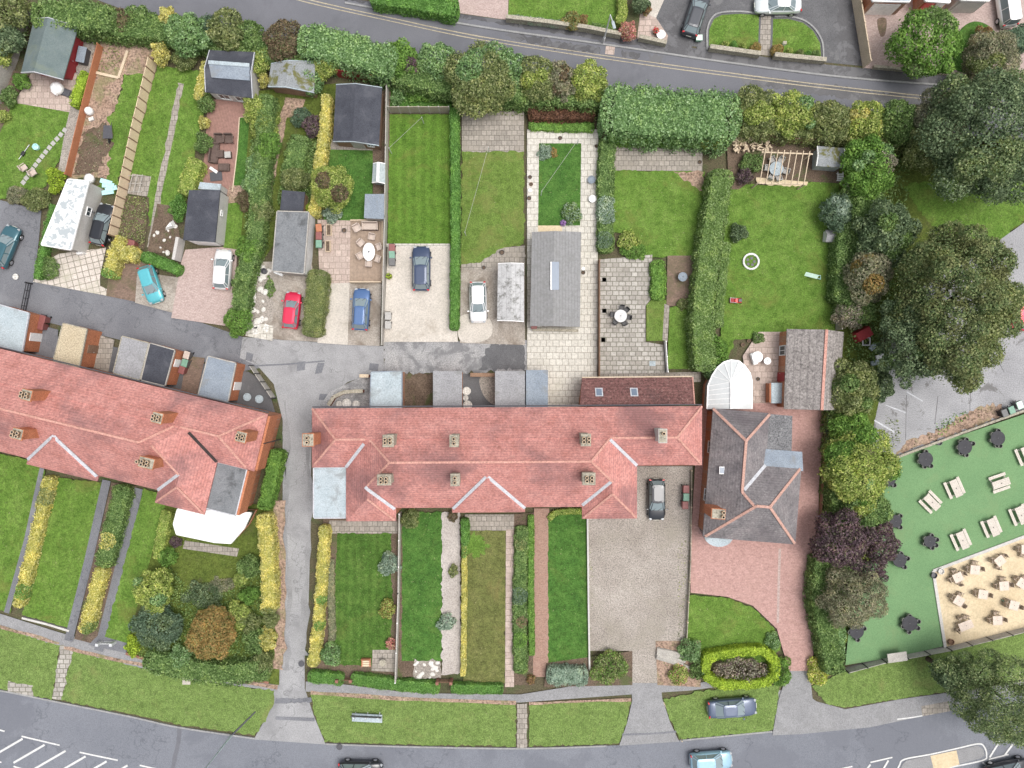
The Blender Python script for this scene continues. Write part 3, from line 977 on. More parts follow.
def gable_building(name, label, cat, px, z, rise, axis, roof, wallm, group=None, ridge=None, doors=(), wins=(), over=0.2, trim=None, offs=0.5):
    """px: four eave corners (1-2 is one gable end when axis=0, 2-3 when axis=1); ridge runs between the gable ends"""
    pts = seq(px, z)
    c = cen(pts)
    root = thing(name, label, cat, c, group)
    ins = inset(pts, over)
    mb = MB(); mb.prism(ins, 0, z - .1)
    q = pts if axis == 0 else pts[1:] + pts[:1]
    qi = ins if axis == 0 else ins[1:] + ins[:1]
    e0 = q[0].lerp(q[1], offs); e1 = q[3].lerp(q[2], offs)
    i0 = qi[0].lerp(qi[1], offs); i1 = qi[3].lerp(qi[2], offs)
    up = Vector((0, 0, rise))
    for s, t, m_ in ((qi[0], qi[1], i0), (qi[3], qi[2], i1)):
        d = (qi[3] - qi[0]).normalized() * .06 * (1 if s is qi[0] else -1)
        A = [Vector((v.x, v.y, z - .1)) for v in (s, t)] + [Vector((m_.x, m_.y, z + rise - .15))]
        mb.grid([[v for v in A], [v + d for v in A]])
    mb.build('wall', M[wallm], root)
    mb = MB()
    R0, R1 = e0 + up, e1 + up
    th = Vector((0, 0, -.12))
    for a, b in ((q[0], q[3]), (q[1], q[2])):
        mb.grid([[a, b, b + th, a + th], [R0, R1, R1 + th, R0 + th]])
    ro = mb.build('roof', M[roof], root)
    if ridge:
        mb = MB(); mb.beam(R0 + Vector((0, 0, .05)), R1 + Vector((0, 0, .05)), .26, .1); mb.build('ridge_tiles', M[ridge], ro)
    if trim:
        for a, b, r in ((q[0], q[1], R0), (q[3], q[2], R1)):
            mb = MB()
            o_ = (q[0] - q[3]).normalized() * .05 * (1 if a is q[0] else -1)
            for s in (a, b): mb.beam(s + o_ + Vector((0, 0, .03)), r + o_ + Vector((0, 0, .03)), .07, .2)
            mb.build('bargeboard', M[trim], root)
    for (e, t, mt, wd) in doors:
        a, b = ins[e], ins[(e + 1) % 4]
        door(root, a, b, t, (a + b) / 2 - c, mt, wd, min(2.0, z - .2))
    for (e, t, wd, ht, zc) in wins:
        a, b = ins[e], ins[(e + 1) % 4]
        window(root, a, b, t, zc, wd, ht, (a + b) / 2 - c)
    return root


class HipRoof:
    """union of hipped roofs over rectangles given in (u, v) eave pixels"""

    def __init__(s, px_of, ze, tan):
        s.f, s.ze, s.tan = px_of, ze, tan
        s.k = 0.1 * (H - ze) / H
        s.r = []
        s.mb = MB()

    def W(s, u, v, z):
        x, y = s.f(u, v)
        p = P(x, y, s.ze)
        return Vector((p.x, p.y, z))

    def z(s, u, v):
        b = 0
        for (u0, v0, u1, v1, dz) in s.r:
            m = min(u - u0, u1 - u, v - v0, v1 - v)
            b = max(b, m * s.k * s.tan + dz)
        return s.ze + b

    def hip(s, u0, v0, u1, v1):
        dz = -0.006 * len(s.r)
        s.r.append((u0, v0, u1, v1, dz))
        ze = s.ze + dz
        hs = min(u1 - u0, v1 - v0) / 2
        zr = ze + hs * s.k * s.tan
        if u1 - u0 >= v1 - v0: A, B = (u0 + hs, (v0 + v1) / 2), (u1 - hs, (v0 + v1) / 2)
        else: A, B = ((u0 + u1) / 2, v0 + hs), ((u0 + u1) / 2, v1 - hs)
        c = [s.W(u0, v0, ze), s.W(u1, v0, ze), s.W(u1, v1, ze), s.W(u0, v1, ze)]
        lo = [v - Vector((0, 0, .16)) for v in c]
        a, b = s.W(*A, zr), s.W(*B, zr)
        m = s.mb
        if u1 - u0 >= v1 - v0:
            m.poly([c[0], c[1], b, a]); m.poly([c[1], c[2], b]); m.poly([c[2], c[3], a, b]); m.poly([c[3], c[0], a])
        else:
            m.poly([c[0], c[1], a]); m.poly([c[1], c[2], b, a]); m.poly([c[2], c[3], b]); m.poly([c[3], c[0], a, b])
        for i in range(4): m.poly([c[i], lo[i], lo[(i + 1) % 4], c[(i + 1) % 4]])
        m.poly(lo[::-1])
        return [A, B]

    def strip(s, mb, a, b, wd=0.24, up=0.07, n=6):
        pr = None
        for i in range(n + 1):
            u, v = a[0] + (b[0] - a[0]) * i / n, a[1] + (b[1] - a[1]) * i / n
            q = s.W(u, v, s.z(u, v) + up)
            if pr is not None: mb.beam(pr, q, wd, .14)
            pr = q


def chimney(parent, px, ztop, zbase, mats, size=(1.0, .75), rz=0.0, pots=((-.25, -.15), (.25, -.15), (-.25, .15), (.25, .15)), potm='pot'):
    c = P(px[0], px[1], ztop)
    size = (size[0] * .84, size[1] * .86); pots = [(x * .86, y * .9) for x, y in pots]
    mb = MB()
    mb.box((c.x, c.y, (ztop - .2 + zbase) / 2), (size[0], size[1], ztop - .2 - zbase), rz)
    mb.box((c.x, c.y, ztop - .12), (size[0] + .14, size[1] + .14, .16), rz)
    st = mb.build('chimney', M[mats], parent)
    cap = MB(); cap.box((c.x, c.y, ztop - .02), (size[0] + .02, size[1] + .02, .05), rz)
    cap.build('chimney_cap', M['stone'], st)
    ca, sa = math.cos(rz), math.sin(rz)
    for (a, b) in pots:
        p = MB()
        p.lathe((c.x + a * ca - b * sa, c.y + a * sa + b * ca, ztop), [(.15, 0), (.13, .32), (.16, .36), (.16, .42), (.10, .42), (.09, .1)], 12)
        po = p.build('chimney_pot', M[potm], st, smooth=True)
        po.data.materials.append(M['black'])  # darkness of the hole painted black on the pot's inner faces
        for f in po.data.polygons:
            c_ = f.center
            if f.normal.z > .3 and math.hypot(c_.x - (c.x + a * ca - b * sa - base_of(st).x), c_.y - (c.y + a * sa + b * ca - base_of(st).y)) < .05: f.material_index = 1
            elif f.index >= 12 * 4 and len(f.vertices) == 4: f.material_index = 1
    return st


# ---------------------------------------------------------------- cars
PAINT = {}


def paint(name, col):
    if name not in PAINT: PAINT[name] = plain('car_paint_' + name, col, 0.28, 0.25, 0.5, 0.7, var=.04)
    return PAINT[name]


M['carglass'] = plain('car_glass', (.20, .25, .265), 0.08, 0, 0.8, var=.03)  # pale sky reflection put into the base colour of the glass


def car(label, x, y, ang, colname, col, L=4.1, W=1.76, kind='hatch', rails=False, group='parked cars', hgt=1.48):
    """ang: heading in degrees counter-clockwise from the right of the picture; x, y the roof's centre in the photograph"""
    p = P(x, y, hgt * .7)
    root = thing('parked_car' if group == 'parked cars' else 'moving_car', label, 'car', (0, 0, 0), group)
    pm = paint(colname, col)
    hl, hw = L / 2, W / 2
    if kind == 'sedan':
        top = [(-1, .62), (-.985, .88), (-.92, .97), (-.62, 1.0), (-.2, .99), (.25, .97), (.44, .95), (.7, .88), (.88, .78), (.96, .66), (1, .52)]
    else:
        top = [(-1, .60), (-.985, .90), (-.93, 1.0), (-.62, 1.01), (-.2, .99), (.28, .97), (.50, .96), (.74, .88), (.9, .77), (.965, .66), (1, .52)]
    wf = [(-1, .76), (-.97, .88), (-.85, .96), (-.5, 1), (.4, 1), (.75, .97), (.9, .89), (.97, .76), (1, .62)]

    def wid(t):
        for (a, b), (c, d) in zip(wf, wf[1:]):
            if a <= t <= c: return hw * (b + (d - b) * (t - a) / (c - a))
        return hw
    rings = []
    for t, z in top:
        w_ = wid(t); X = t * hl
        rings.append([(X, y_, z_) for y_, z_ in ((-w_ * .86, .22), (-w_, .42), (-w_ * 1.0, .68 if z > .75 else z * .8), (-w_ * .95, z - .07), (-w_ * .80, z), (-w_ * .4, z + .03), (w_ * .4, z + .03), (w_ * .80, z),
                                                  (w_ * .95, z - .07), (w_, .68 if z > .75 else z * .8), (w_, .42), (w_ * .86, .22))])
    mb = MB(); mb.grid(rings)
    body = mb.build('body', pm, root, smooth=True, sub=1)
    # glasshouse and roof
    if kind == 'sedan': gx = (-.74, .46, -.42, .12)
    elif kind == 'van': gx = (-.95, .52, -.90, .22)
    else: gx = (-.93, .50, -.74, .10)
    z0, z1 = .98, hgt - .06
    b0, b1, r0, r1 = [g * hl for g in gx]
    wb, wr = hw * .86, hw * .66

    def ring(xa, xb, w_, z, e):
        pts = []
        for xx, sg in ((xa, -1), (xb, 1)):
            pts.append((xx, sg))
        return [(xa, -w_ * .80, z), (xa + e, -w_, z), (xb - e, -w_, z), (xb, -w_ * .80, z), (xb + .05, 0, z), (xb, w_ * .80, z), (xb - e, w_, z), (xa + e, w_, z), (xa, w_ * .80, z), (xa - .04, 0, z)]
    g = MB(); g.grid([ring(b0, b1, wb, z0 - .03, .22), ring(r0, r1, wr, z1, .12)])
    gl = g.build('glasshouse', M['carglass'], root)
    r = MB()
    r.grid([ring(r0 - .02, r1 + .02, wr + .015, z1 - .015, .12), ring(r0 + .0, r1 - .02, wr - .01, z1 + .035, .14), ring(r0 + .2, r1 - .2, wr - .2, z1 + .06, .16)])
    r.build('roof_panel', pm, root, smooth=False)
    class PL:
        def beam(s, *q):
            m_ = MB(); m_.beam(*q); m_.build('pillar', pm, root)
    pl = PL()
    lo, hi = ring(b0, b1, wb + .012, z0 - .03, .22), ring(r0, r1, wr + .012, z1, .12)
    for i in (1, 2, 6, 7): pl.beam(lo[i], hi[i], .075, .05)
    for i in (0, 3, 5, 8): pl.beam(lo[i], hi[i], .06, .05)
    mid = .48
    for s in (-1, 1):
        xm = (b0 + b1) / 2 - .1
        pl.beam((xm, s * (wb + .01), z0), (xm - .05, s * (wr + .01), z1), .07, .05)
    for s in (-1, 1):
        mm = MB(); mm.box((b1 - .12, s * (hw + .09), 1.0), (.14, .2, .14)); mm.build('mirror', pm, root, bevel=.03)
    for xx in (-.62, .63):
        for s in (-1, 1):
            wh = MB(); wh.tube((xx * hl, s * (hw - .17), .31), (xx * hl, s * (hw + .015), .31), .31, .31, 18)
            t_ = wh.build('wheel', M['rubber'], root)
            rm = MB(); rm.tube((xx * hl, s * (hw + .01), .31), (xx * hl, s * (hw + .03), .31), .2, .19, 14); rm.build('rim', M['rim'], t_)
    for s in (-1, 1):
        h_ = MB(); h_.box((hl * .925, s * hw * .66, .69), (.24, .26, .10), s * -.45); h_.build('headlight', M['head'], root, bevel=.03)
        t = MB(); t.box((-hl * .955, s * hw * .74, .86), (.12, .24, .20), s * .35); t.build('tail_light', M['tail'], root, bevel=.02)
    for s in (-1, 1):
        nb = MB(); nb.box((s * (hl - .005), 0, .5), (.03, .5, .11)); nb.build('number_plate', M['plate'], root)
    wp = MB()
    for s in (0.1, -.5): wp.beam((b1 + .02, s * hw, 1.0), (b1 - .3, s * hw + .38, 1.13), .03, .02)
    wp.build('wiper', M['black'], root)
    if rails:
        rl = MB()
        for s in (-1, 1): rl.tube((r0 + .1, s * (wr - .06), z1 + .09), (r1 - .1, s * (wr - .06), z1 + .09), .025)
        rl.build('roof_rail', M['black'], root)
    root.location = (p.x, p.y, .10)
    root.rotation_euler = (0, 0, math.radians(ang))
    return root


# ---------------------------------------------------------------- fences and walls
def fence(name, label, px, h, mat='timber', post='greywood', step=1.8, th=0.05, group=None, cat='fence', pposts=True):
    pts = seq(px)
    base = Vector((pts[0].x, pts[0].y, 0))
    root = thing(name, label, cat, base, group)
    mb = MB()
    for a, b in zip(pts, pts[1:]): mb.beam(Vector((a.x, a.y, h)), Vector((b.x, b.y, h)), th, h)
    mb.build('panel', M[mat], root)
    if pposts:
        for a, b in zip(pts, pts[1:]):
            L = (b - a).length
            n = max(1, round(L / step))
            for i in range(n + 1):
                q = a.lerp(b, i / n)
                m_ = MB(); m_.box((q.x, q.y, (h + .08) / 2), (.11, .11, h + .08), math.atan2(b.y - a.y, b.x - a.x))
                m_.build('post', M[post], root)
    return root


def garden_wall(name, label, px, h, th=0.25, mat='stone', cope=None, group=None, cat='wall'):
    pts = seq(px)
    root = thing(name, label, cat, Vector((pts[0].x, pts[0].y, 0)), group)
    mb = MB(); mb.wall(pts, th, 0, h); mb.build('masonry', M[mat], root)
    if cope:
        mb = MB(); mb.wall(pts, th + .08, h + .002, h + .07); mb.build('coping', M[cope], root)
    return root


# ================================================================ THE SETTING
mb = MB(); mb.poly([(-400, -400, 0), (400, -400, 0), (400, 400, 0), (-400, 400, 0)])
tag(mb.build('ground', M['ground'], clean=False), kind='structure')

# --- top road
sheet('road', 'asphalt', [(-60, -90), (150, -60), (300, -8), (360, 0), (490, 20), (610, 36), (700, 50), (830, 66), (1024, 84), (1120, 90), (1120, 150), (1024, 140), (800, 122), (600, 104), (400, 82), (250, 58), (130, 12), (60, -14), (-60, -40)])
sheet('pavement', 'wet', [(330, -8), (360, 0), (490, 18), (610, 34), (700, 49), (830, 65), (1024, 83), (1120, 88), (1120, 104), (1024, 93), (850, 77), (730, 62), (600, 44), (480, 27), (345, 3)])
sheet('pavement', 'asphalt', [(330, -2), (345, 3), (440, 19), (480, 27), (600, 44), (640, 50), (640, 46), (560, 34), (520, 28), (500, 24), (470, 19), (380, 5)], rough=.6)
for q in ([(505, 33), (522, 34), (560, 42), (600, 47), (600, 53), (570, 51), (540, 46), (512, 39)], [(622, 50), (640, 53), (640, 59), (621, 57)], [(648, 54), (663, 56), (661, 63), (650, 61)],
          [(740, 74), (850, 88), (960, 100), (1000, 104), (960, 110), (880, 104), (800, 92), (745, 84)], [(380, 3), (420, 13), (440, 17), (432, 21), (395, 13)]):
    sheet('pavement', 'wet', q, rough=.9, step=3)
ribbon('kerb', 'kerb', [(345, 3), (480, 27), (600, 44), (730, 63), (850, 78), (980, 88), (1100, 97)], 1.8, h=.08)
for dy in (0, 3.2):
    ribbon('road_marking', 'yellow', [(270, -12 + dy), (310, 0 + dy), (400, 20 + dy), (480, 36.5 + dy), (610, 56.5 + dy), (730, 73 + dy), (850, 88 + dy), (960, 99 + dy), (1060, 106 + dy)], .9, rough=.2)
sheet('pavement', 'pinkslab', [(606, 46), (615, 47), (614, 55), (605, 54)])
# --- across the top road: drives and lawns
sheet('driveway', 'block2', [(460, -40), (509, -40), (508, 20), (500, 19), (458, 13)])
sheet('lawn', 'lawn', [(511, -40), (618, -40), (618, 8), (616, 34), (590, 30), (508, 18)])
sheet('driveway', 'newtar', [(655, -50), (846, -50), (853, 10), (862, 66), (830, 63), (700, 47), (655, 44)])
for q in ([(652, 22), (690, 4), (694, 20), (684, 34), (690, 50), (668, 45), (664, 30)], [(826, -10), (838, 10), (834, 30), (842, 62), (862, 66), (860, -20)], [(680, 36), (700, 40), (706, 50), (676, 46)]):
    sheet('driveway', 'wet', q, rough=1.5, step=3)
sheet('paved_path', 'pinkslab', [(640, 14), (651, 14), (656, 18), (668, 36), (666, 44), (637, 39)])
sheet('paved_path', 'concrete', [(650, -30), (668, -30), (664, 0), (656, 18), (646, 14)])
sheet('lawn', 'lawn', [(709, 46), (709, 30), (714, 19), (722, 15), (740, 14), (759, 15), (758, 52)])
sheet('lawn', 'lawn', [(773, 19), (788, 19), (803, 23), (813, 31), (820, 43), (821, 58), (772, 54)])
sheet('paved_path', 'slab', [(761, 16), (771, 16), (770, 56), (759, 55)])
ribbon('kerb', 'kerb', [(707, 50), (707, 30), (712, 18), (721, 13), (740, 12), (758, 14)], 1.6, h=.1)
ribbon('kerb', 'kerb', [(774, 17), (789, 17), (804, 21), (815, 30), (822, 43), (823, 58)], 1.6, h=.1)
sheet('driveway', 'block2', [(847, -50), (1100, -50), (1100, 90), (1024, 82), (863, 68), (854, 10)])
sheet('driveway', 'oldbrick', [(877, 20), (886, 19), (885, 34), (880, 36)], curve=True)
sheet('lawn', 'lawndark', [(960, 30), (972, 22), (985, 24), (996, 34), (1000, 50), (985, 72), (955, 70), (954, 45)], curve=True)

# --- bottom road
sheet('road', 'road', [(-100, 676), (0, 690), (60, 702), (130, 716), (180, 727), (255, 738), (320, 743), (400, 746), (520, 748), (620, 745), (680, 740), (790, 729), (900, 712), (1024, 688), (1120, 668), (1120, 960), (-100, 960)])
sheet('pavement', 'pavement', [(772, 735), (830, 729), (905, 717), (958, 706), (1060, 686), (1060, 672), (958, 691), (900, 699), (845, 709), (812, 700), (806, 690), (778, 690)])
sheet('pavement', 'slab', [(921, 706), (948, 701), (950, 711), (922, 716)])
sheet('road_patch', 'pavement', [(772, 735), (835, 728), (870, 722), (921, 712), (922, 716), (870, 727), (800, 734)])
ribbon('kerb', 'kerb', [(-60, 682), (0, 690), (60, 702), (130, 716), (180, 727), (255, 738)], 1.6, h=.09)
ribbon('kerb', 'kerb', [(326, 743.5), (400, 746), (520, 748), (606, 745.5)], 1.6, h=.09)
ribbon('kerb', 'kerb', [(680, 740), (772, 731)], 1.6, h=.09)
ribbon('road_marking', 'whitewear', [(897, 719), (910, 717.5), (922, 715.5)], 1.2)
# left hatching
for a, b in (((22, 736), (60, 745)), ((80, 752), (118, 760)), ((140, 765), (158, 769)), ((-10, 727), (5, 731))):
    ribbon('road_marking', 'whitewear', [a, b], 1.5, curve=False)
for x, y in ((23, 738.5), (45, 744.5), (66, 750.5), (86, 756), (107, 761), (128, 765), (0, 733)):
    ribbon('road_marking', 'whitewear', [(x, y), (x - 31, y + 18)], 2.0, curve=False)
for a, b in (((14, 766), (24, 769)), ((-12, 758), (2, 762))):
    ribbon('road_marking', 'whitewear', [a, b], 1.5, curve=False)
ribbon('road_patch', 'asphalt', [(180, 727), (178, 745), (172, 772)], 4, rough=.2)
# right island and hatching
ribbon('road_marking', 'whitewear', [(896, 772), (899, 765), (904, 759), (930, 754), (957, 748), (978, 743.5), (984, 747), (986, 755), (982, 760), (950, 767), (930, 772)], 1.5)
sheet('traffic_island', 'pavement', [(899, 772), (902, 764), (906, 760), (957, 749.5), (977, 745), (983, 749), (984, 755), (980, 758), (925, 772)])
sheet('traffic_island', 'sand', [(930, 755.5), (956, 750), (959, 764), (934, 772)])
for a, b in (((870, 762), (892, 757)), ((838, 769), (852, 766)), ((988, 759), (1008, 754)), ((982, 762), (990, 768))):
    ribbon('road_marking', 'whitewear', [a, b], 1.4, curve=False)
for a, b in (((888, 760), (882, 770)), ((870, 764), (864, 772)), ((999, 741), (989, 757)), ((1012, 744), (1004, 755))):
    ribbon('road_marking', 'whitewear', [a, b], 1.8, curve=False)

# --- lane behind the houses, junction and side drive
sheet('lane', 'lanedark', [(-60, 185), (0, 200), (42, 211), (39, 245), (34, 281), (108, 295), (140, 303), (174, 313), (243, 337), (300, 360), (240, 372), (170, 352), (100, 335), (30, 318), (-60, 300)])
sheet('lane', 'lane', [(243, 337), (300, 341), (384, 346), (384, 372), (372, 374), (348, 382), (332, 394), (322, 408), (312, 416), (311, 520), (309, 600), (305, 655), (305, 688), (314, 715), (326, 744), (254, 739), (267, 716), (274, 690), (281, 660), (284, 600), (283, 500), (283, 420), (274, 384), (258, 366), (240, 358)])
ribbon('lane_wear', 'lanewear', [(287, 400), (287, 480), (288, 600), (287, 670)], 5, rough=.7)
ribbon('lane_wear', 'lanewear', [(309, 420), (309, 520), (306, 600), (303, 655)], 5, rough=.8)
sheet('lane', 'pitch', [(384, 341), (528, 340), (528, 372), (384, 374)], rough=.8)
sheet('lane', 'newtar', [(491, 344), (524, 344), (524, 369), (480, 370), (484, 352)], rough=.8)
for q in ([(298, 362), (306, 361), (305, 370), (297, 371)], [(318, 363), (325, 363), (322, 373), (315, 374)], [(247, 352), (254, 354), (252, 362), (246, 360)], [(320, 394), (328, 394), (327, 400), (319, 400)], [(370, 363), (379, 364), (378, 371), (369, 370)]):
    sheet('lane_patch', 'lanedark', q)
ribbon('lane_patch', 'lanedark', [(252, 366), (290, 364), (325, 361)], 1.6)
ribbon('lane_patch', 'lanedark', [(276, 717.5), (300, 718.5), (315, 719)], 3.5)
sheet('lane_patch', 'lanedark', [(276, 697), (296, 698), (311, 697), (312, 702), (275, 703)], rough=.5)
for x, y in ((298, 690), (279, 690)): pass

# --- front pavement and verges
sheet('pavement', 'pavement', [(-60, 595), (0, 613), (60, 632), (128, 650), (178, 665), (278, 684), (278, 691), (200, 680), (130, 665), (60, 648), (-60, 618)])
sheet('pavement', 'pavement', [(306, 681), (345, 684), (400, 691), (440, 693), (520, 694), (570, 686), (640, 683), (690, 684), (780, 668), (780, 678), (690, 690), (630, 694), (520, 702), (440, 700), (306, 691)])
sheet('verge', 'verge', [(-60, 612), (0, 627), (61, 645), (53, 699), (0, 688), (-60, 678)], rough=.5)
sheet('verge', 'verge', [(73, 650), (140, 667), (200, 681), (275, 690), (274, 703), (267, 718), (255, 735), (180, 724), (130, 713), (62, 700)], rough=.5)
sheet('verge_path', 'crazy', [(61, 645), (73, 649), (62, 700), (53, 698)], rough=.6)
sheet('verge_path', 'crazy', [(9, 681), (33, 685), (34, 695), (30, 697), (8, 691)], rough=.4)
sheet('verge', 'verge', [(311, 693), (400, 699), (516, 703), (516, 746), (400, 744), (326, 741), (317, 722)], rough=.5)
sheet('verge_path', 'slab', [(517, 703), (527, 703), (527, 747), (517, 747)], rough=.3)
sheet('verge', 'verge', [(529, 704), (590, 700), (631, 700), (626, 722), (619, 743), (529, 746)], rough=.5)
sheet('verge', 'verge', [(663, 699), (700, 690), (779, 684), (776, 712), (772, 730), (679, 739), (668, 715)], rough=.5)
sheet('driveway', 'pavement', [(631, 680), (660, 680), (662, 698), (670, 722), (679, 741), (619, 745), (627, 722), (632, 700)])
sheet('driveway', 'pavement', [(788, 668), (809, 668), (812, 698), (832, 712), (830, 728), (772, 735), (778, 700)])
ribbon('lane_patch', 'lanedark', [(622, 734), (650, 733), (676, 731)], 2)
sheet('verge', 'verge', [(811, 686), (850, 668), (944, 648), (1060, 618), (1060, 672), (958, 690), (900, 698), (845, 707), (826, 703)], rough=.5)
for q in ([(65, 647), (140, 664), (278, 687)], [(0, 626), (60, 643)]): ribbon('soil_edge', 'mulch', q, 3.2, rough=.25)
ribbon('soil_edge', 'mulch', [(311, 692), (400, 698), (516, 702.5)], 4, rough=.25)
ribbon('soil_edge', 'mulch', [(529, 703), (631, 699)], 3, rough=.25)
sheet('verge_cover', 'concrete', [(183, 677), (191, 677), (191, 684), (183, 684)])

# --- far left garden
sheet('lawn', 'lawn', [(-60, 130), (14, 103), (68, 112), (80, 112), (72, 138), (58, 164), (44, 188), (0, 200), (-60, 190)], rough=.6)
sheet('patio', 'pinkslab', [(22, 92), (32, 74), (66, 70), (78, 74), (72, 113), (14, 103)])
sheet('soil_bed', 'soil', [(-60, 60), (12, 70), (30, 76), (14, 103), (-2, 140), (-60, 150)])
sheet('soil_bed', 'gravel', [(70, 20), (98, 26), (96, 50), (66, 172), (58, 178), (66, 130), (78, 80), (76, 60)])
sheet('soil_bed', 'mulch', [(98, 26), (162, 30), (154, 66), (150, 78), (124, 76), (118, 106), (110, 118), (118, 142), (112, 178), (68, 180), (86, 104)], rough=1)
sheet('lawn', 'lawn', [(125, 76), (147, 74), (117, 192), (95, 188), (112, 172), (108, 150), (114, 132), (108, 118), (118, 106)], rough=1.2)
sheet('soil_bed', 'soil', [(84, 132), (108, 124), (113, 150), (96, 174), (74, 176)], rough=1.2)
# --- second garden (long lawns with a slab path)
sheet('lawn', 'lawn', [(158, 66), (206, 72), (206, 104), (196, 150), (190, 192), (176, 226), (150, 226), (148, 176), (132, 176), (126, 190)], rough=.5)
ribbon('garden_path', 'slab', [(182, 84), (176, 112), (168, 152), (160, 190), (155, 225), (150, 248)], 6, rough=.15)
sheet('veg_bed', 'slab', [(133, 174), (152, 177), (148, 197), (128, 194)])
sheet('veg_bed', 'soil', [(126, 196), (150, 198), (145, 250), (118, 246)])
sheet('veg_bed', 'soil', [(158, 204), (172, 206), (180, 232), (182, 256), (148, 252)])
sheet('driveway', 'slabtilt', [(60, 254), (107, 248), (101, 276), (101, 286), (109, 290), (108, 296), (34, 282), (46, 262)])
sheet('driveway', 'oldbrick', [(112, 255), (150, 262), (142, 303), (107, 296)])
sheet('driveway', 'concrete2', [(138, 272), (182, 278), (174, 313), (136, 303)])
sheet('driveway', 'block2', [(186, 250), (238, 246), (234, 318), (226, 326), (172, 318), (182, 262)])
sheet('deck', 'deck', [(208, 100), (254, 100), (254, 118), (240, 119), (234, 190), (222, 200), (200, 196), (206, 150)])
sheet('lawn', 'lawndark', [(241, 118), (262, 116), (252, 200), (234, 192)])
sheet('lawn', 'lawn', [(226, 202), (250, 200), (240, 250), (224, 248)])
sheet('soil_bed', 'mulch', [(230, 186), (250, 186), (248, 202), (226, 204)])
ribbon('deck_edge', 'rawtimber', [(253, 117), (240, 118), (238, 150), (233, 192)], 1, curve=False)
# --- third garden
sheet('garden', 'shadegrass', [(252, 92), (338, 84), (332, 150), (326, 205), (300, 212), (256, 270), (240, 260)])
ribbon('garden_path', 'mulch', [(290, 100), (283, 122), (277, 150), (271, 180), (264, 216), (258, 262)], 8, rough=.15)
sheet('garden_path', 'mulch', [(286, 98), (306, 100), (300, 118), (284, 118)])
sheet('driveway', 'concrete2', [(252, 262), (312, 262), (318, 300), (322, 342), (282, 340), (246, 334)])
sheet('rockery', 'gravel', [(252, 268), (270, 266), (274, 300), (274, 322), (248, 322)], rough=.8)
sheet('paved_path', 'pavers', [(250, 322), (274, 326), (273, 341), (246, 336)])
# --- fourth: summer shed, lawn, patio, deck
sheet('lawn', 'lawndark', [(331, 148), (374, 150), (372, 218), (350, 222), (324, 220), (328, 190)])
sheet('patio', 'pinkslab', [(318, 220), (352, 221), (350, 284), (320, 284)])
sheet('patio', 'gravel', [(331, 140), (376, 143), (375, 151), (331, 150)])
sheet('deck', 'deck2', [(351, 220), (385, 221), (383, 283), (350, 283)])
sheet('driveway', 'concrete', [(324, 284), (350, 283), (348, 345), (318, 343)])
sheet('driveway', 'concrete2', [(350, 283), (382, 283), (380, 346), (348, 345)])
sheet('garden', 'soil', [(372, 84), (392, 86), (390, 222), (374, 222)])
# --- fifth: bright striped lawn and concrete drive
sheet('lawn', 'lawndark', [(392, 82), (452, 84), (452, 112), (390, 110)])
sheet('lawn', 'lawnstripe', [(390, 115), (450, 115), (451, 246), (388, 246)], rough=.3)
sheet('driveway', 'concrete', [(388, 246), (452, 246), (458, 342), (384, 342)])
sheet('driveway', 'pavers', [(386, 244), (450, 244), (450, 247), (386, 247)])
# --- sixth: slabs, olive lawn, bare drive
sheet('patio', 'slab', [(462, 112), (524, 112), (524, 153), (462, 153)])
sheet('lawn', 'lawnworn', [(462, 152), (524, 152), (524, 244), (504, 248), (488, 262), (461, 266)], rough=.5)
sheet('driveway', 'concrete2', [(461, 266), (488, 262), (504, 248), (525, 246), (525, 345), (460, 343)])
sheet('driveway', 'concrete', [(461, 316), (488, 318), (492, 334), (480, 342), (460, 340)], curve=True)
sheet('driveway', 'slab', [(461, 265), (480, 263), (502, 248), (525, 247), (525, 262), (490, 268), (462, 271)], rough=.5)
# --- seventh: white paving round a small lawn
sheet('patio', 'pavers', [(527, 130), (598, 130), (597, 384), (584, 412), (527, 412)])
sheet('lawn', 'lawndark', [(539, 144), (581, 144), (580, 226), (538, 226)])
sheet('path_edge', 'sand', [(538, 226), (562, 226), (562, 232), (538, 232)])
# --- eighth: lawn and patio
sheet('patio', 'slab', [(612, 144), (702, 146), (702, 172), (612, 171)])
sheet('lawn', 'lawn', [(612, 171), (704, 172), (703, 256), (646, 258), (630, 236), (612, 232)], rough=.4)
sheet('soil_bed', 'mulch', [(672, 172), (703, 173), (702, 192)], rough=.8)
sheet('patio', 'crazy', [(598, 260), (652, 255), (650, 300), (645, 306), (645, 342), (663, 345), (665, 378), (600, 378)])
sheet('lawn', 'lawnworn', [(646, 305), (651, 300), (666, 300), (664, 341), (646, 341)])
sheet('patio', 'oldbrick', [(667, 256), (704, 256), (702, 306), (666, 306)])
sheet('lawn', 'lawn', [(669, 308), (696, 300), (697, 369), (667, 369)])
sheet('garden_path', 'slab', [(664, 304), (669, 306), (667, 342), (662, 340)])
sheet('patio', 'slab', [(598, 374), (700, 372), (700, 382), (598, 382)])
# --- ninth: long lawn by the grey outbuilding
sheet('lawn', 'lawn', [(728, 184), (765, 186), (800, 184), (838, 178), (834, 335), (790, 334), (735, 340), (722, 372), (718, 300)], rough=.5)
sheet('patio', 'sand', [(756, 176), (806, 178), (806, 186), (780, 187), (756, 184)], rough=.5)
sheet('patio', 'pinkslab', [(758, 332), (786, 332), (790, 412), (748, 412), (742, 356)])
sheet('garden', 'soil', [(726, 140), (850, 138), (842, 184), (800, 182), (756, 178), (738, 190), (728, 190)])
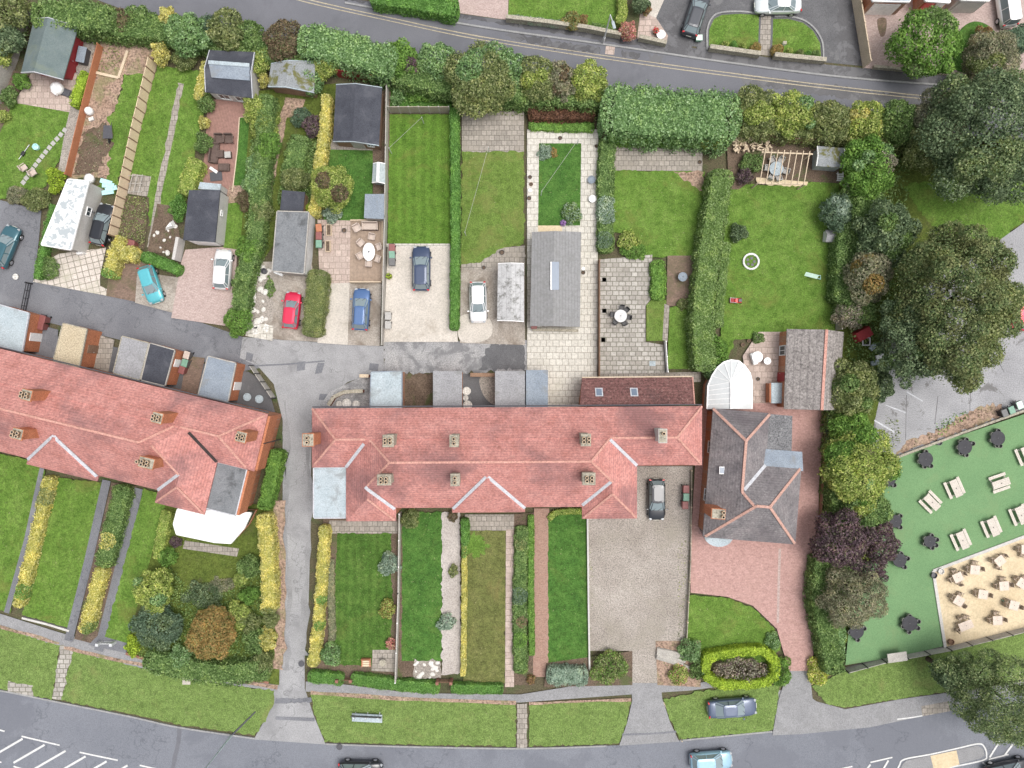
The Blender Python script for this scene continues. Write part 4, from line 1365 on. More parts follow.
# --- house drive and front lawn, far right
sheet('driveway', 'block', [(698, 404), (826, 402), (822, 480), (814, 560), (812, 670), (788, 670), (776, 628), (752, 605), (726, 596), (690, 592), (690, 545)])
sheet('lawn', 'lawn', [(688, 594), (726, 597), (752, 607), (772, 626), (780, 646), (770, 662), (700, 660), (686, 655)], rough=.5)
ribbon('drive_edge', 'block2', [(779, 548), (778, 580), (777, 622)], 2.5, curve=False)
# --- gravel drive
sheet('driveway', 'gravel', [(586, 466), (692, 466), (688, 560), (686, 640), (665, 655), (659, 682), (631, 682), (629, 650), (588, 650)])
# --- front gardens of the right terrace
sheet('soil_bed', 'soil', [(324, 518), (404, 518), (404, 680), (310, 680)])
sheet('patio', 'slab', [(330, 520), (398, 521), (398, 533), (328, 533)])
sheet('lawn', 'lawnmid', [(338, 533), (392, 533), (390, 560), (394, 600), (388, 660), (374, 664), (336, 664), (334, 600)], rough=.5)
sheet('patio', 'slab', [(373, 649), (397, 649), (396, 671), (372, 670)])
sheet('lawn', 'lawndark', [(403, 512), (443, 512), (442, 660), (402, 662)], rough=.4)
sheet('garden_path', 'palegravel', [(442, 512), (460, 512), (461, 672), (442, 674)], rough=.5)
sheet('soil_bed', 'soil', [(400, 660), (416, 660), (414, 676), (398, 676)])
sheet('rockery', 'gravel', [(415, 659), (441, 660), (441, 678), (414, 678)], rough=.8)
sheet('patio', 'slab', [(465, 514), (522, 514), (522, 530), (465, 530)])
sheet('lawn', 'lawnolive', [(468, 530), (506, 530), (505, 682), (464, 682)], rough=.4)
sheet('lawn_patch', 'lawn', [(467, 533), (484, 536), (489, 544), (484, 553), (474, 558), (467, 553)], rough=1.4, step=2)  # greener patch with a ragged edge at the head of the olive lawn
sheet('garden_path', 'pinkslab', [(506, 529), (515, 529), (514, 686), (505, 686)])
sheet('soil_bed', 'soil', [(514, 514), (534, 512), (534, 684), (514, 684)])
sheet('garden_path', 'brickpath', [(534, 508), (549, 508), (549, 676), (533, 676)])
sheet('lawn', 'lawndark', [(548, 513), (587, 513), (588, 668), (548, 668)], rough=.3)
sheet('soil_bed', 'soil', [(546, 662), (632, 650), (632, 684), (544, 686)])
sheet('soil_bed', 'mulch', [(655, 640), (700, 640), (700, 686), (657, 684)])
# --- front gardens of the left terrace
sheet('lawn', 'lawn', [(-60, 440), (28, 459), (47, 470), (12, 612), (-60, 596)], rough=.4)
ribbon('garden_path', 'lanedark', [(44, 468), (28, 540), (8, 612)], 5, curve=False, rough=.1)
sheet('lawn', 'lawn', [(52, 476), (104, 482), (72, 628), (24, 614)], rough=.4)
ribbon('garden_path', 'lanedark', [(108, 480), (90, 560), (70, 640)], 8.5, curve=False)
sheet('soil_bed', 'soil', [(113, 482), (138, 486), (100, 644), (76, 638)])
ribbon('garden_path', 'lanedark', [(140, 488), (120, 570), (100, 650)], 9, curve=False)
sheet('lawn', 'lawn', [(145, 488), (172, 496), (168, 530), (155, 560), (142, 600), (128, 645), (106, 638)], rough=.4)
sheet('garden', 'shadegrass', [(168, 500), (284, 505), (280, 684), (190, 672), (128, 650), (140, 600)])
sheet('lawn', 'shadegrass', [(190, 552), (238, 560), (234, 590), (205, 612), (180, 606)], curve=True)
sheet('patio', 'slab', [(186, 540), (240, 548), (238, 556), (184, 548)])
ribbon('soil_edge', 'mulch', [(281, 500), (281, 580), (281, 640), (278, 668)], 9, rough=.25)
sheet('pavement', 'lanedark', [(100, 634), (128, 642), (128, 652), (90, 644)])
# --- yards of the two terraces
sheet('yard', 'newtar', [(-40, 318), (250, 372), (268, 384), (276, 412), (250, 412), (-40, 345)])
sheet('yard', 'lanedark', [(44, 326), (60, 330), (57, 364), (36, 358)])
sheet('yard', 'slab', [(97, 334), (116, 340), (110, 372), (90, 366)])
sheet('yard', 'oldbrick', [(188, 356), (206, 358), (198, 396), (182, 392)])
sheet('yard', 'pitch', [(330, 392), (372, 372), (374, 410), (318, 410)])
sheet('yard', 'soil', [(402, 374), (434, 374), (434, 410), (402, 410)], rough=.5)
sheet('yard', 'newtar', [(461, 374), (526, 374), (526, 410), (461, 410)])
sheet('yard', 'gravel', [(480, 378), (496, 378), (496, 404), (484, 396)], curve=True)
# --- right-hand strip under trees, car park, beer garden
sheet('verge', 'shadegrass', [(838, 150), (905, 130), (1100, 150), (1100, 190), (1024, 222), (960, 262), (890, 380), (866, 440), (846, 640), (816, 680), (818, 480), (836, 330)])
sheet('verge', 'lawn', [(900, 185), (1100, 165), (1100, 190), (1024, 218), (1000, 240), (940, 240)], rough=1)
sheet('car_park', 'carpark', [(868, 446), (882, 380), (900, 300), (990, 246), (1024, 222), (1100, 190), (1100, 380), (1024, 410), (893, 458)])
for a, b in (((873, 420), (893, 432)), ((884, 405), (905, 413)), ((905, 392), (921, 401))): ribbon('bay_marking', 'lead', [a, b], 1.2, curve=False, rough=.3)
for a, b in (((905, 395), (904, 440)), ((936, 396), (933, 424)), ((969, 378), (968, 412)), ((990, 350), (1002, 372))): ribbon('slab_joint', 'wet', [a, b], .7, curve=False, rough=.5)
sheet('soil_bed', 'mulch', [(893, 454), (908, 440), (940, 428), (965, 412), (985, 404), (1000, 404), (996, 418), (940, 438)], rough=1.2)
sheet('artificial_turf', 'turf', [(844, 664), (850, 600), (866, 480), (893, 457), (1100, 388), (1100, 506), (1024, 536), (931, 571), (942, 645), (900, 655)])
sheet('patio', 'sand', [(931, 570), (1024, 536), (1100, 508), (1100, 612), (1024, 630), (943, 646)])


# ================================================================ BUILDINGS
def terrace(name, label, f, ze, rects, flats, valleys, darkvalleys, hips, chim, rzrot, wallm, winseg, doors=()):
    X = HipRoof(f, ze, 0.80)
    ridges = []
    for r in rects: ridges.append(X.hip(*r))
    base = X.W(195, 50, 0)
    root = thing(name, label, 'house', base)
    mb = MB()
    for i, (u0, v0, u1, v1) in enumerate(rects):
        pts = [X.W(u0 + 3, v0 + 3, 0), X.W(u1 - 3, v0 + 3, 0), X.W(u1 - 3, v1 - 3, 0), X.W(u0 + 3, v1 - 3, 0)]
        mb.prism(pts, -.01 * i, ze - .05 - .012 * i)
    mb.build('wall', M[wallm], root)
    roof = X.mb.build('roof', M['redtile'], root)
    for nm, segs, wd, mt in (('ridge_tiles', hips, .19, 'ridge'), ('valley_lead', valleys, .28, 'lead'), ('valley_lead', darkvalleys or (), .28, 'leaddark')):
        for a, b in segs:
            mb = MB(); X.strip(mb, a, b, wd, .06 if mt == 'ridge' else .10, 10); mb.build(nm, M[mt], roof)
    for (u0, v0, u1, v1, z, m_) in flats:
        pts = [X.W(u0, v0, 0), X.W(u1, v0, 0), X.W(u1, v1, 0), X.W(u0, v1, 0)]
        mb = MB(); mb.prism(pts, z - .18, z); fr = mb.build('flat_roof', M[m_], root)
        mb = MB()
        q = [Vector((p.x, p.y, z + .05)) for p in pts]
        for i in range(4):
            d = (q[(i + 1) % 4] - q[i]).normalized() * .06
            mb.beam(q[i] + d, q[(i + 1) % 4] - d, .1, .22)
        mb.build('flat_roof_edge', M['lead'], fr)
        ip = [X.W(u0 + 2, v0 - 4, 0), X.W(u1 + 4, v0 - 4, 0), X.W(u1 + 4, v1 - 2, 0), X.W(u0 + 2, v1 - 2, 0)]
        mb = MB(); mb.prism(ip, 0, z - .181); mb.build('wall', M[wallm], root)
    # gutters along the long eaves
    for a, b in (((0, -1.5), (390, -1.5)),):
        mb = MB(); mb.tube(X.W(*a, ze - .1), X.W(*b, ze - .1), .06, .06, 6); mb.build('gutter', M['darkgrey'], root)
    for (px, zt, pots, sz, mm) in chim:
        chimney(root, px, zt, ze + .8, mm, sz, rzrot, pots)
    for (a, b, ts, wd, ht, zc, o) in winseg:
        A, B = X.W(*a, 0), X.W(*b, 0)
        o = X.W(195 + o[0], 50 + o[1], 0) - X.W(195, 50, 0)
        for t in ts: window(root, A, B, t, zc, wd, ht, o)
    for (a, b, t, o, m_) in doors:
        A, B = X.W(*a, 0), X.W(*b, 0)
        o = X.W(195 + o[0], 50 + o[1], 0) - X.W(195, 50, 0)
        door(root, A, B, t, o, m_)
    return root, X


QUAD = ((-.25, -.16), (.25, -.16), (-.25, .16), (.25, .16))
PAIR = ((-.0, -.22), (.0, .22))
front = (0, 1); back = (0, -1)
fr_ = lambda u, v: (312 + u, 408.5 + v - u * 0.006)
RT, XR = terrace('terraced_house', 'red tiled terrace in the middle with a pale blue flat roofed corner', fr_, 5.2,
    [(0, 0, 390, 59), (34, 1, 325, 100), (270, 40, 325, 112), (34, 40, 84, 113), (140, 32, 213, 105)],
    [(1, 59, 34, 110, 5.0, 'feltpale')],
    [((56, 34), (34, 59)), ((57, 76), (83, 101)), ((175, 66), (141, 101)), ((177, 66), (213, 101)), ((270, 98), (296, 72)), ((295, 31), (325, 59))],
    None,
    [((29, 29.5), (58, 29.5)), ((0, 0), (29, 29.5)), ((29, 29.5), (2, 57)), ((84, 50.5), (275, 50.5)), ((295, 29.5), (360, 29.5)), ((360, 29.5), (390, 0)), ((360, 29.5), (389, 58)),
     ((275, 50.5), (295, 30)), ((275, 50.5), (298, 73)), ((297.5, 84), (271, 111)), ((297.5, 84), (324, 111)), ((59, 88), (83, 112)), ((84, 50.5), (59, 75)), ((84, 50.5), (62, 30))],
    [((308, 440), 8.6, PAIR, (1.1, 1.2), 'brickv'), ((388, 441), 9.6, QUAD, (1.0, 1.1), 'stone'), ((384, 480), 9.6, QUAD, (1.3, .95), 'stone'), ((454, 441), 9.6, PAIR, (.8, 1.1), 'stone'), ((455, 480), 9.6, PAIR, (.8, 1.1), 'stone'),
     ((586, 440), 9.6, QUAD, (.9, 1.1), 'stone'), ((589, 479), 9.6, QUAD, (1.2, 1.1), 'stone'), ((663, 436), 9.2, ((0, .25),), (.75, 1.3), 'render')],
    0, 'brick',
    [((143, 102), (210, 102), (.27, .72), 1.5, 1.2, 3.9, front), ((143, 102), (210, 102), (.3,), 2.0, 1.3, 1.4, front), ((90, 97), (140, 97), (.3, .75), 1.3, 1.2, 3.9, front), ((216, 97), (268, 97), (.3, .72), 1.3, 1.2, 3.9, front),
     ((273, 109), (322, 109), (.5,), 2.2, 1.2, 3.9, front), ((273, 109), (322, 109), (.5,), 2.2, 1.3, 1.4, front), ((37, 110), (81, 110), (.5,), 2.0, 1.2, 3.9, front), ((37, 110), (81, 110), (.5,), 2.0, 1.3, 1.4, front),
     ((3, 3), (387, 3), (.08, .2, .34, .45, .6, .75, .9), 1.1, 1.1, 3.9, back), ((322, 62), (322, 96), (.5,), 1.0, 1.1, 3.9, (1, 0)), ((3, 5), (3, 55), (.4,), .9, 1.1, 3.8, (-1, 0))],
    [((90, 97), (140, 97), .5, front, 'redcloth'), ((216, 97), (268, 97), .5, front, 'darkgrey'), ((143, 102), (210, 102), .8, front, 'white'), ((328, 56), (385, 56), .5, front, 'white')])

ca, sa = math.cos(math.radians(13.7)), math.sin(math.radians(13.7))
fl_ = lambda u, v: (268 - ca * u - sa * v, 414 - sa * u + ca * v)
LT, XL = terrace('terraced_house', 'long red tiled terrace set at a slant beside the lane with orange brick end wall', fl_, 5.2,
    [(0, 0, 420, 59), (38, 1, 360, 100), (38, 40, 89, 113), (150, 32, 223, 106)],
    [(8, 59, 39, 107, 5.0, 'feltworn')],
    [((64, 75), (89, 100)), ((186.5, 66), (222, 101)), ((186.5, 66), (151, 101))],
    [((64, 33), (38, 58.5))],
    [((34, 29.5), (72, 29.5)), ((100, 50.5), (330, 50.5)), ((34, 29.5), (2, 2)), ((34, 29.5), (8, 57)), ((100, 50.5), (78, 30)), ((88, 50.5), (64, 76)), ((63, 88), (88, 112)), ((63, 88), (39, 112))],
    [((26, 395), 9.8, QUAD, (1.0, 1.0), 'brickv'), ((17, 434), 9.8, QUAD, (1.0, 1.0), 'brickv'), ((157, 418), 9.6, QUAD, (1.0, 1.0), 'brickv'), ((146, 463), 9.6, QUAD + ((-.75, 0),), (1.5, 1.0), 'brickv'), ((241, 437), 9.0, QUAD, (1.0, 1.0), 'brickv')],
    math.radians(-13.7), 'brick',
    [((3, 4), (3, 56), (.5,), .9, 1.0, 3.9, (-1, 0)), ((10, 62), (10, 104), (.55,), 2.0, 1.2, 3.8, (-1, 0)), ((92, 97), (150, 97), (.3, .7), 1.4, 1.2, 3.9, front), ((153, 103), (220, 103), (.3, .7), 1.5, 1.2, 3.9, front),
     ((42, 110), (86, 110), (.5,), 2.0, 1.2, 3.9, front), ((3, 3), (300, 3), (.1, .3, .5, .75), 1.1, 1.1, 3.9, back)],
    [((92, 97), (150, 97), .5, front, 'white'), ((153, 103), (220, 103), .5, front, 'darkgrey')])
# hung-tile skirt of the end wall
for (a, b) in (((-1.0, 2), (-1.0, 58)), ((6.5, 60), (6.5, 106))):
    mb = MB(); mb.beam(XL.W(*a, 5.0), XL.W(*b, 5.0), .25, 2.2); mb.build('hung_tile', M['brickv'], LT)
mb = MB(); mb.tube(XL.W(-2.2, 30, 5), XL.W(-2.2, 30, 0), .06, .06, 8); mb.build('downpipe', M['black'], LT)

# lean-to behind the right terrace
pts = [P(582, 378, 2.7), P(692, 377, 2.7), P(694, 405, 4.4), P(580, 406, 4.4)]
root = thing('rear_extension', 'brown tiled lean-to with two roof windows behind the red terrace', 'extension', cen(pts))
mb = MB(); q = inset(pts, .25); mb.prism(q, 0, 2.5); mb.build('wall', M['brick'], root)
mb = MB(); mb.grid([[p for p in pts], [p - Vector((0, 0, .14)) for p in pts]]); ro = mb.build('roof', M['slatebrown'], root)
for px in ((599, 392), (634, 392)):
    z = 3.55; c = P(px[0], px[1], z)
    sl = math.atan2(1.7, 2.6)
    for nm, s, dz, mt in (('skylight', (.72, .95), 0, 'lead'), ('skylight_pane', (.52, .74), .03, 'skyglass')):
        mb = MB()
        w2, l2 = s[0] / 2, s[1] / 2
        mb.grid([[c + Vector((a, b * math.cos(sl), -b * math.sin(sl) + dz + t)) for a, b in ((-w2, -l2), (w2, -l2), (w2, l2), (-w2, l2))] for t in (0.0, .09)])
        if nm == 'skylight': fr2 = mb.build(nm, M[mt], ro)
        else: mb.build(nm, M[mt], fr2)
mb = MB(); mb.beam(pts[0] + Vector((0, .06, .02)), pts[1] + Vector((0, .06, .02)), .1, .12); mb.build('gutter', M['rawtimber'], root)
mb = MB(); mb.beam(pts[1] + Vector((.05, 0, .06)), pts[2] + Vector((.05, 0, .06)), .12, .16); mb.build('bargeboard', M['ridge'], root)
window(root, q[0], q[1], .3, 1.4, 1.4, 1.1, Vector((0, 1, 0))); window(root, q[0], q[1], .75, 1.4, 1.4, 1.1, Vector((0, 1, 0))); door(root, q[0], q[1], .52, Vector((0, 1, 0)))

# slate house on the right
a45 = math.radians(4.6)
fs_ = lambda u, v: (713 + math.cos(a45) * u - math.sin(a45) * v, 408.5 + math.sin(a45) * u + math.cos(a45) * v)
X = HipRoof(fs_, 3.6, 0.78)
X.hip(0, 0, 57, 128); X.hip(1, 50, 93, 129)
base = X.W(45, 64, 0)
SH = thing('detached_house', 'detached grey slate house with terracotta hip ridges on the pink drive', 'house', base)
mb = MB()
for i, (u0, v0, u1, v1) in enumerate(((4, 3, 53, 125), (5, 54, 90, 126))):
    mb.prism([X.W(u0, v0, 0), X.W(u1, v0, 0), X.W(u1, v1, 0), X.W(u0, v1, 0)], -.01 * i, 3.55 - .01 * i)
mb.build('wall', M['brick'], SH)
ro = X.mb.build('roof', M['slate'], SH)
for a, b in (((28.5, 28.5), (28.5, 78)), ((28.5, 28.5), (0, 0)), ((28.5, 28.5), (57, 1)), ((28.5, 78), (39, 90)), ((40.5, 89.5), (53.5, 89.5)), ((40.5, 89.5), (2, 128)), ((53.5, 89.5), (93, 51)), ((53.5, 89.5), (92, 128))):
    mb = MB(); X.strip(mb, a, b, .24, .07, 10); mb.build('ridge_tiles', M['slateridge'], ro)
mb = MB(); X.strip(mb, (31, 76), (56, 52), .3, .10, 8); mb.build('valley_lead', M['lead'], ro)
mb = MB()
p0, p1, p2, p3 = X.W(50, 36, 3.72), X.W(92, 36, 3.72), X.W(94, 55, 3.82), X.W(52, 55, 3.82)
mb.grid([[p0, p1, p2, p3], [v - Vector((0, 0, .2)) for v in (p0, p1, p2, p3)]]); mb.build('lead_apron', M['feltblue'], SH)
mb = MB()
p0, p1, p2, p3 = X.W(49.5, 1, 0), X.W(80, 1, 0), X.W(82, 36, 0), X.W(51, 36, 0)
mb.prism([p0, p1, p2, p3], 3.3, 3.55); mb.build('flat_roof', M['darkchip'], SH)
mb = MB(); mb.prism([X.W(52, 3, 0), X.W(78, 3, 0), X.W(80, 52, 0), X.W(52, 52, 0)], 0, 3.28); mb.build('wall', M['brick'], SH)
mb = MB()
mb.prism([X.W(3 + 15 + 15 * math.cos(t), 127 + 12 * math.sin(t), 0) for t in [math.pi * i / 10 for i in range(11)]], 2.75, 2.9); mb.build('bay_roof', M['feltpale'], SH)
mb = MB()
mb.prism([X.W(3 + 15 + 13 * math.cos(t), 124 + 12 * math.sin(t), 0) for t in [math.pi * i / 10 for i in range(11)]], 0, 2.74); mb.build('bay_window', M['glass'], SH)
chimney(SH, (718.5, 514), 7.0, 4.0, 'brickv', (1.35, .95), -a45, ((.42, -.22), (.42, .22)), 'pot')
cc = X.W(11, 60, X.z(11, 60) + .1)
mb = MB(); mb.box(cc, (.5, .7, .12)); sk = mb.build('skylight', M['white'], ro)
mb = MB(); mb.box(cc + Vector((0, 0, .07)), (.38, .56, .03)); mb.build('pane', M['skyglass'], sk)
o = X.W(-1, 0, 0) - X.W(0, 0, 0)
for t in (.3, .7): window(SH, X.W(4, 3, 0), X.W(4, 125, 0), t, 2.2, 1.2, 1.1, o)
o = X.W(1, 0, 0) - X.W(0, 0, 0)
window(SH, X.W(90, 54, 0), X.W(90, 126, 0), .75, 2.2, 1.6, 1.2, o)
o = X.W(0, 1, 0) - X.W(0, 0, 0)
window(SH, X.W(40, 126, 0), X.W(90, 126, 0), .6, 2.0, 1.8, 1.3, o); door(SH, X.W(40, 126, 0), X.W(90, 126, 0), .15, o, 'white')

gable_building('garage', 'grey pantiled garage with orange brick side behind the slate house', 'garage', [(787, 329), (844, 332), (838, 410), (784, 409)], 2.5, 1.5, 0, 'greytile', 'brick', ridge='ridge',
    doors=((3, .4, 'redcloth', .9),), wins=((3, .75, 1.0, 1.6, 1.3),), offs=.58)

# white conservatory with a rounded end
zc = 2.3
pts = seq([(707, 409), (708, 386), (712, 376), (717, 368), (724, 362), (731, 360), (739, 361), (745, 366), (750, 373), (752, 381), (752, 409)], zc)
root = thing('conservatory', 'white conservatory with a rounded end behind the slate house', 'conservatory', cen(pts))
q = inset(pts, .12)
mb = MB(); mb.prism(q, 0, .6); mb.build('dwarf_wall', M['brick'], root)
mb = MB(); mb.prism(inset(pts, .2), .6, zc - .06); mb.build('glazing', M['glassroof'], root)
apex, rear = P(731, 382, 3.3), P(731, 409, 3.3)
mb = MB()
for a, b in zip(pts[1:-1], pts[2:-1]): mb.poly([a, b, apex])
mb.poly([pts[0], pts[1], apex, rear]); mb.poly([pts[-2], pts[-1], rear, apex]); mb.poly([pts[0], rear, pts[-1]])
ro = mb.build('roof', M['whitepoly'], root)
mb = MB()
u = Vector((0, 0, .05))
for p in pts[1:-1]: mb.beam(p + u, apex + u, .06, .06)
for k in range(1, 5):
    t = k / 5
    mb.beam(pts[0].lerp(pts[1], t) + u, rear.lerp(apex, t) + u, .06, .06); mb.beam(pts[-1].lerp(pts[-2], t) + u, rear.lerp(apex, t) + u, .06, .06)
mb.beam(apex + u * 2, rear + u * 2, .16, .12)
mb.build('glazing_bar', M['white'], ro)
mb = MB(); mb.wall([Vector((p.x, p.y, 0)) for p in pts], .12, zc - .14, zc + .03); mb.build('gutter', M['white'], root)

# white roofed bay at the end of the slanted terrace
pts = seq([(178, 509), (251, 513), (244, 528), (231, 543), (215, 542), (177, 534), (174, 524)], 2.8)
root = thing('conservatory', 'white flat topped sun room at the front of the slanted terrace', 'conservatory', cen(pts))
mb = MB(); mb.prism(inset(pts, .2), 0, .7); mb.build('dwarf_wall', M['brick'], root)
mb = MB(); mb.prism(inset(pts, .26), .7, 2.6); mb.build('glazing', M['glass'], root)
mb = MB(); mb.grid([pts, [v - Vector((0, 0, .18)) for v in pts]]); ro = mb.build('roof', M['white'], root)
for k in range(1, 8):
    t = k / 8
    mb = MB(); mb.beam(pts[0].lerp(pts[1], t) + Vector((0, 0, .03)), pts[5].lerp(pts[3], t) + Vector((0, 0, .03)), .05, .05); mb.build('glazing_bar', M['whitewear'], ro)
mb = MB(); mb.wall(pts, .14, 2.6, 2.9, True); mb.build('gutter', M['white'], root)

# flat roofed yard buildings
flat_building('outhouse', 'pale blue flat roofed outhouse at the left end of the lane', 'outhouse', [(-6, 303), (29, 313), (22, 352), (-16, 342)], 2.9, 'feltpale', 'brickv', trim='lead', doors=((1, .6, 'white', .8),))
flat_building('outhouse', 'outhouse with a tan chipping roof and orange brick side', 'outhouse', [(63, 323), (87, 329), (79, 368), (53, 361)], 2.9, 'chipping', 'brickv', trim='stone', doors=((1, .5, 'brownwood', .8),))
flat_building('outhouse', 'outhouse with a blotchy grey roof next to the mossy black one', 'outhouse', [(122, 336), (149, 343), (140, 380), (113, 373)], 2.7, 'feltgrey', 'brick', trim='stone')
flat_building('outhouse', 'outhouse with a dark mossy roof and brick side wall', 'outhouse', [(150, 343), (175, 350), (165, 386), (141, 380)], 2.8, 'felt', 'brickv', trim='greywood', doors=((1, .35, 'white', .75),))
flat_building('outhouse', 'blue grey felt roofed outhouse nearest the road junction', 'outhouse', [(208, 356), (236, 363), (228, 402), (198, 395)], 2.9, 'feltblue', 'brickv', trim='greywood', doors=((1, .6, 'white', .8),))
flat_building('outhouse', 'pale blue roofed outhouse beside the curved yard wall', 'outhouse', [(371, 372), (402, 371), (402, 410), (370, 410)], 2.6, 'feltpale', 'brick', trim='feltblue')
flat_building('outhouse', 'plain grey roofed outhouse next to the muddy yard', 'outhouse', [(433, 371), (462, 371), (462, 410), (433, 410)], 2.6, 'feltgrey', 'brick')
flat_building('outhouse', 'grey outhouse with dark stains at its foot by the three round pots', 'outhouse', [(495, 371), (525, 371), (525, 410), (495, 410)], 2.6, 'feltgrey', 'brick')
flat_building('outhouse', 'blue grey boarded outhouse beside the white paving', 'outhouse', [(526, 370), (548, 370), (548, 410), (526, 410)], 2.7, 'feltblue', 'brick')

# sheds and garages
gable_building('summer_house', 'large green felt summer house with a red front', 'shed', [(34, 19), (78, 27), (63, 79), (21, 72)], 2.3, .9, 0, 'feltgreen', 'redcloth', trim='lead', doors=((1, .5, 'redcloth', .9),), offs=.45, over=.85)
flat_building('garage', 'long white garage with peeling roof beside the black car', 'garage', [(68, 179), (89, 181), (71, 250), (41, 245)], 2.7, 'peel', 'render', trim='white', wins=((1, .4, .9, .8, 1.5),), doors=((2, .5, 'greywood', 2.0),))
root = gable_building('garden_room', 'black felt garden room with a pale glazed strip across its roof', 'shed', [(210, 50), (254, 52), (252, 98), (206, 92)], 2.3, .7, 1, 'felt', 'render', trim='lead', wins=((2, .3, 1.2, 1.3, 1.3), (2, .7, 1.2, 1.3, 1.3)))
a_, b_ = P(209, 63, 2.95), P(250, 66, 2.95)
c_, d_ = P(250, 81, 2.75), P(212, 78, 2.78)
up = Vector((0, 0, .14))
mb = MB(); mb.grid([[a_ + up, b_ + up, c_ + up, d_ + up], [a_, b_, c_, d_]]); fr2 = mb.build('roof_glazing', M['feltblue'], root)
mb = MB(); mb.beam(a_ + up * 1.5, b_ + up * 1.5, .35, .1); mb.build('glazing_trim', M['feltpale'], fr2)
flat_building('garage', 'garage with dark grey felt roof and white walls above the pink block drive', 'garage', [(189, 190), (220, 190), (215, 242), (183, 240)], 2.6, 'felt', 'render', doors=((2, .5, 'white', 2.3),), wins=((1, .4, .6, .5, 1.6),))
flat_building('garden_store', 'small pale roofed store joined to the back of the dark felt garage', 'shed', [(200, 182), (221, 184), (220, 190), (198, 189)], 2.2, 'feltpale', 'render')
flat_building('garage', 'garage with a worn grey felt roof and one bright white side', 'garage', [(277, 211), (309, 212), (304, 274), (272, 271)], 2.6, 'feltworn', 'whitewear', trim='greywood', doors=((2, .5, 'greywood', 2.2),))
flat_building('shed', 'small dark felt shed against the end of the worn grey garage', 'shed', [(282, 190), (305, 192), (303, 211), (280, 210)], 2.0, 'felt', 'brownwood')
gable_building('shed', 'mossy glass and felt shed hidden under the hedge', 'shed', [(271, 64), (315, 62), (314, 92), (268, 86)], 2.0, .5, 0, 'feltmoss', 'brownwood', trim='feltpale', offs=.42)
gable_building('shed', 'square navy felt shed with a pale blue gutter', 'shed', [(336, 85), (382, 88), (379, 145), (333, 141)], 2.2, .55, 0, 'felt', 'brownwood', trim='feltpale', doors=((2, .5, 'greywood', 1.2),), wins=((2, .2, .7, .8, 1.4),), offs=.45)
flat_building('tool_store', 'small pale grey flat topped store by the timber deck', 'shed', [(365, 194), (384, 194), (384, 219), (364, 218)], 1.9, 'feltblue', 'greywood', doors=((3, .5, 'greywood', .8),))
gable_building('greenhouse', 'small clear greenhouse against the grey fence', 'greenhouse', [(373, 164), (385, 164), (385, 183), (372, 182)], 1.8, .4, 0, 'glassroof', 'glassroof', ridge='white', trim='white')
root = gable_building('garage', 'wide corrugated grey garage with a roof light beside the white paving', 'garage', [(532, 232), (581, 232), (580, 327), (530, 326)], 2.4, .5, 0, 'asbestos', 'render', doors=((2, .5, 'greywood', 2.3),), offs=.45)
a_, b_, c_, d_ = P(551, 262, 2.85), P(559, 262, 2.8), P(559, 290, 2.8), P(551, 290, 2.85)
mb = MB(); mb.grid([[v + Vector((0, 0, .12)) for v in (a_, b_, c_, d_)], [v - Vector((0, 0, .12)) for v in (a_, b_, c_, d_)]]); mb.build('roof_light', M['skyglass'], root)
mb = MB(); mb.beam(a_ + Vector((0, 0, .16)), d_ + Vector((0, 0, .16)), .12, .12); mb.build('roof_light_frame', M['white'], root)
gable_building('garage', 'narrow pale corrugated garage specked with black moss beside the white hatchback', 'garage', [(498, 264), (524, 264), (524, 321), (497, 320)], 2.2, .35, 0, 'asbestosmoss', 'render', trim='white', doors=((2, .5, 'white', 2.0),))
root = gable_building('greenhouse', 'small mossy glass roofed greenhouse beyond the pergola', 'greenhouse', [(818, 146), (844, 148), (843, 168), (817, 166)], 1.9, .25, 1, 'feltmoss', 'glassroof', trim='white')

# house fronts across the top road
def porch(name, label, px, z, h2, roof, wall_, drs):
    return flat_building(name, label, 'house', px, z, roof, wall_, trim='white', doors=drs)
root = flat_building('attached_garage', 'brick garage with a white door at the top of the wide brick drive', 'garage', [(868, -55), (912, -55), (910, 2), (872, 1)], 2.7, 'feltpale', 'brick', trim='white', doors=((2, .5, 'white', 2.6),))
flat_building('porch', 'white framed porch with a red door at the top edge', 'porch', [(926, -40), (953, -40), (950, 3), (925, 1)], 2.4, 'whitewear', 'brick', trim='white', doors=((2, .7, 'redplastic', .9), (2, .25, 'white', .8)))
flat_building('attached_garage', 'cream fronted garage between the red porch door and the white van', 'garage', [(962, -50), (992, -50), (990, 1), (960, 0)], 2.5, 'whitewear', 'render', trim='white', doors=((2, .5, 'render', 2.3),))


# ================================================================ VEGETATION
G_ = 'shrubs and trees along the top road'
hedge('hedge', 'dense green hedge above the green felt summer house', [(34, 14), (70, 12), (108, 18)], 30, 3.0, 'mid', .24, G_)
tree('tree', 'dark green tree cut by the top left corner', 4, 12, 24, 20, 4.5, 'olive', .26, G_)
tree('tree', 'darker tree standing left of the green summer house', 8, 40, 18, 14, 3.8, 'dark', .26, G_)
shrub('shrub', 'yellow green shrub left of the summer house fence', 2, 56, 12, 14, 2.8, 'yellowgreen', .22, G_)
shrub('shrub', 'reddish green scrub at the end of the brown mulch bed', 122, 24, 18, 13, 2.2, 'rust', .22, G_)
shrub('shrub', 'mid green bush where the top road edge shows behind the mulch bed', 140, 18, 18, 11, 2.4, 'mid', .22, G_)
shrub('shrub', 'pale yellow flowering bush reaching over the road edge', 169, 18, 8, 9, 2.8, 'golden', .2, G_)
shrub('shrub', 'golden round bush at the head of the beige fence', 161, 55, 9, 14, 2.2, 'golden', .18)
tree('tree', 'broad bright leaved bush behind the golden round bush', 190, 35, 24, 18, 3.4, 'laurel', .26, G_)
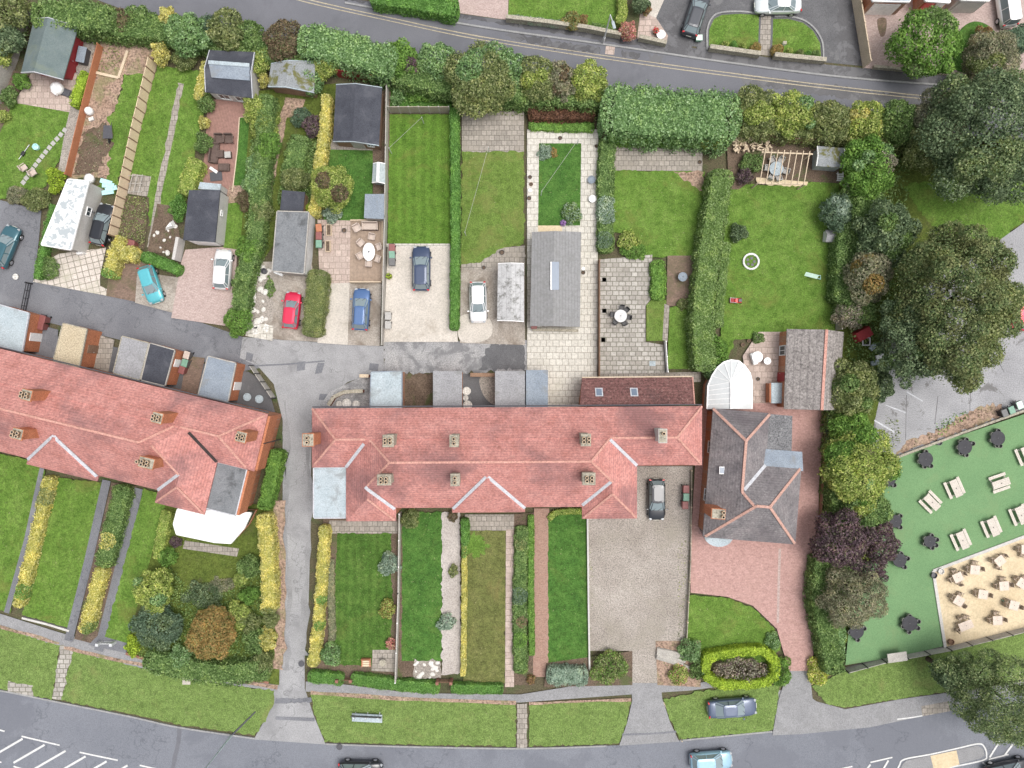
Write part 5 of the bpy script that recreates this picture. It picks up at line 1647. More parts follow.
shrub('shrub', 'blue green bush between the broad bush and the black garden room', 209, 30, 12, 16, 3.0, 'blue', .22, G_)
shrub('shrub', 'sparse olive shrub at the top of the slab path', 186, 60, 11, 11, 1.6, 'olive', .18)
tree('tree', 'olive brown tree above the black garden room', 226, 30, 17, 19, 3.8, 'olive', .24, G_)
shrub('shrub', 'green bush squeezed between the olive brown and the russet tree', 249, 38, 14, 18, 3.0, 'mid', .24, G_)
tree('tree', 'russet leaved tree above the mossy shed', 284, 41, 18, 18, 3.8, 'rust', .22, G_)
shrub('shrub', 'yellow green bush right of the black garden room', 261, 62, 11, 13, 2.4, 'yellowgreen', .2, G_)
hedge('hedge', 'wide laurel hedge above the navy shed', [(302, 38), (345, 47), (392, 62)], 34, 3.2, 'laurel', .26, G_)
shrub('shrub', 'speckled cream green bush at the corner of the mossy shed', 325, 67, 13, 13, 2.6, 'yellowgreen', .2)
tree('tree', 'bright green bush at the end of the wide laurel hedge', 402, 60, 15, 18, 3.0, 'bright', .24, G_)
shrub('shrub', 'small purple bush among green ones by the road', 411, 66, 9, 10, 3.2, 'purple', .2, G_)
tree('tree', 'mid green bush right of the small purple one', 436, 62, 20, 17, 3.2, 'laurel', .24, G_)
tree('tree', 'large olive tree above the head of the olive lawn', 480, 80, 32, 33, 4.6, 'olive', .24, G_, mix=('laurel', {2, 7, 12, 18}))
tree('tree', 'brighter green bush right of the large olive tree', 507, 70, 16, 18, 3.6, 'laurel', .24, G_)
tree('tree', 'loose olive green bush above the brown fern strip', 537, 80, 20, 22, 3.6, 'olive', .24, G_, mix=('yellowgreen', {1, 5, 9}))
tree('tree', 'brown tinged bush between two olive bushes', 560, 82, 15, 19, 3.4, 'grey', .24, G_, mix=('rust', {1, 4, 8}))
tree('tree', 'yellow green feathery bush left of the big laurel', 588, 82, 18, 20, 3.5, 'yellowgreen', .24, G_)
hedge('fern_strip', 'strip of dead brown ferns', [(530, 112), (560, 113), (593, 112)], 15, 1.2, 'brown', .22, cat='fern strip')
hedge('hedge', 'low green border hedge at the head of the white paving', [(530, 125), (560, 126), (593, 127)], 10, .6, 'bright', .18)
hedge('hedge', 'largest laurel hedge with glossy pale leaves beside the road', [(608, 107), (650, 112), (700, 114), (735, 118)], 52, 3.4, 'laurel', .28, G_)
hedge('hedge', 'green fringe below the largest laurel hedge', [(610, 136), (650, 137), (700, 138)], 12, 1.6, 'bright', .2)
shrub('shrub', 'round yellow green bush at the corner of the slab terrace', 714, 138, 14, 14, 2.8, 'yellowgreen', .2)
tree('tree', 'olive bush right of the largest laurel', 752, 110, 22, 22, 3.6, 'olive', .24, G_, mix=('yellowgreen', {1, 3, 6}))
tree('tree', 'feathery bright bush above the pergola', 792, 112, 24, 22, 3.8, 'yellowgreen', .24, G_, mix=('laurel', {4, 9, 11}))
tree('tree', 'olive bush above the small mossy greenhouse', 829, 120, 22, 20, 3.6, 'olive', .24, G_)
tree('tree', 'yellowest bush of the roadside row', 864, 122, 20, 20, 3.8, 'yellowgreen', .24, G_, mix=('golden', {2, 6, 10}))
tree('tree', 'green bush right of the yellowest roadside bush', 897, 122, 20, 20, 3.8, 'mid', .24, G_)
tree('tree', 'grey brown thin tree left of the big dark tree', 938, 118, 26, 24, 5.0, 'grey', .22, G_)

R_ = 'trees along the right boundary'
tree('tree', 'biggest dark blue green tree in the top right', 990, 138, 64, 62, 10.0, 'dark', .27, R_, n=44, k=.30, mix=('conifer', {3, 8, 13, 21, 28, 33}))
tree('tree', 'bright green bush tree beside the mossy greenhouse', 868, 168, 24, 30, 4.6, 'bright', .26, R_, mix=('laurel', {2, 5, 9}))
tree('bare_tree', 'small pale twiggy crown inside the bright bush tree', 880, 166, 11, 11, 5.2, 'twig', .16, R_, bare=.5)
tree('tree', 'pale grey leaved small tree beside the garden boundary', 836, 212, 14, 20, 3.0, 'blue', .2, R_, mix=('silver', {1, 4, 7}))
shrub('shrub', 'amber bush at the boundary between the lawn and the trees', 853, 226, 8, 12, 2.2, 'orange', .2, R_)
tree('tree', 'rounded dark green tree left above the great oak', 886, 232, 26, 30, 6.0, 'dark', .28, R_, mix=('mid', {2, 6, 11, 15}))
tree('tree', 'yellow brown tinted tree between boundary fence and great oak', 867, 275, 22, 26, 5.0, 'grey', .24, R_, mix=('orange', {3, 7, 10}))
hedge('hedge', 'ivy covered bank right of the long lawn boundary', [(850, 190), (846, 240), (842, 300)], 16, 2.2, 'mid', .22, R_)
tree('bare_tree', 'pale leafless shrub beside the dark red cover', 850, 315, 16, 13, 3.0, 'twig', .16, R_, bare=.55)
tree('tree', 'dark tree on the garden side of the great oak', 908, 338, 28, 47, 8.5, 'dark', .25, R_, n=34, k=.3, mix=('mid', {3, 9, 15, 21}))
tree('tree', 'great oak spreading over the concrete car park', 952, 304, 53, 77, 11.0, 'oak', .25, R_, n=60, k=.26, mix=('olive', {4, 6, 9, 14, 19, 24, 28, 33, 37}), cover=3.4, main=.86)
tree('tree', 'bush hanging over the grey pantiled garage', 850, 388, 24, 28, 4.6, 'olive', .24, R_, mix=('mid', {2, 6, 10}))
tree('tree', 'green bush between the garage bins and the yellow green tree', 850, 430, 19, 22, 4.0, 'bright', .24, R_)
tree('tree', 'yellow green tree beside the beer garden', 860, 466, 33, 36, 6.0, 'yellowgreen', .24, R_, mix=('bright', {15, 18, 20, 22, 24}), n=34)
tree('tree', 'green tree below the yellow green one', 866, 508, 20, 20, 4.6, 'mid', .24, R_, mix=('yellowgreen', {2, 5}))
tree('tree', 'larger purple leaved tree left of the beer garden', 842, 538, 28, 28, 5.0, 'purple', .26, R_)
tree('tree', 'smaller purple leaved tree overhanging the turf', 880, 542, 15, 24, 4.6, 'purple', .24, R_)
shrub('shrub', 'yellow green gap filler between the two purple trees', 866, 545, 9, 18, 3.2, 'yellowgreen', .22, R_)
shrub('shrub', 'purple bush below the two purple trees', 868, 568, 20, 14, 3.0, 'purple', .22, R_)
tree('tree', 'grey olive thin crowned tree by the turf', 852, 596, 32, 28, 5.0, 'grey', .17, R_, bare=.35)
hedge('hedge', 'ivy hedge running down to the bottom pavement', [(826, 560), (822, 600), (830, 640), (836, 672)], 22, 2.2, 'mid', .22, R_)
hedge('hedge', 'grey green hedge nearest the black fence', [(838, 618), (838, 645), (836, 670)], 16, 1.8, 'laurel', .2, R_)
shrub('shrub', 'golden shrub where the pink drive meets the verge', 818, 672, 12, 13, 1.3, 'golden', .18, R_, mix=('lime', .4, False))
tree('tree', 'dark spiky conifer over the bottom road', 992, 690, 50, 48, 9.0, 'conifer', .2, R_, cover=2.6, blobs=[(-46, -20, 7, .5), (-38, -17, 10, .55), (-28, -14, 13, .6), (-24, -30, 8, .55), (-16, -20, 15, .7), (-6, -32, 12, .65), (6, -24, 18, .8), (22, -20, 18, .8), (-30, 2, 11, .5), (-20, 2, 16, .65), (-4, 0, 22, .85), (18, 2, 24, .95), (38, -6, 20, .8), (-22, 20, 13, .5), (-6, 22, 18, .7), (14, 26, 20, .75), (36, 20, 22, .8), (-8, 38, 10, .5), (10, 44, 13, .55), (30, 42, 16, .6), (46, 40, 16, .6), (-34, -28, 5, .5), (-12, 34, 7, .4)])
tree('tree', 'dark lower limb of foliage left of the spiky conifer', 948, 672, 18, 14, 6.0, 'dark', .26, R_, k=.4)
tree('tree', 'round maple on the pink block front garden at the top', 926, 45, 30, 33, 5.5, 'bright', .28, G_, n=34, mix=('mid', {4, 7, 12, 17, 21, 25}))
tree('tree', 'thin brownish tree beside the dark island lawn', 988, 58, 26, 26, 4.6, 'grey', .2, G_, mix=('olive', {3, 8, 13}))
shrub('shrub', 'pinkish flowering bush on the dark island lawn', 981, 38, 9, 10, 1.8, 'copper', .18)
hedge('hedge', 'teal conifer hedge in the top right corner', [(1002, 42), (1040, 30)], 22, 2.6, 'blue', .24, G_)
shrub('shrub', 'green bush over the wet pavement below the maple', 976, 82, 18, 13, 2.4, 'mid', .22, G_)
shrub('shrub', 'brown leaf heap under the maple', 924, 66, 8, 6, .8, 'brown', .18)
hedge('hedge', 'clipped green hedge on the far side of the top road', [(372, -6), (410, 0), (456, 8)], 18, 1.6, 'clip', .18)
shrub('shrub', 'pink flowering bush beside the lamp post across the road', 628, 32, 9, 11, 1.6, 'pink', .2)
shrub('shrub', 'dark green bush at the top beside the sloping path', 640, 4, 10, 10, 2.2, 'dark', .2)
shrub('shrub', 'rusty bush tucked against the dark green one at the top', 647, 9, 4, 7, 1.4, 'copper', .18)
hedge('hedge', 'loose yellow and green planting left of the pink bush', [(622, -6), (623, 10), (620, 22)], 9, 1.0, 'yellowgreen', .18)
shrub('shrub', 'orange brown bush on the far front lawn', 572, 22, 10, 9, 1.2, 'orange', .18, mix=('olive', .5, False))
shrub('shrub', 'round copper bush right of the orange brown one', 583, 20, 5, 5, .9, 'copper', .16)
hedge('hedge', 'low silvery border behind the roadside wall', [(512, 17), (535, 20), (560, 23)], 6, .6, 'silver', .15)
hedge('hedge', 'low green border behind the lamp post', [(592, 25), (615, 30)], 6, .6, 'mid', .15)
B_ = 'clipped balls on the island lawns'
for x, y, r, mt, lb in ((755.5, 48, 5.2, 'orange', 'orange ball left of the slab path on the island lawn'), (777, 50.5, 5.8, 'orange', 'largest orange ball right of the slab path'), (725.5, 44, 3.2, 'yellowgreen', 'leftmost yellow green ball by the island wall'),
                        (733.5, 45, 3.2, 'clip', 'green ball between two yellow green ones'), (743, 45.5, 3.6, 'yellowgreen', 'yellow green ball next to the left orange one'), (789, 52, 3.6, 'yellowgreen', 'yellow green ball next to the largest orange one'),
                        (799.5, 53, 3.4, 'olive', 'olive ball in the middle of the right island row'), (808.5, 54, 3.2, 'clip', 'small dark ball second from the drive'), (816, 54.5, 4.5, 'mid', 'loose green bush ending the island row')):
    shrub('topiary_ball', lb, x, y, r, r, .8, mt, .12, B_, cat='shrub', n=6, k=.6)

hedge('hedge', 'loose undergrowth filling the roadside behind the striped lawn', [(395, 68), (440, 78), (480, 84), (530, 88), (600, 92)], 32, 2.2, 'mid', .22, G_)
hedge('hedge', 'loose undergrowth behind the pergola bushes', [(738, 116), (790, 120), (850, 126), (925, 132)], 34, 2.3, 'olive', .22, G_)
hedge('hedge', 'loose undergrowth above the black garden room', [(112, 24), (150, 26), (200, 36), (262, 48), (300, 52)], 26, 2.0, 'mid', .22, G_)
hedge('hedge', 'dark undergrowth between the boundary trees', [(872, 190), (868, 240), (862, 300), (858, 318)], 32, 2.6, 'mid', .24, R_)
hedge('hedge', 'undergrowth below the boundary trees beside the pink drive', [(846, 400), (846, 460), (846, 520), (842, 600)], 32, 2.2, 'mid', .24, R_)
tree('tree', 'grey green tree filling the gap below the biggest dark tree', 925, 150, 20, 22, 5.0, 'olive', .24, R_)
tree('tree', 'small green tree left of the great oak', 882, 385, 11, 16, 3.4, 'dark', .24, R_)

# --- left gardens
hedge('hedge', 'lime green hedge between patio and red fence', [(84, 72), (78, 88), (73, 105)], 9, 1.2, 'lime', .18)
shrub('shrub', 'lime green bush beside the peeling garage', 56, 180, 8.5, 15, 1.6, 'lime', .2)
hedge('hedge', 'narrow hedge between dark drive and peeling garage', [(52, 205), (44, 240), (36, 278)], 7, 1.0, 'clip', .16)
shrub('shrub', 'dark green bush at the corner of the peeling garage', 50, 268, 9, 14, 1.1, 'mid', .18)
shrub('shrub', 'mixed bush at the lower edge of the left lawn', 38, 200, 14, 12, 1.2, 'olive', .16)
shrub('shrub', 'pinkish grey shrub by the dark parking area', 18, 195, 12, 10, 1.0, 'grey', .16)
shrub('shrub', 'green bush at the corner of the left patio', 22, 82, 9, 8, 1.2, 'bright', .18)
shrub('shrub', 'dark bush by the pale bench left of the lawn', 10, 97, 8, 12, 1.4, 'mid', .18)
shrub('shrub', 'small yellow green plant left of the lawn', 4, 116, 6, 6, .9, 'yellowgreen', .16)
hedge('hedge', 'golden hedge strip beside the garden room', [(205, 62), (201, 80), (197, 98)], 9, 1.4, 'golden', .18)
shrub('shrub', 'green bush below the golden hedge strip', 206, 104, 9, 10, 1.6, 'mid', .18)
shrub('shrub', 'small golden cube of hedge beside the deck', 204.5, 123, 6, 7, 1.3, 'golden', .16)
shrub('shrub', 'round blue green bush left of the rattan chairs', 204, 143, 9, 12, 1.5, 'mid', .18)
hedge('hedge', 'pale lime hedge above the dark felt garage', [(195, 160), (189, 176), (184, 192)], 17, 1.5, 'yellowgreen', .18)
shrub('shrub', 'smooth round green bush beside the felt garage', 179, 208, 8.5, 14, 1.7, 'clip', .16)
hedge('hedge', 'clipped green hedge above the turquoise car', [(142, 256), (160, 262), (178, 270)], 11, 1.2, 'clip', .16)
hedge('hedge', 'golden hedge with a short arm at the end of the beige fence', [(121, 238), (112, 256), (107, 276)], 13, 1.5, 'golden', .17, patch=[((106, 277), 9, 'clip')])
hedge('hedge', 'short golden hedge arm beside the maroon bins', [(114, 252), (124, 253), (134, 254)], 15, 1.5, 'golden', .17)
hedge('hedge', 'long green hedge from the deck to the round bush', [(266, 96), (262, 150), (258, 195), (254, 240), (242, 280), (240, 308)], 17, 1.8, 'mid', .2)
shrub('shrub', 'round bright bush ending the long green hedge at the lane', 238, 322, 14, 14, 2.0, 'bright', .18)
for x, y, rx, ry, h, mt, lb in ((256, 108, 13, 14, 2.2, 'yellowgreen', 'pale bush at the top of the long green hedge'), (270, 146, 12, 15, 2.3, 'bright', 'brighter bush swelling out of the long green hedge'), (255, 182, 12, 14, 2.4, 'laurel', 'light bush swelling out of the long green hedge by the narrow lawn'), (262, 214, 11, 13, 2.1, 'olive', 'olive growth on the long green hedge beside the small felt shed'),
                                  (250, 250, 13, 15, 2.2, 'bright', 'bright growth on the long green hedge beside the white car'), (243, 288, 11, 12, 2.0, 'mid', 'bulge of the long green hedge above the round bush')):
    shrub('shrub', lb, x, y, rx, ry, h, mt, .18, 'growth along the long green hedge')
shrub('shrub', 'pale green bush in the narrow third garden', 264, 122, 14, 14, 1.8, 'yellowgreen', .18)
shrub('shrub', 'light green bush left of the mulch path', 256, 165, 11, 12, 1.6, 'laurel', .18)
shrub('shrub', 'brown dying bush by the pale lawn corner', 246, 200, 10, 10, 1.2, 'rust', .16)
shrub('shrub', 'small yellow conifer beside the garden room corner', 264, 80, 5, 9, 1.8, 'golden', .16)
hedge('hedge', 'long golden hedge left of the navy shed', [(326, 95), (324, 130), (318, 165), (316, 200), (312, 214)], 10, 1.6, 'golden', .18)
shrub('shrub', 'dark purple bush beside the golden hedge', 313, 127, 10, 12, 2.0, 'purple', .2)
shrub('shrub', 'bluish bush left of the dark purple bush', 301, 118, 9, 10, 1.4, 'blue', .18)
hedge('hedge', 'leafy bed running down the third garden', [(300, 138), (294, 160), (290, 180)], 22, 1.0, 'mid', .2)
shrub('shrub', 'green bush right of the mossy shed', 312, 82, 14, 14, 2.2, 'laurel', .2)
tree('tree', 'cream leaved tree overhanging the golden hedge', 331, 188, 20, 22, 3.6, 'yellowgreen', .2, mix=('rust', {2, 6}))
shrub('shrub', 'olive bush above the small dark shed', 296, 180, 15, 12, 2.0, 'olive', .18)
shrub('shrub', 'spiky grey green plant at the patio corner', 332, 214, 10, 9, 1.0, 'silver', .2)
shrub('shrub', 'yellow shrub at the foot of the golden hedge', 311, 210, 7, 7, 1.2, 'lime', .16)
hedge('hedge', 'flat topped box hedge between red and blue cars', [(318, 272), (315, 300), (311, 334)], 21, 1.5, 'olive', .12)
shrub('shrub', 'low weed patch beside the paint pot pile', 270, 288, 5, 12, .5, 'mid', .15)
hedge('hedge', 'narrow green hedge between striped lawn and olive lawn', [(454, 108), (455, 180), (455, 250), (454, 329)], 9, 1.3, 'clip', .16)
shrub('shrub', 'leafy bush behind the striped lawn fence', 418, 92, 13, 10, 1.0, 'bright', .18)
shrub('shrub', 'large leaved plant in the rough garden', 398, 96, 7, 10, 1.0, 'laurel', .22)
# --- middle gardens
shrub('shrub', 'grey green herb clump in the corner of the small lawn', 545, 152, 7, 8, .7, 'silver', .15)
shrub('shrub', 'small orange flower clump beside the herb clump', 554, 153, 4, 5, .5, 'orange', .14)
shrub('shrub', 'flower bed clump with blue flowers at the foot of the small lawn', 571, 214, 9, 11, .8, 'mid', .15, mix=('silver', .35, True))
shrub('shrub', 'purple flower beside the corrugated garage', 563, 223, 3.4, 3.4, .6, 'violet', .14)
hedge('hedge', 'grey green border between white paving and lawn', [(608, 140), (606, 175), (606, 215), (606, 250)], 16, 1.2, 'mid', .18, patch=[((606, 210), 14, 'silver'), ((604, 240), 9, 'blue')])
shrub('shrub', 'striped yellow green plant at the lawn corner', 628, 240, 11, 9, 1.0, 'yellowgreen', .22)
shrub('shrub', 'green border shrub below the striped plant', 634, 252, 15, 8, .8, 'bright', .16)
hedge('hedge', 'leafy bed dividing the patio', [(658, 262), (659, 280), (658, 298)], 15, .8, 'bright', .18)
hedge('hedge', 'bright loose hedge left of the long lawn', [(723, 172), (718, 205), (711, 245), (706, 290), (703, 330), (706, 368)], 24, 2.3, 'spring', .2)
hedge('hedge', 'thin clipped hedge edging the long lawn', [(727, 243), (724, 270), (721, 300), (719, 326)], 9, 1.8, 'spring', .17)
shrub('shrub', 'green bush below the thin clipped hedge', 714, 350, 16, 16, 2.2, 'bright', .2)
shrub('shrub', 'loose green plant beside the rounded conservatory', 710, 368, 10, 14, 2.0, 'laurel', .2)
shrub('shrub', 'dark round bush at the lawn edge', 738, 232, 9, 9, 1.4, 'dark', .18)
shrub('shrub', 'dark purple shrub left of the pergola', 745, 176, 8, 9, 1.2, 'purple', .18)
shrub('shrub', 'green bush below the log pile', 752, 162, 13, 10, 1.2, 'mid', .18)
shrub('shrub', 'low shrub bed at the foot of the small square lawn', 683, 304, 8, 6, .7, 'olive', .15)
shrub('shrub', 'tiny round plant by the pink patio', 758, 338, 6, 6, .7, 'mid', .15)
# --- front gardens, left terrace
hedge('hedge', 'golden topped hedge in the far left front garden', [(48, 478), (38, 520), (26, 570), (17, 606)], 11, 1.2, 'golden', .17, patch=[((44, 497), 9, 'olive'), ((22, 592), 8, 'clip')])
hedge('hedge', 'green hedge between two narrow front paths', [(122, 488), (116, 512), (108, 545), (102, 565)], 18, 1.3, 'mid', .18, patch=[((107, 541), 9, 'golden')])
hedge('hedge', 'golden end of the hedge between two narrow front paths', [(100, 570), (92, 600), (84, 632)], 13, 1.3, 'golden', .17, patch=[((90, 630), 8, 'mid')])
hedge('hedge', 'lime clipped hedge by the white sun room', [(166, 512), (161, 535), (157, 558)], 11, 1.1, 'yellowgreen', .16)
hedge('hedge', 'golden clipped hedge along the side lane', [(263, 516), (266, 545), (268, 585), (268, 612)], 15, 1.8, 'golden', .17, patch=[((268, 617), 10, 'olive')])
shrub('shrub', 'golden clipped block near the lane corner', 268, 638, 8, 13, 1.6, 'golden', .17)
hedge('hedge', 'green hedge climbing the end wall of the slanted terrace', [(276, 452), (270, 480), (263, 508)], 14, 1.8, 'bright', .18)
F_ = 'shrubs of the corner front garden'
tree('tree', 'pale green round tree in the corner front garden', 155, 590, 19, 20, 3.0, 'yellowgreen', .2, F_, mix=('laurel', {3, 6, 10}))
tree('tree', 'dark blue green spreading bush beside the narrow lawn', 158, 626, 26, 20, 2.4, 'blue', .22, F_, mix=('dark', {2, 4, 8, 11, 15}))
tree('tree', 'orange leaved round tree in the corner front garden', 213, 632, 23, 24, 3.4, 'orange', .2, F_, n=30)
shrub('shrub', 'lime bush at the garden gate corner', 133, 646, 7, 13, 1.2, 'lime', .18, F_)
hedge('hedge', 'dark shrub mass along the front pavement', [(146, 660), (180, 670), (220, 675), (265, 672)], 22, 1.5, 'mid', .22, F_)
shrub('shrub', 'bright green rounded bush above the front pavement', 180, 656, 13, 11, 1.9, 'laurel', .2, F_)
shrub('shrub', 'grey olive bush at the lane corner', 262, 662, 13, 11, 1.6, 'olive', .18, F_)
shrub('shrub', 'green bush beside the lime hedge', 168, 556, 10, 10, 1.4, 'bright', .18, F_)
shrub('shrub', 'small dark red shrub by the white sun room', 176, 542, 6, 6, .8, 'purple', .16, F_)
shrub('shrub', 'bright round bush left of the golden lane hedge', 249, 595, 9, 9, 1.7, 'bright', .18, F_)
shrub('shrub', 'green bush below the sun room corner', 249, 567, 12, 13, 1.6, 'mid', .18, F_)
shrub('shrub', 'light green ball by the lower shrubs', 241, 578, 8, 8, 1.4, 'yellowgreen', .16, F_)
shrub('shrub', 'mottled olive bush right of the orange tree', 240, 614, 13, 13, 1.8, 'yellowgreen', .2, F_)
shrub('shrub', 'dark olive ball below the mottled bush', 250, 622, 10, 10, 1.7, 'olive', .18, F_)
shrub('shrub', 'grey green low bush behind the orange tree', 205, 595, 22, 14, .9, 'dark', .18, F_)
shrub('shrub', 'weak trailing shrub on the shaded lawn', 222, 585, 16, 8, .7, 'grey', .16, F_)
shrub('shrub', 'deep green bush between the orange tree and golden block', 255, 640, 12, 13, 1.5, 'mid', .2, F_)
shrub('shrub', 'round green bush interrupting the golden lane hedge', 271, 619, 9, 9, 1.9, 'olive', .17, F_)
# --- front gardens, right terrace
hedge('hedge', 'golden hedge on the right of the side lane', [(324, 527), (321, 580), (317, 630), (312, 666)], 10.5, 1.3, 'golden', .17, patch=[((321, 600), 5, 'clip'), ((319, 626), 5, 'clip')])
shrub('shrub', 'leafy bush at the foot of the right golden hedge', 331, 655, 11, 11, 1.2, 'laurel', .2)
hedge('hedge', 'patchy border right of the golden hedge', [(331, 560), (331, 600), (332, 640)], 7, .5, 'grey', .14)
L_ = 'low clipped hedges along the front pavement'
hedge('hedge', 'low clipped hedge between the lane and the brick gate', [(309, 677), (342, 680)], 12, .9, 'clip', .13, L_)
hedge('hedge', 'longest low clipped hedge along the front pavement', [(352, 679), (400, 686), (438, 689)], 12, .9, 'clip', .13, L_)
hedge('hedge', 'low clipped hedge before the olive lawn', [(452, 689), (502, 690)], 10, .9, 'clip', .13, L_)
shrub('shrub', 'round olive bush at the top of the bright front lawn', 410, 518, 10, 9, 1.4, 'olive', .18)
shrub('shrub', 'grey green bush beside the dark striped lawn', 390, 564, 11, 10, 1.2, 'silver', .17)
shrub('shrub', 'yellow tinged bush halfway down the dark striped lawn', 387, 608, 8, 11, 1.1, 'orange', .16, mix=('yellowgreen', .6, False))
shrub('shrub', 'red spiky plant against the pale fence', 391, 643, 5.5, 6, .8, 'pink', .2)
shrub('shrub', 'spiky grey yucca beside the gravel path', 446, 622, 8.5, 8.5, 1.0, 'silver', .24)
shrub('shrub', 'olive bush on the gravel path edge', 453, 571, 5, 7, 1.0, 'olive', .16)
shrub('shrub', 'dark plants by the front door of the hipped bay', 453, 516, 5, 6, .8, 'rust', .15)
hedge('hedge', 'thin golden hedge edging the olive lawn', [(464, 546), (464, 600), (463, 676)], 5, 1.1, 'golden', .15, patch=[((464, 550), 8, 'clip')])
hedge('hedge', 'green clipped start of the thin golden hedge', [(465, 520), (465, 544)], 8, 1.2, 'clip', .15)
hedge('hedge', 'mixed flowering border right of the slab path', [(522, 528), (521, 560), (520, 600), (520, 640), (521, 672)], 14, .9, 'mid', .18, patch=[((520, 545), 6, 'olive'), ((519, 596), 9, 'blue'), ((522, 622), 6, 'rust'), ((520, 640), 8, 'bright')])
hedge('hedge', 'green border along the brick path', [(531, 516), (531, 560), (531, 600), (532, 655)], 6, .8, 'bright', .15)
hedge('hedge', 'silvery bush hedge at the foot of the dark front lawn', [(549, 676), (568, 677), (586, 677)], 18, 1.2, 'silver', .18)
shrub('shrub', 'small copper bush by the brick path gate', 531, 679, 5, 5, .8, 'copper', .14)
hedge('hedge', 'curved green edging at the top of the dark front lawn', [(549, 519), (556, 513), (570, 511), (584, 512)], 6, .6, 'yellowgreen', .15)
shrub('shrub', 'broad olive bush beside the gravel drive mouth', 609, 666, 20, 17, 1.5, 'olive', .18, mix=('bright', .3, False))
hedge('golden_hedge', 'oval golden hedge round a grey twiggy centre beside the verge car', [(706, 672), (707, 659), (722, 655), (745, 652), (765, 652), (775, 660), (777, 676), (765, 684), (740, 686), (718, 685), (706, 676)], 9, 1.5, 'lime', .17)
shrub('shrub', 'grey twiggy growth inside the oval golden hedge', 741, 670, 33, 14, 1.5, 'twig', .2, cover=1.6, mix=('purple', .25, False))
shrub('shrub', 'green end of the oval golden hedge by the pink drive', 780, 672, 12, 18, 1.6, 'bright', .18)
shrub('shrub', 'blue green bush beside the tree stump', 690, 650, 11, 12, 1.4, 'laurel', .18)
shrub('shrub', 'yellow and pink bush left of the oval hedge', 678, 675, 11, 10, 1.1, 'yellowgreen', .17, mix=('pink', .12, True))
shrub('shrub', 'dark bush between stump bush and oval hedge', 699, 668, 9, 12, 1.3, 'mid', .18)
shrub('shrub', 'small bush at the lawn corner by the pink drive', 772, 640, 8, 9, .8, 'laurel', .16)
# planting nobody could count
ground_cover('ground_cover', [(126, 196), (150, 198), (145, 250), (118, 246)], 'olive', .25, .15, 80, 'weedy yellow green vegetable bed')
ground_cover('ground_cover', [(84, 132), (108, 124), (113, 150), (96, 174), (74, 176)], 'grey', .15, .14, 10, 'sparse weeds on the bare soil bed')
ground_cover('ground_cover', [(102, 48), (122, 48), (122, 72), (100, 72)], 'olive', .15, .14, 22, 'weeds in the timber edged bed')
ground_cover('ground_cover', [(306, 138), (322, 140), (318, 200), (300, 208), (278, 205), (284, 170)], 'mid', .6, .2, 110, 'mixed green planting of the third garden')
ground_cover('ground_cover', [(256, 100), (280, 100), (270, 140), (262, 200), (250, 240), (246, 230)], 'mid', .6, .2, 100, 'green planting left of the mulch path')
ground_cover('ground_cover', [(172, 566), (205, 600), (262, 562), (276, 650), (270, 680), (150, 665), (132, 650), (160, 600)], 'mid', .5, .17, 70, 'shaded planting of the corner front garden')
ground_cover('ground_cover', [(846, 150), (905, 140), (900, 300), (880, 370), (860, 420), (830, 520), (820, 660), (812, 640), (830, 420), (846, 330)], 'mid', .9, .24, 34, 'undergrowth beneath the boundary trees')
ground_cover('ground_cover', [(893, 452), (940, 426), (985, 405), (996, 414), (940, 436), (900, 452)], 'rust', .3, .18, 16, 'reddish weeds along the car park edge')
ground_cover('ground_cover', [(930, 424), (960, 408), (968, 416), (938, 436)], 'bright', .4, .18, 30, 'bright weeds along the car park edge')
ground_cover('ground_cover', [(392, 84), (450, 86), (450, 108), (392, 108)], 'mid', .3, .18, 16, 'rough growth in the small back garden')
ground_cover('ground_cover', [(470, 100), (600, 100), (600, 136), (598, 128), (470, 112)], 'olive', .5, .2, 14, 'low growth below the roadside bushes')
ground_cover('ground_cover', [(0, 20), (40, 12), (160, 20), (260, 44), (400, 76), (470, 84), (600, 92), (700, 120), (900, 130), (900, 150), (700, 140), (500, 104), (400, 84), (250, 60), (110, 32), (0, 60)], 'mid', .9, .24, 26, 'undergrowth beneath the roadside hedges')
ground_cover('ground_cover', [(677, 540), (689, 540), (687, 652), (656, 680), (668, 650), (678, 630)], 'olive', .15, .13, 22, 'weeds along the edge of the gravel drive')
ground_cover('ground_cover', [(588, 520), (593, 560), (592, 640), (620, 652), (590, 652)], 'olive', .12, .12, 16, 'weeds along the left edge of the gravel drive')
ground_cover('ground_cover', [(892, 452), (880, 440), (884, 415), (896, 420), (900, 440)], 'olive', .3, .15, 40, 'weeds at the corner of the car park')


# ================================================================ CARS
car('dark teal hatchback on the dark parking area, cut by the left edge', 4, 246, 68, 'teal', (.04, .12, .15), 4.3)
car('black hatchback tucked against the peeling white garage', 101, 224, 76, 'black', (.018, .02, .026), 4.2)
car('turquoise hatchback with its bonnet towards the lane', 149.5, 284, -72, 'turquoise', (.10, .44, .50), 3.8, 1.7)
car('white car on the pink block drive', 221.5, 269, 86, 'white', (.78, .78, .78), 4.0)
car('red hatchback beside the flat topped box hedge', 291, 310, 84, 'red', (.62, .02, .07), 3.7, 1.68)
car('mid blue estate car below the timber deck', 360.5, 309, 87, 'blue', (.07, .14, .30), 4.2, 1.74, rails=True)
car('navy car at the top of the pale concrete drive', 421, 268, 90, 'navy', (.035, .055, .11), 4.5, 1.85)
car('white hatchback on bare ground beside the mossy garage', 478, 302, -89, 'white', (.78, .78, .78), 4.1)
car('black car on the gravel drive beside the red terrace', 657, 500, -90, 'black', (.018, .02, .026), 4.1)
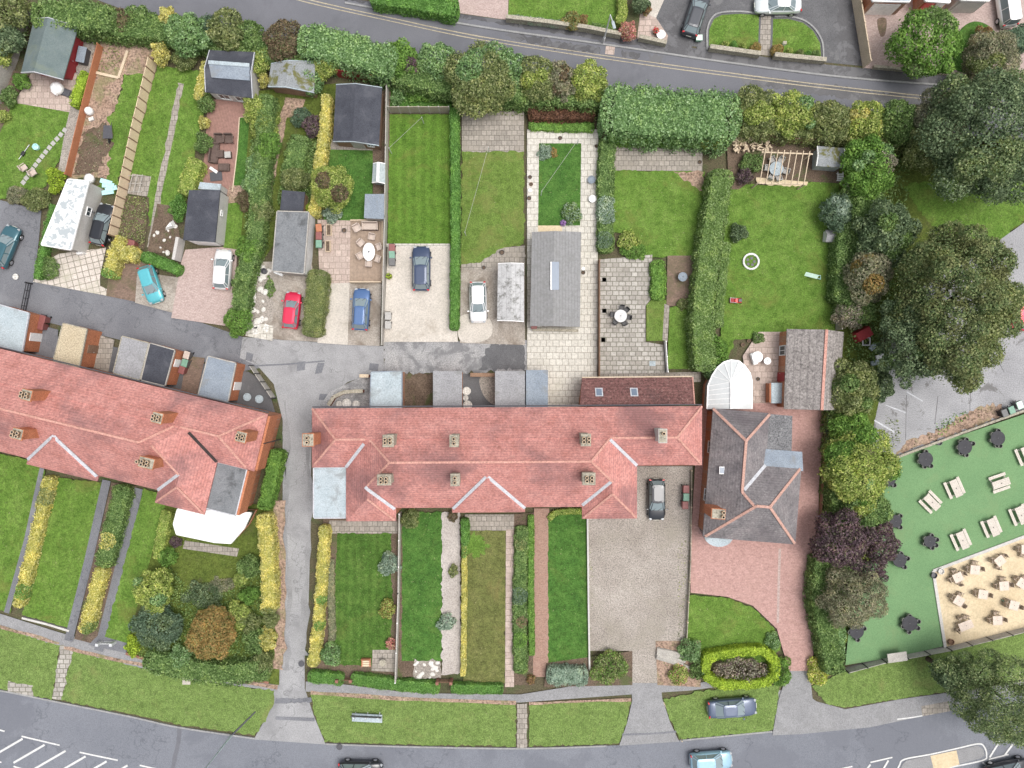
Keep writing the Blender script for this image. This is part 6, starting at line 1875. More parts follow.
car('dark grey estate car with a green box behind it at the top', 697, 12, 72, 'charcoal', (.05, .055, .065), 4.6, 1.8, rails=True)
car('silver saloon across the top of the island lawns', 779, 3, 180, 'silver', (.62, .66, .66), 4.6, 1.8, 'sedan')
car('white van at the top right corner', 1010, 3, 98, 'white', (.78, .78, .78), 4.2, 1.8, 'van', hgt=1.8)
car('red car at the right edge of the concrete car park', 1024, 310, 75, 'red', (.62, .02, .07), 4.0)
car('grey blue saloon parked on the grass verge', 733, 709, 4, 'greyblue', (.075, .10, .16), 4.9, 1.85, 'sedan')
car('pale blue car driving along the bottom road', 712, 762, 4, 'paleblue', (.27, .44, .54), 4.2, 1.78, group='cars on the bottom road')
car('dark car mostly below the bottom edge, left of centre', 360, 772, -1, 'black', (.018, .02, .026), 4.4, 1.78, group='cars on the bottom road')
car('black car under the bottom right tree', 1010, 772, 12, 'black', (.018, .02, .026), 4.5, 1.8, group='cars on the bottom road')

# ================================================================ FENCES, WALLS, GATES
FT = 'garden boundary fences'
fence('fence', 'terracotta painted fence beside the brown mulch bed', [(104, 49), (88, 110), (72, 177)], 1.2, 'redfence', 'redfence', 30, .05, FT)
fence('fence', 'long beige slatted fence ending at the golden hedge', [(157, 64), (140, 134), (118, 238)], 1.8, 'beigefence', 'brownwood', 1.0, .05, FT)
fence('fence', 'grey timber fence left of the summer house', [(31, 14), (18, 60), (2, 104)], 1.8, 'greywood', 'greywood', 1.8, .05, FT)
fence('fence', 'pale timber fence at the lower left of the summer house', [(16, 62), (-2, 110)], 1.6, 'feltpale', 'greywood', 1.8, .05, FT)
fence('fence', 'grey boundary fence right of the navy shed', [(389, 84), (388, 150), (387, 220), (384, 345)], 1.5, 'greywood', 'greywood', 2.4, .10, FT)
fence('fence', 'dark red fence behind the navy shed', [(338, 77), (389, 84)], 1.8, 'redcloth', 'brownwood', 2.4, .05, FT)
fence('fence', 'grey panel fence at the head of the striped lawn', [(391, 113), (450, 113)], 1.7, 'timber', 'greywood', 1.0, .06, FT)
fence('fence', 'thin white topped fence down the dark striped lawn', [(401, 512), (400, 590), (397, 678)], 1.2, 'greywood', 'white', 2.6, .12, FT)
fence('fence', 'post and rail fence between gravel and pink drives', [(690, 470), (689, 560), (685, 640)], 0.8, 'stone', 'rawtimber', 1.8, .06, FT)
fence('fence', 'weathered fence left of the crazy paved patio', [(598, 262), (598, 380)], 1.5, 'brownwood', 'brownwood', 2.0, .06, FT)
fence('fence', 'pale fence right of the long lawn', [(842, 186), (838, 250), (835, 330)], 1.6, 'greywood', 'greywood', 2.0, .08, FT)
fence('fence', 'dark fence behind the log pile and pergola', [(736, 134), (775, 143), (848, 146)], 1.6, 'brownwood', 'greywood', 2.0, .08, FT)
fence('fence', 'brown fence down the right side of the pink drive', [(824, 404), (820, 480), (814, 570)], .9, 'brownwood', 'brownwood', 2.2, .06, FT)
fence('fence', 'low timber fence between the blue car and concrete drive', [(352, 283), (382, 283)], .9, 'rawtimber', 'rawtimber', 1.5, .10, FT)
fence('fence', 'timber fence between brick drive and dark tarmac at the top', [(847, -30), (854, 12), (863, 68)], 1.7, 'rawtimber', 'rawtimber', 1.8, .10, FT)
fence('fence', 'black fence along the bottom of the beer garden', [(843, 668), (880, 658), (944, 646), (1024, 626), (1080, 612)], 1.3, 'greywood', 'black', 2.1, .05, FT)
fence('fence', 'white low fence dividing the small square lawn', [(664, 342), (666, 372)], 1.0, 'white', 'white', 1.5, .06, FT)
fence('fence', 'dark trellis fence beside the corner house yard', [(254, 366), (276, 398)], 1.4, 'greywood', 'black', .9, .06, FT)
for nm, pts in (('dark steel gate across the lane by the parking area', [(33, 284), (27, 314)]),):
    P0, P1 = seq(pts)
    root = thing('lane_gate', nm, 'gate', P0)
    mb = MB()
    for z in (.35, .7, 1.05): mb.beam(Vector((P0.x, P0.y, z)), Vector((P1.x, P1.y, z)), .06, .06)
    for t in (.25, .5, .75):
        q = P0.lerp(P1, t); mb.tube((q.x, q.y, .3), (q.x, q.y, 1.05), .03)
    mb.build('rail', M['black'], root)
    for q in (P0, P1):
        mb = MB(); mb.tube((q.x, q.y, 0), (q.x, q.y, 1.2), .08); mb.build('post', M['black'], root)
W_ = 'low walls'
garden_wall('wall', 'lichened stone wall beside the far front lawn', [(506, 21), (540, 25), (585, 31), (620, 38)], .9, .3, 'stone', 'stone', W_)
garden_wall('wall', 'short stone wall below the potted flowers across the road', [(638, 40), (665, 46)], .8, .3, 'stone', 'stone', W_)
garden_wall('wall', 'stone wall in front of the left island lawn', [(708, 50), (758, 57)], .8, .35, 'stone', 'stone', W_)
garden_wall('wall', 'stone wall in front of the right island lawn', [(772, 58), (823, 63)], .8, .35, 'stone', 'stone', W_)
garden_wall('wall', 'low stone kerb below the brick drive opposite', [(872, 68), (903, 71)], .5, .25, 'stone', None, W_)
garden_wall('wall', 'curved dark brick yard wall at the junction', [(331, 405), (336, 397), (346, 392), (358, 391), (365, 391)], 1.1, .28, 'darkbrick', 'stone', W_)
garden_wall('wall', 'brick wall stub beside the pale blue outhouse', [(362, 376), (371, 376)], 1.2, .25, 'darkbrick', 'rawtimber', W_)
garden_wall('wall', 'brown timber topped wall of the small planted yard', [(471, 375), (495, 375)], 1.2, .3, 'brick', 'brownwood', W_)
garden_wall('wall', 'white edged concrete wall bordering the turf and car park', [(893, 457), (960, 432), (1024, 409), (1080, 388)], .6, .14, 'render', 'stone', W_)
garden_wall('wall', 'pale raised kerb round the sand coloured patio', [(1080, 513), (1024, 535), (931, 570), (943, 646)], .35, .22, 'stone', 'render', W_)
garden_wall('wall', 'timber raised bed edging in the mulch', [(98, 74), (120, 79), (129, 52)], .35, .25, 'rawtimber', None, W_)
garden_wall('wall', 'white front edging of the second front lawn', [(24, 617), (48, 623), (71, 630)], .35, .2, 'render', None, W_)
garden_wall('wall', 'low brick wall below the corner shrubs', [(128, 652), (180, 667), (270, 681)], .45, .25, 'darkbrick', None, W_)
garden_wall('wall', 'thin garden wall between the gravel drive and the dark lawn', [(587, 512), (588, 600), (589, 668)], .6, .16, 'render', None, W_)
garden_wall('wall', 'grey wall below the corrugated garage', [(532, 330), (578, 331)], .5, .2, 'darkgrey', 'stone', W_)
garden_wall('wall', 'timber sleeper edging the deck', [(351, 221), (383, 221), (383, 282)], .4, .14, 'rawtimber', None, W_)

# gates on the front pavement
for (x, y, lb) in ((445, 679, 'wooden gate with red brick posts at the gravel path'), (346, 677, 'small wooden gate between the low clipped hedges'), (110, 641, 'grey metal gate on the narrow front path')):
    c = P(x, y)
    root = thing('garden_gate', lb, 'gate', c, 'garden gates')
    mb = MB()
    for i in range(7): mb.box((c.x - .45 + i * .15, c.y, .5), (.09, .04, .9))
    for z in (.25, .8): mb.box((c.x, c.y + .04, z), (1.05, .04, .08))
    mb.build('gate_leaf', M['brownwood' if 'wood' in lb else 'steel'], root)
    for s in (-1, 1):
        mb = MB(); mb.box((c.x + s * .68, c.y, .6), (.28, .28, 1.2)); mb.build('post', M['darkbrick' if 'wood' in lb else 'steel'], root)

# ================================================================ STREET FURNITURE
def lamp(label, x, y, h, dirv, mat='steel'):
    c = P(x, y)
    root = thing('street_lamp', label, 'street lamp', c, 'street lamps')
    mb = MB(); mb.tube(c, c + Vector((0, 0, 1.2)), .11, .11); mb.tube(c + Vector((0, 0, 1.2)), c + Vector((0, 0, h)), (.11 if h > 7 else .075), .06)
    e = c + Vector((dirv[0], dirv[1], h + .1))
    mb.tube(c + Vector((0, 0, h)), e, .045); mb.build('pole', M[mat], root)
    mb = MB(); d = Vector((dirv[0], dirv[1], 0)).normalized()
    mb.beam(e - d * .1 + Vector((0, 0, .08)), e + d * .65 + Vector((0, 0, .1)), .28, .14)
    hd = mb.build('lamp_head', M['feltpale'], root, bevel=.04)
    mb = MB(); mb.beam(e + d * .1 - Vector((0, 0, .065)), e + d * .55 - Vector((0, 0, .05)), .2, .04); mb.build('lamp_glass', M['glassroof'], hd)
    return root


lamp('tall grey lamp post on the wet pavement across the road', 603, 43, 5.6, (.2, -.7))
lamp('slender grey lamp post at the kerb of the left verge', 232, 735, 7.2, (-.5, -.6), 'feltpale')
c0 = P(233, 734); c1 = P(256, 711)
mb = MB(); mb.tube(Vector((c0.x, c0.y, .12)), Vector((c1.x, c1.y, .12)), .10, .07)  # dark tapering bar laid along the grass from the lamp foot
tag(mb.build('dark_bar', M['darkgrey'], loc=c0), 'dark bar lying across the verge from the lamp post foot', 'pole')
c0 = P(664, 702); c1 = P(681, 738)
root = thing('utility_pole', 'thin pale pole standing at the kerb by the gravel drive', 'pole', c1)
mb = MB(); mb.tube(c1, c1 + Vector((-.2, .3, 1.4)), .05); mb.build('post', M['rawtimber'], root)
mb = MB(); mb.beam(Vector((c0.x, c0.y, .07)), Vector((c1.x, c1.y, .07)), .14, .06)
tag(mb.build('timber_edging', M['rawtimber'], loc=c0), 'pale timber edging strip on the verge by the gravel drive', 'edging')
# bench frame on the verge
c = P(368, 716)
root = thing('verge_bench', 'pale blue slatted bench on the middle verge', 'bench', c)
mb = MB()
for k in range(4): mb.box((c.x, c.y - .3 + k * .2, .45), (3.0, .2, .05), -.05)
mb.build('seat', M['feltpale'], root)
for s in (-1.2, 0, 1.2):
    mb = MB(); mb.tube((c.x + s, c.y - .2, 0), (c.x + s, c.y + .3, 1.2), .05); mb.tube((c.x + s, c.y + .5, 0), (c.x + s, c.y + .1, .45), .05); mb.build('leg', M['steel'], root)
mb = MB()
for k in range(2): mb.box((c.x, c.y + .30 + k * .05, .75 + k * .3), (3.0, .05, .14), -.05)
mb.build('backrest', M['darkgrey'], root)
for (x, y, lb) in ((340, 746, 'round drain cover in the road by the lane mouth'), (302, 663, 'small drain cover on the side lane'), (17, 277, 'pale square cover on the dark parking area')):
    c = P(x, y); mb = MB(); mb.lathe((c.x, c.y, 0.2), [(.3, 0), (.3, .035), (.05, .04)], 18)
    tag(mb.build('drain_cover', M['stonewhite' if 'pale' in lb else 'darkgrey'], loc=Vector((c.x, c.y, 0))), lb, 'drain cover', 'drain covers')


# ================================================================ BINS
def bin_(label, x, y, lid='bingreen', body='bingrey', rz=0.0, group='wheelie bins'):
    c = P(x, y, 1.0); c.z = .12
    root = thing('wheelie_bin', label, 'bin', (0, 0, 0), group)
    mb = MB(); mb.grid([[(-.24, -.28, .06), (.24, -.28, .06), (.24, .24, .06), (-.24, .24, .06)], [(-.29, -.36, .98), (.29, -.36, .98), (.29, .32, .98), (-.29, .32, .98)]]); mb.build('body', M[body], root, bevel=.03)
    mb = MB(); mb.grid([[(-.31, -.40, 0.985), (.31, -.40, .985), (.31, .38, 1.0), (-.31, .38, 1.0)], [(-.27, -.35, 1.04), (.27, -.35, 1.04), (.27, .36, 1.08), (-.27, .36, 1.08)]]); mb.build('lid', M[lid], root, bevel=.02)
    mb = MB(); mb.tube((-.25, .42, .98), (.25, .42, .98), .025); mb.build('handle', M['black'], root)
    for s in (-1, 1):
        mb = MB(); mb.tube((s * .22, .3, .11), (s * .28, .3, .11), .11); mb.build('wheel', M['rubber'], root)
    root.location = c; root.rotation_euler = (0, 0, rz)
    return root


for a in ((43, 319, 'binred', 'binred', -.25, 'upper maroon bin behind the pale blue outhouse'), (41, 326, 'binred', 'binred', -.25, 'lower maroon bin behind the pale blue outhouse'),
          (187, 355, 'beigecloth', 'bingrey', -.3, 'pinkish lidded bin by the mossy roofed outhouse'), (185, 363, 'bingreen', 'bingrey', -.3, 'green lidded bin by the mossy roofed outhouse'), (182, 370, 'binred', 'binred', -.3, 'maroon bin by the mossy roofed outhouse'),
          (126, 243, 'binred', 'binred', -.2, 'pinkish maroon bin left of the golden hedge arm'), (132, 244, 'binred', 'binred', -.2, 'maroon bin right of its twin above the golden hedge arm'),
          (319, 228, 'terracotta', 'bingrey', .1, 'terracotta lidded bin behind the white sided garage'), (319, 236, 'binred', 'bingrey', 0, 'maroon lidded bin behind the white sided garage'), (319, 244, 'bingreen', 'bingrey', 0, 'green lidded bin behind the white sided garage'),
          (258, 225, 'binred', 'binred', 0, 'maroon bin in the long green hedge'), (258, 232, 'bingreen', 'bingrey', 0, 'green bin in the long green hedge'),
          (392, 248, 'binred', 'binred', 0, 'maroon lidded bin at the top of the concrete drive'), (392, 255, 'bingreen', 'bingrey', 0, 'green lidded bin at the top of the concrete drive'), (392, 262, 'bingrey', 'bingrey', 0, 'grey bin at the top of the concrete drive'),
          (388, 316, 'greyseat', 'greyseat', 0, 'pale bin at the fence foot, upper of two'), (388, 325, 'greyseat', 'greyseat', 0, 'pale bin at the fence foot, lower of two'),
          (686, 489, 'binred', 'binred', 0, 'maroon bin above the green one beside the gravel drive car'), (686, 497, 'bingreen', 'bingrey', 0, 'green lidded bin beside the gravel drive car'), (685, 505, 'binred', 'binred', 0, 'maroon bin below the green one beside the gravel drive car'),
          (830, 414, 'bingrey', 'bingrey', 0, 'grey bin below the grey pantiled garage'), (830, 422, 'bingreen', 'bingrey', 0, 'green lidded bin below the grey pantiled garage'), (829, 431, 'darkgrey', 'black', .2, 'black bin lowest by the pink drive fence'),
          (534, 325, 'binred', 'bingrey', 0, 'red lidded bin at the corner of the corrugated garage'),
          (1011, 410, 'bingreen', 'bingrey', .4, 'green lidded bin by the car park weeds'), (1019, 405, 'mint', 'bingrey', .4, 'mint lidded bin by the car park edge'), (1004, 413, 'bingrey', 'black', .4, 'dark bin left of the green one by the car park weeds')):
    bin_(a[5], a[0], a[1], a[2], a[3], a[4])


# ================================================================ GARDEN FURNITURE
def chair_proto(name, label, cat, mat, legs='black'):
    root = thing(name, label, cat, (0, 0, 0))
    mb = MB(); mb.box((0, 0, .43), (.5, .5, .07)); mb.build('seat', M[mat], root, bevel=.03)
    mb = MB(); mb.box((-.25, 0, .68), (.07, .5, .5)); mb.build('backrest', M[mat], root, bevel=.03)
    for s in (-1, 1):
        mb = MB(); mb.box((0, s * .27, .62), (.5, .06, .05)); mb.build('arm', M[mat], root)
        for t in (-1, 1):
            mb = MB(); mb.tube((t * .2, s * .2, 0), (t * .2, s * .2, .4), .025, n=6); mb.build('leg', M[legs], root)
    return root


def round_table(name, label, x, y, r, mat, h=.74, rx=1.0, group=None):
    c = P(x, y, h)
    root = thing(name, label, 'table', (c.x, c.y, .16), group)
    o = Vector((c.x, c.y, .16))
    mb = MB(); mb.lathe(o + Vector((0, 0, h - .06)), [(r * .9, 0), (r, .01), (r, .05), (r * .96, .06), (.04, .06)], 28, rx, 1); mb.build('table_top', M[mat], root)
    mb = MB(); mb.lathe(o, [(.32, 0), (.3, .05), (.06, .08), (.05, h - .061)], 12); mb.build('leg', M['black'], root)
    mb = MB(); mb.lathe(o + Vector((0, 0, h)), [(.05, 0.002), (.05, .03), (.02, .035)], 10); mb.build('parasol_hole', M['darkgrey'], root)
    return root


# -- beer garden: black round tables and stools
stool = None


def stool_proto():
    root = thing('tub_stool', 'x', 'stool', (0, 0, 0))
    mb = MB()
    a = [math.radians(q) for q in range(70, 291, 22)]
    mb.grid([[(.24 * math.cos(t), .24 * math.sin(t), z) for t in a] + [(.19 * math.cos(t), .19 * math.sin(t), z) for t in a[::-1]] for z in (.42, .72)])
    mb.build('backrest', M['tub'], root)
    mb = MB(); mb.lathe((0, 0, .40), [(.2, 0), (.22, .02), (.22, .06), (.03, .07)], 16); mb.build('seat', M['darkgrey'], root)
    for k in range(4):
        t = k * math.pi / 2 + .78
        mb = MB(); mb.tube((.2 * math.cos(t), .2 * math.sin(t), 0), (.15 * math.cos(t), .15 * math.sin(t), .41), .02, n=6); mb.build('leg', M['black'], root)
    return root


first = [None]
TB = [(925, 459, .72, 'black round table along the garden wall, next to the yellow green tree', (100, 150, 195, 250, 300)),
      (964, 447, .72, 'black round table in the middle of the three along the garden wall', (90, 135, 180, 225, 270, 30)),
      (997, 438, .72, 'black round table nearest the green bins along the garden wall', (100, 150, 195, 250, 275)),
      (889, 479, .62, 'black round table half hidden under the yellow green tree', (60, 180, 230, 300)),
      (895, 521, .62, 'black round table beside the smaller purple tree, upper of two', (60, 130, 190, 300)),
      (929, 541, .58, 'small black round table standing alone left of the sand patio', (20, 85, 150, 200, 280, 325)),
      (899, 560, .68, 'black round table below the smaller purple tree', (20, 90, 300)),
      (856, 631, .72, 'black round table beside the grey green hedge', (30, 95, 180, 270)),
      (909, 623, .76, 'largest black round table above the black fence', (100, 150, 195, 255, 330, 20))]
for (x, y, r, lb, angs) in TB:
    round_table('round_table', lb, x, y, r, 'blacktop', group='black round tables on the turf')
    c = P(x, y, .45)
    for a in angs:
        t = math.radians(a)
        lab = 'grey tub stool at the black table ' + lb.split('table ')[1].replace('along the garden wall, next to', 'next to').replace('in the middle of the three along the garden wall', 'midway along the garden wall')
        if first[0] is None: first[0] = stool_proto(); o = first[0]; o['label'] = lab
        else: o = dup(first[0], (0, 0, 0), 0, lab)
        o['group'] = 'tub stools round ' + lb
        o.location = (c.x + (r + .03) * math.cos(t), c.y + (r + .03) * math.sin(t), .16)
        o.rotation_euler = (0, 0, t + math.pi)


# -- picnic benches
def picnic():
    root = thing('picnic_bench', 'x', 'picnic bench', (0, 0, 0))
    mb = MB()
    for k in range(5): mb.box((0, -.3 + k * .15, .74), (1.75, .135, .04))
    mb.build('table_top', M['picnic'], root)
    for s in (-1, 1):
        mb = MB()
        for k in range(2): mb.box((0, s * (.62 + k * .15), .44), (1.75, .135, .04))
        mb.build('seat', M['picnic'], root)
        mb = MB(); mb.beam((s * .65, -.62, .02), (s * .65, -.2, .715), .07, .05); mb.beam((s * .65, .62, .02), (s * .65, .2, .715), .07, .05); mb.beam((s * .72, -.72, .415), (s * .72, .72, .415), .05, .08); mb.build('leg', M['picnic'], root)
    mb = MB(); mb.lathe((0, 0, .762), [(.05, 0), (.05, .012), (.01, .014)], 10); mb.build('parasol_hole', M['black'], root)
    return root


pb = None
for (x, y, a, lb) in ((931, 502, -45, 'pale picnic bench nearest the yellow green tree, turned diagonally'), (955, 488, -66, 'pale picnic bench below the middle black table'), (1000, 483, 19, 'pale picnic bench lying crosswise below the table nearest the bins'),
                      (961.5, 540, -66, 'shortest pale picnic bench left of the sand patio edge'), (992, 527, -67, 'pale picnic bench above the middle of the patio edge'), (1020, 515, -67, 'pale picnic bench touching the right edge, above the patio'), (1026, 455, -67, 'pale picnic bench cut by the right edge, below the bins')):
    c = P(x, y, .7)
    if pb is None: pb = picnic(); o = pb; o['label'] = lb
    else: o = dup(pb, (0, 0, 0), 0, lb)
    o['group'] = 'picnic benches on the turf'
    o.location = (c.x, c.y, .16); o.rotation_euler = (0, 0, math.radians(a))


# -- square tables and rattan chairs on the sand patio
def sq_table(L=.95, W=.9):
    root = thing('square_table', 'x', 'table', (0, 0, 0))
    mb = MB(); mb.box((0, 0, .73), (L, W, .05)); mb.build('table_top', M['tabletop'], root, bevel=.02)
    for s in (-1, 1):
        for t in (-1, 1):
            mb = MB(); mb.box((s * (L / 2 - .06), t * (W / 2 - .06), .352), (.05, .05, .70)); mb.build('leg', M['rattan'], root)
    mb = MB(); mb.lathe((0, 0, .757), [(.035, 0), (.035, .012), (.01, .014)], 10); mb.build('parasol_hole', M['darkgrey'], root)
    return root


st, rc, lt = None, None, None
for (x, y, a, n, lb, long_) in ((957, 577, 25, (180, 90, -90, 0), 'square table nearest the top left corner of the sand patio', 0), (974, 569.5, -5, (180, 90, 10), 'square table second along the top row of the patio', 0), (999, 560.5, 38, (140, 230, 0), 'square table third along the top row of the patio', 0),
                                (982, 594, -8, (180, 0), 'square table in the middle of the patio', 0), (1003, 585.5, 5, (180, 90, 0), 'square table between patio middle and right edge', 0), (958, 600.5, -32, (180, 100, -10), 'square table at the left side of the patio, second row', 0),
                                (1013, 605, -15, (160, 190, 0), 'square table beside the green parasol base', 0), (996.5, 620, 3, (180, 90, 0), 'square table above the black fence near the conifer', 0), (965, 625, 22, (100, 60, 200), 'long table at the lower left of the patio', 1),
                                (1021, 583, -35, (170, 90), 'square table at the right edge, second row', 0), (1025, 549, 0, (180, 250), 'square table at the right edge, top row', 0)):
    c = P(x, y, .73)
    if long_: o = sq_table(1.4, .85); o['label'] = lb
    elif st is None: st = sq_table(); o = st; o['label'] = lb
    else: o = dup(st, (0, 0, 0), 0, lb)
    o['group'] = 'tables on the sand patio'
    o.location = (c.x, c.y, .17); o.rotation_euler = (0, 0, math.radians(a))
    for k in n:
        t = math.radians(a + k)
        lab = 'brown rattan chair at the ' + lb.split(',')[0] + (', ' + lb.split(', ')[1] if ',' in lb else '')
        if rc is None: rc = chair_proto('rattan_chair', lab, 'chair', 'rattan'); q = rc
        else: q = dup(rc, (0, 0, 0), 0, lab)
        q['group'] = 'rattan chairs at the ' + lb
        d = .66 if not long_ else .78
        q.location = (c.x + d * math.cos(t), c.y + d * math.sin(t), .17); q.rotation_euler = (0, 0, t + math.pi); q.scale = (.82, .82, 1)
c = P(999, 599)
root = thing('parasol_base', 'green parasol base on the sand patio', 'parasol base', c)
mb = MB(); mb.lathe((c.x, c.y, .16), [(.3, 0), (.28, .08), (.05, .12), (.04, .5)], 16); mb.build('base', M['bingreen'], root)
mb = MB(); mb.tube((c.x + .2, c.y - .05, .3), (c.x + 1.0, c.y - .25, .3), .04); mb.build('folded_pole', M['bingreen'], root)
for (x, y, lb) in ((931, 574, 'black planter pot at the corner of the sand patio'), (948, 640, 'brown planter pot at the bottom corner of the sand patio'), (938, 570, 'pale stone pot inside the corner of the sand patio'), (936, 442, 'small black lamp on the white edged wall')):
    c = P(x, y); mb = MB(); mb.lathe((c.x, c.y, .16), [(.22, 0), (.3, .45), (.26, .46), (.22, .3), (.03, .3)], 16)
    tag(mb.build('planter', M['stonewhite' if 'pale' in lb else 'darkgrey' if 'black' in lb else 'brownwood'], loc=Vector((c.x, c.y, .16))), lb, 'planter')
c = P(897, 657, 1.3)
mb = MB(); mb.box((c.x, c.y, 1.36), (1.9, .9, .06), .14)
tag(mb.build('notice_board', M['greywood'], loc=c), 'flat grey board on top of the black fence', 'board')

# -- timber deck: white oval table with chairs, sofa, armchair
c = P(369, 252, .75)
root = thing('oval_table', 'white oval table on the timber deck', 'table', (c.x, c.y, .1))
o = Vector((c.x, c.y, .1))
mb = MB(); mb.lathe(o + Vector((0, 0, .70)), [(.56, 0), (.6, .02), (.6, .04), (.05, .05)], 28, 1.0, 1.5); mb.build('table_top', M['white'], root)
mb = MB(); mb.lathe(o, [(.35, 0), (.06, .08), (.05, .699)], 12); mb.build('leg', M['steel'], root)
mb = MB(); mb.lathe(o + Vector((0, 0, .752)), [(.09, 0), (.09, .03), (.02, .04)], 12); mb.build('parasol_hole', M['darkgrey'], root)
cc = None
for (x, y, a, w) in ((372, 237, 260, 'above'), (361, 243, 315, 'upper left of'), (379, 247, 200, 'upper right of'), (360.5, 256, 30, 'lower left of'), (378, 259, 160, 'lower right of'), (369, 264, 85, 'below')):
    lab = 'beige garden chair ' + w + ' the white oval table'
    if cc is None: cc = chair_proto('garden_chair', lab, 'chair', 'beigecloth'); q = cc
    else: q = dup(cc, (0, 0, 0), 0, lab)
    q['group'] = 'chairs round the white oval table'
    p = P(x, y, .5); q.location = (p.x, p.y, .1); q.rotation_euler = (0, 0, math.radians(a)); q.scale = (1.15, 1.15, 1)
q = dup(cc, P(358, 229, .5), math.radians(300), 'beige armchair turned to the deck corner beside the sofa'); q.scale = (1.3, 1.3, 1); q['group'] = 'deck lounge seats'


def sofa(label, x, y, L, W, rz, mat, group=None, back=True):
    c = P(x, y, .5)
    root = thing('garden_sofa', label, 'sofa', (0, 0, 0), group)
    mb = MB(); mb.box((0, 0, .24), (L, W, .3)); mb.build('base', M['rattandark'], root, bevel=.03)
    mb = MB(); mb.box((0, -.05, .44), (L - .2, W - .22, .1)); mb.build('cushion', M['beigecloth' if mat != 'rattandark' else 'rattandark'], root, bevel=.04)
    if back:
        mb = MB(); mb.box((0, W / 2 - .06, .58), (L, .12, .4)); mb.build('backrest', M[mat], root, bevel=.04)
        for s in (-1, 1):
            mb = MB(); mb.box((s * (L / 2 - .06), -.06, .52), (.12, W - .14, .26)); mb.build('arm', M[mat], root, bevel=.03)
    root.location = (c.x, c.y, .1); root.rotation_euler = (0, 0, rz)
    return root


sofa('beige two seat sofa at the top of the timber deck', 370, 226, 1.6, .85, 0, 'beigecloth', 'deck lounge seats')
G3_ = 'rattan seats on the red brown deck'
sofa('long brown rattan sofa along the hedge on the red brown deck', 214, 153, 2.0, .8, math.radians(83), 'rattandark', G3_)
sofa('brown rattan footstool sofa at the lower end of the rattan set', 223.5, 167, 1.1, .75, 0, 'rattandark', G3_, False)
for (x, y, lb) in ((219.5, 139, 'left brown rattan armchair on the red brown deck'), (229, 139, 'right brown rattan armchair on the red brown deck')):
    if lb.startswith('left'): ra = chair_proto('rattan_armchair', lb, 'armchair', 'rattandark'); q = ra
    else: q = dup(ra, (0, 0, 0), 0, lb)
    q.location = P(x, y, .5); q.location.z = .12; q.rotation_euler = (0, 0, math.radians(270)); q.scale = (1.6, 1.6, 1); q['group'] = G3_
for (x, y, s, m_, lb) in ((220, 154, .75, 'rattan', 'brown rattan coffee table beside the long rattan sofa'), (228, 155, .65, 'greyseat', 'pale cushioned rattan cube beside the rattan coffee table')):
    c = P(x, y, .4); root = thing('rattan_cube', lb, 'low table', Vector((c.x, c.y, .1)), G3_)
    mb = MB(); mb.box((c.x, c.y, .3), (s, s, .38), .05); mb.build('base', M['rattandark'], root, bevel=.02)
    mb = MB(); mb.box((c.x, c.y, .53), (s * .94, s * .94, .07), .05); mb.build('table_top', M[m_ if m_ != 'rattan' else 'rattandark'], root, bevel=.02)
c = P(215, 171); mb = MB(); mb.box((c.x, c.y, .35), (.85, .28, .12), -.6)
tag(mb.build('rolled_mat', M['white'], loc=c), 'white rolled mat below the rattan sofa', 'mat')
c = P(217, 177); mb = MB(); mb.box((c.x, c.y, .22), (1.2, .9, .06), .1)
tag(mb.build('doormat', M['darkgrey'], loc=c), 'dark grey mat beside the pale garden store', 'mat')

# -- patio set on the crazy paving
round_table('round_table', 'pale round table on the crazy paved patio', 620.5, 316, .62, 'whitewear', group='patio tables')
k = None
for a in (80, 45, -10, -60, 230, 170):
    lab = 'black folding chair round the pale patio table'
    if k is None: k = chair_proto('folding_chair', lab, 'chair', 'black'); q = k
    else: q = dup(k, (0, 0, 0), 0, lab)
    q['group'] = 'folding chairs round the pale patio table'
    p = P(620.5, 316, .5); t = math.radians(a); q.location = (p.x + .85 * math.cos(t), p.y + .85 * math.sin(t), .1); q.rotation_euler = (0, 0, t + math.pi); q.scale = (.85, .85, 1)
round_table('round_table', 'small grey round table on the brown block patio', 682.5, 277, .46, 'feltblue', group='patio tables')
c = P(696, 284, .8); root = thing('covered_barbecue', 'black covered barbecue beside the loose hedge', 'barbecue', Vector((c.x, c.y, .1)))
mb = MB(); mb.lathe((c.x, c.y, .1), [(.32, 0), (.42, .3), (.44, .8), (.3, 1.0), (.05, 1.05)], 16, .8, 1.6); mb.build('cover', M['black'], root, smooth=True)
p0, p1 = P(625, 338, 0), P(651, 363, 0)
mb = MB(); mb.tube((p0.x, p0.y, .16), (p1.x, p1.y, .16), .06, .05); 
root = thing('fallen_parasol', 'closed dark parasol lying on the crazy paving', 'parasol', p0)
mb.build('pole', M['rattan'], root)
mb = MB(); mb.box((p1.x + .1, p1.y - .05, .2), (.6, .5, .12)); mb.build('base', M['feltpale'], root)
for (x, y, lb) in ((604, 280, 'dark square drain grate by the crazy paving fence, topmost'), (604, 311, 'dark square drain grate by the crazy paving fence, middle'), (603, 340, 'dark square drain grate by the crazy paving fence, lowest')):
    c = P(x, y); mb = MB(); mb.box((c.x, c.y, .2), (.42, .42, .04)); tag(mb.build('drain_grate', M['darkbrick'], loc=c), lb, 'drain grate', 'drain grates')

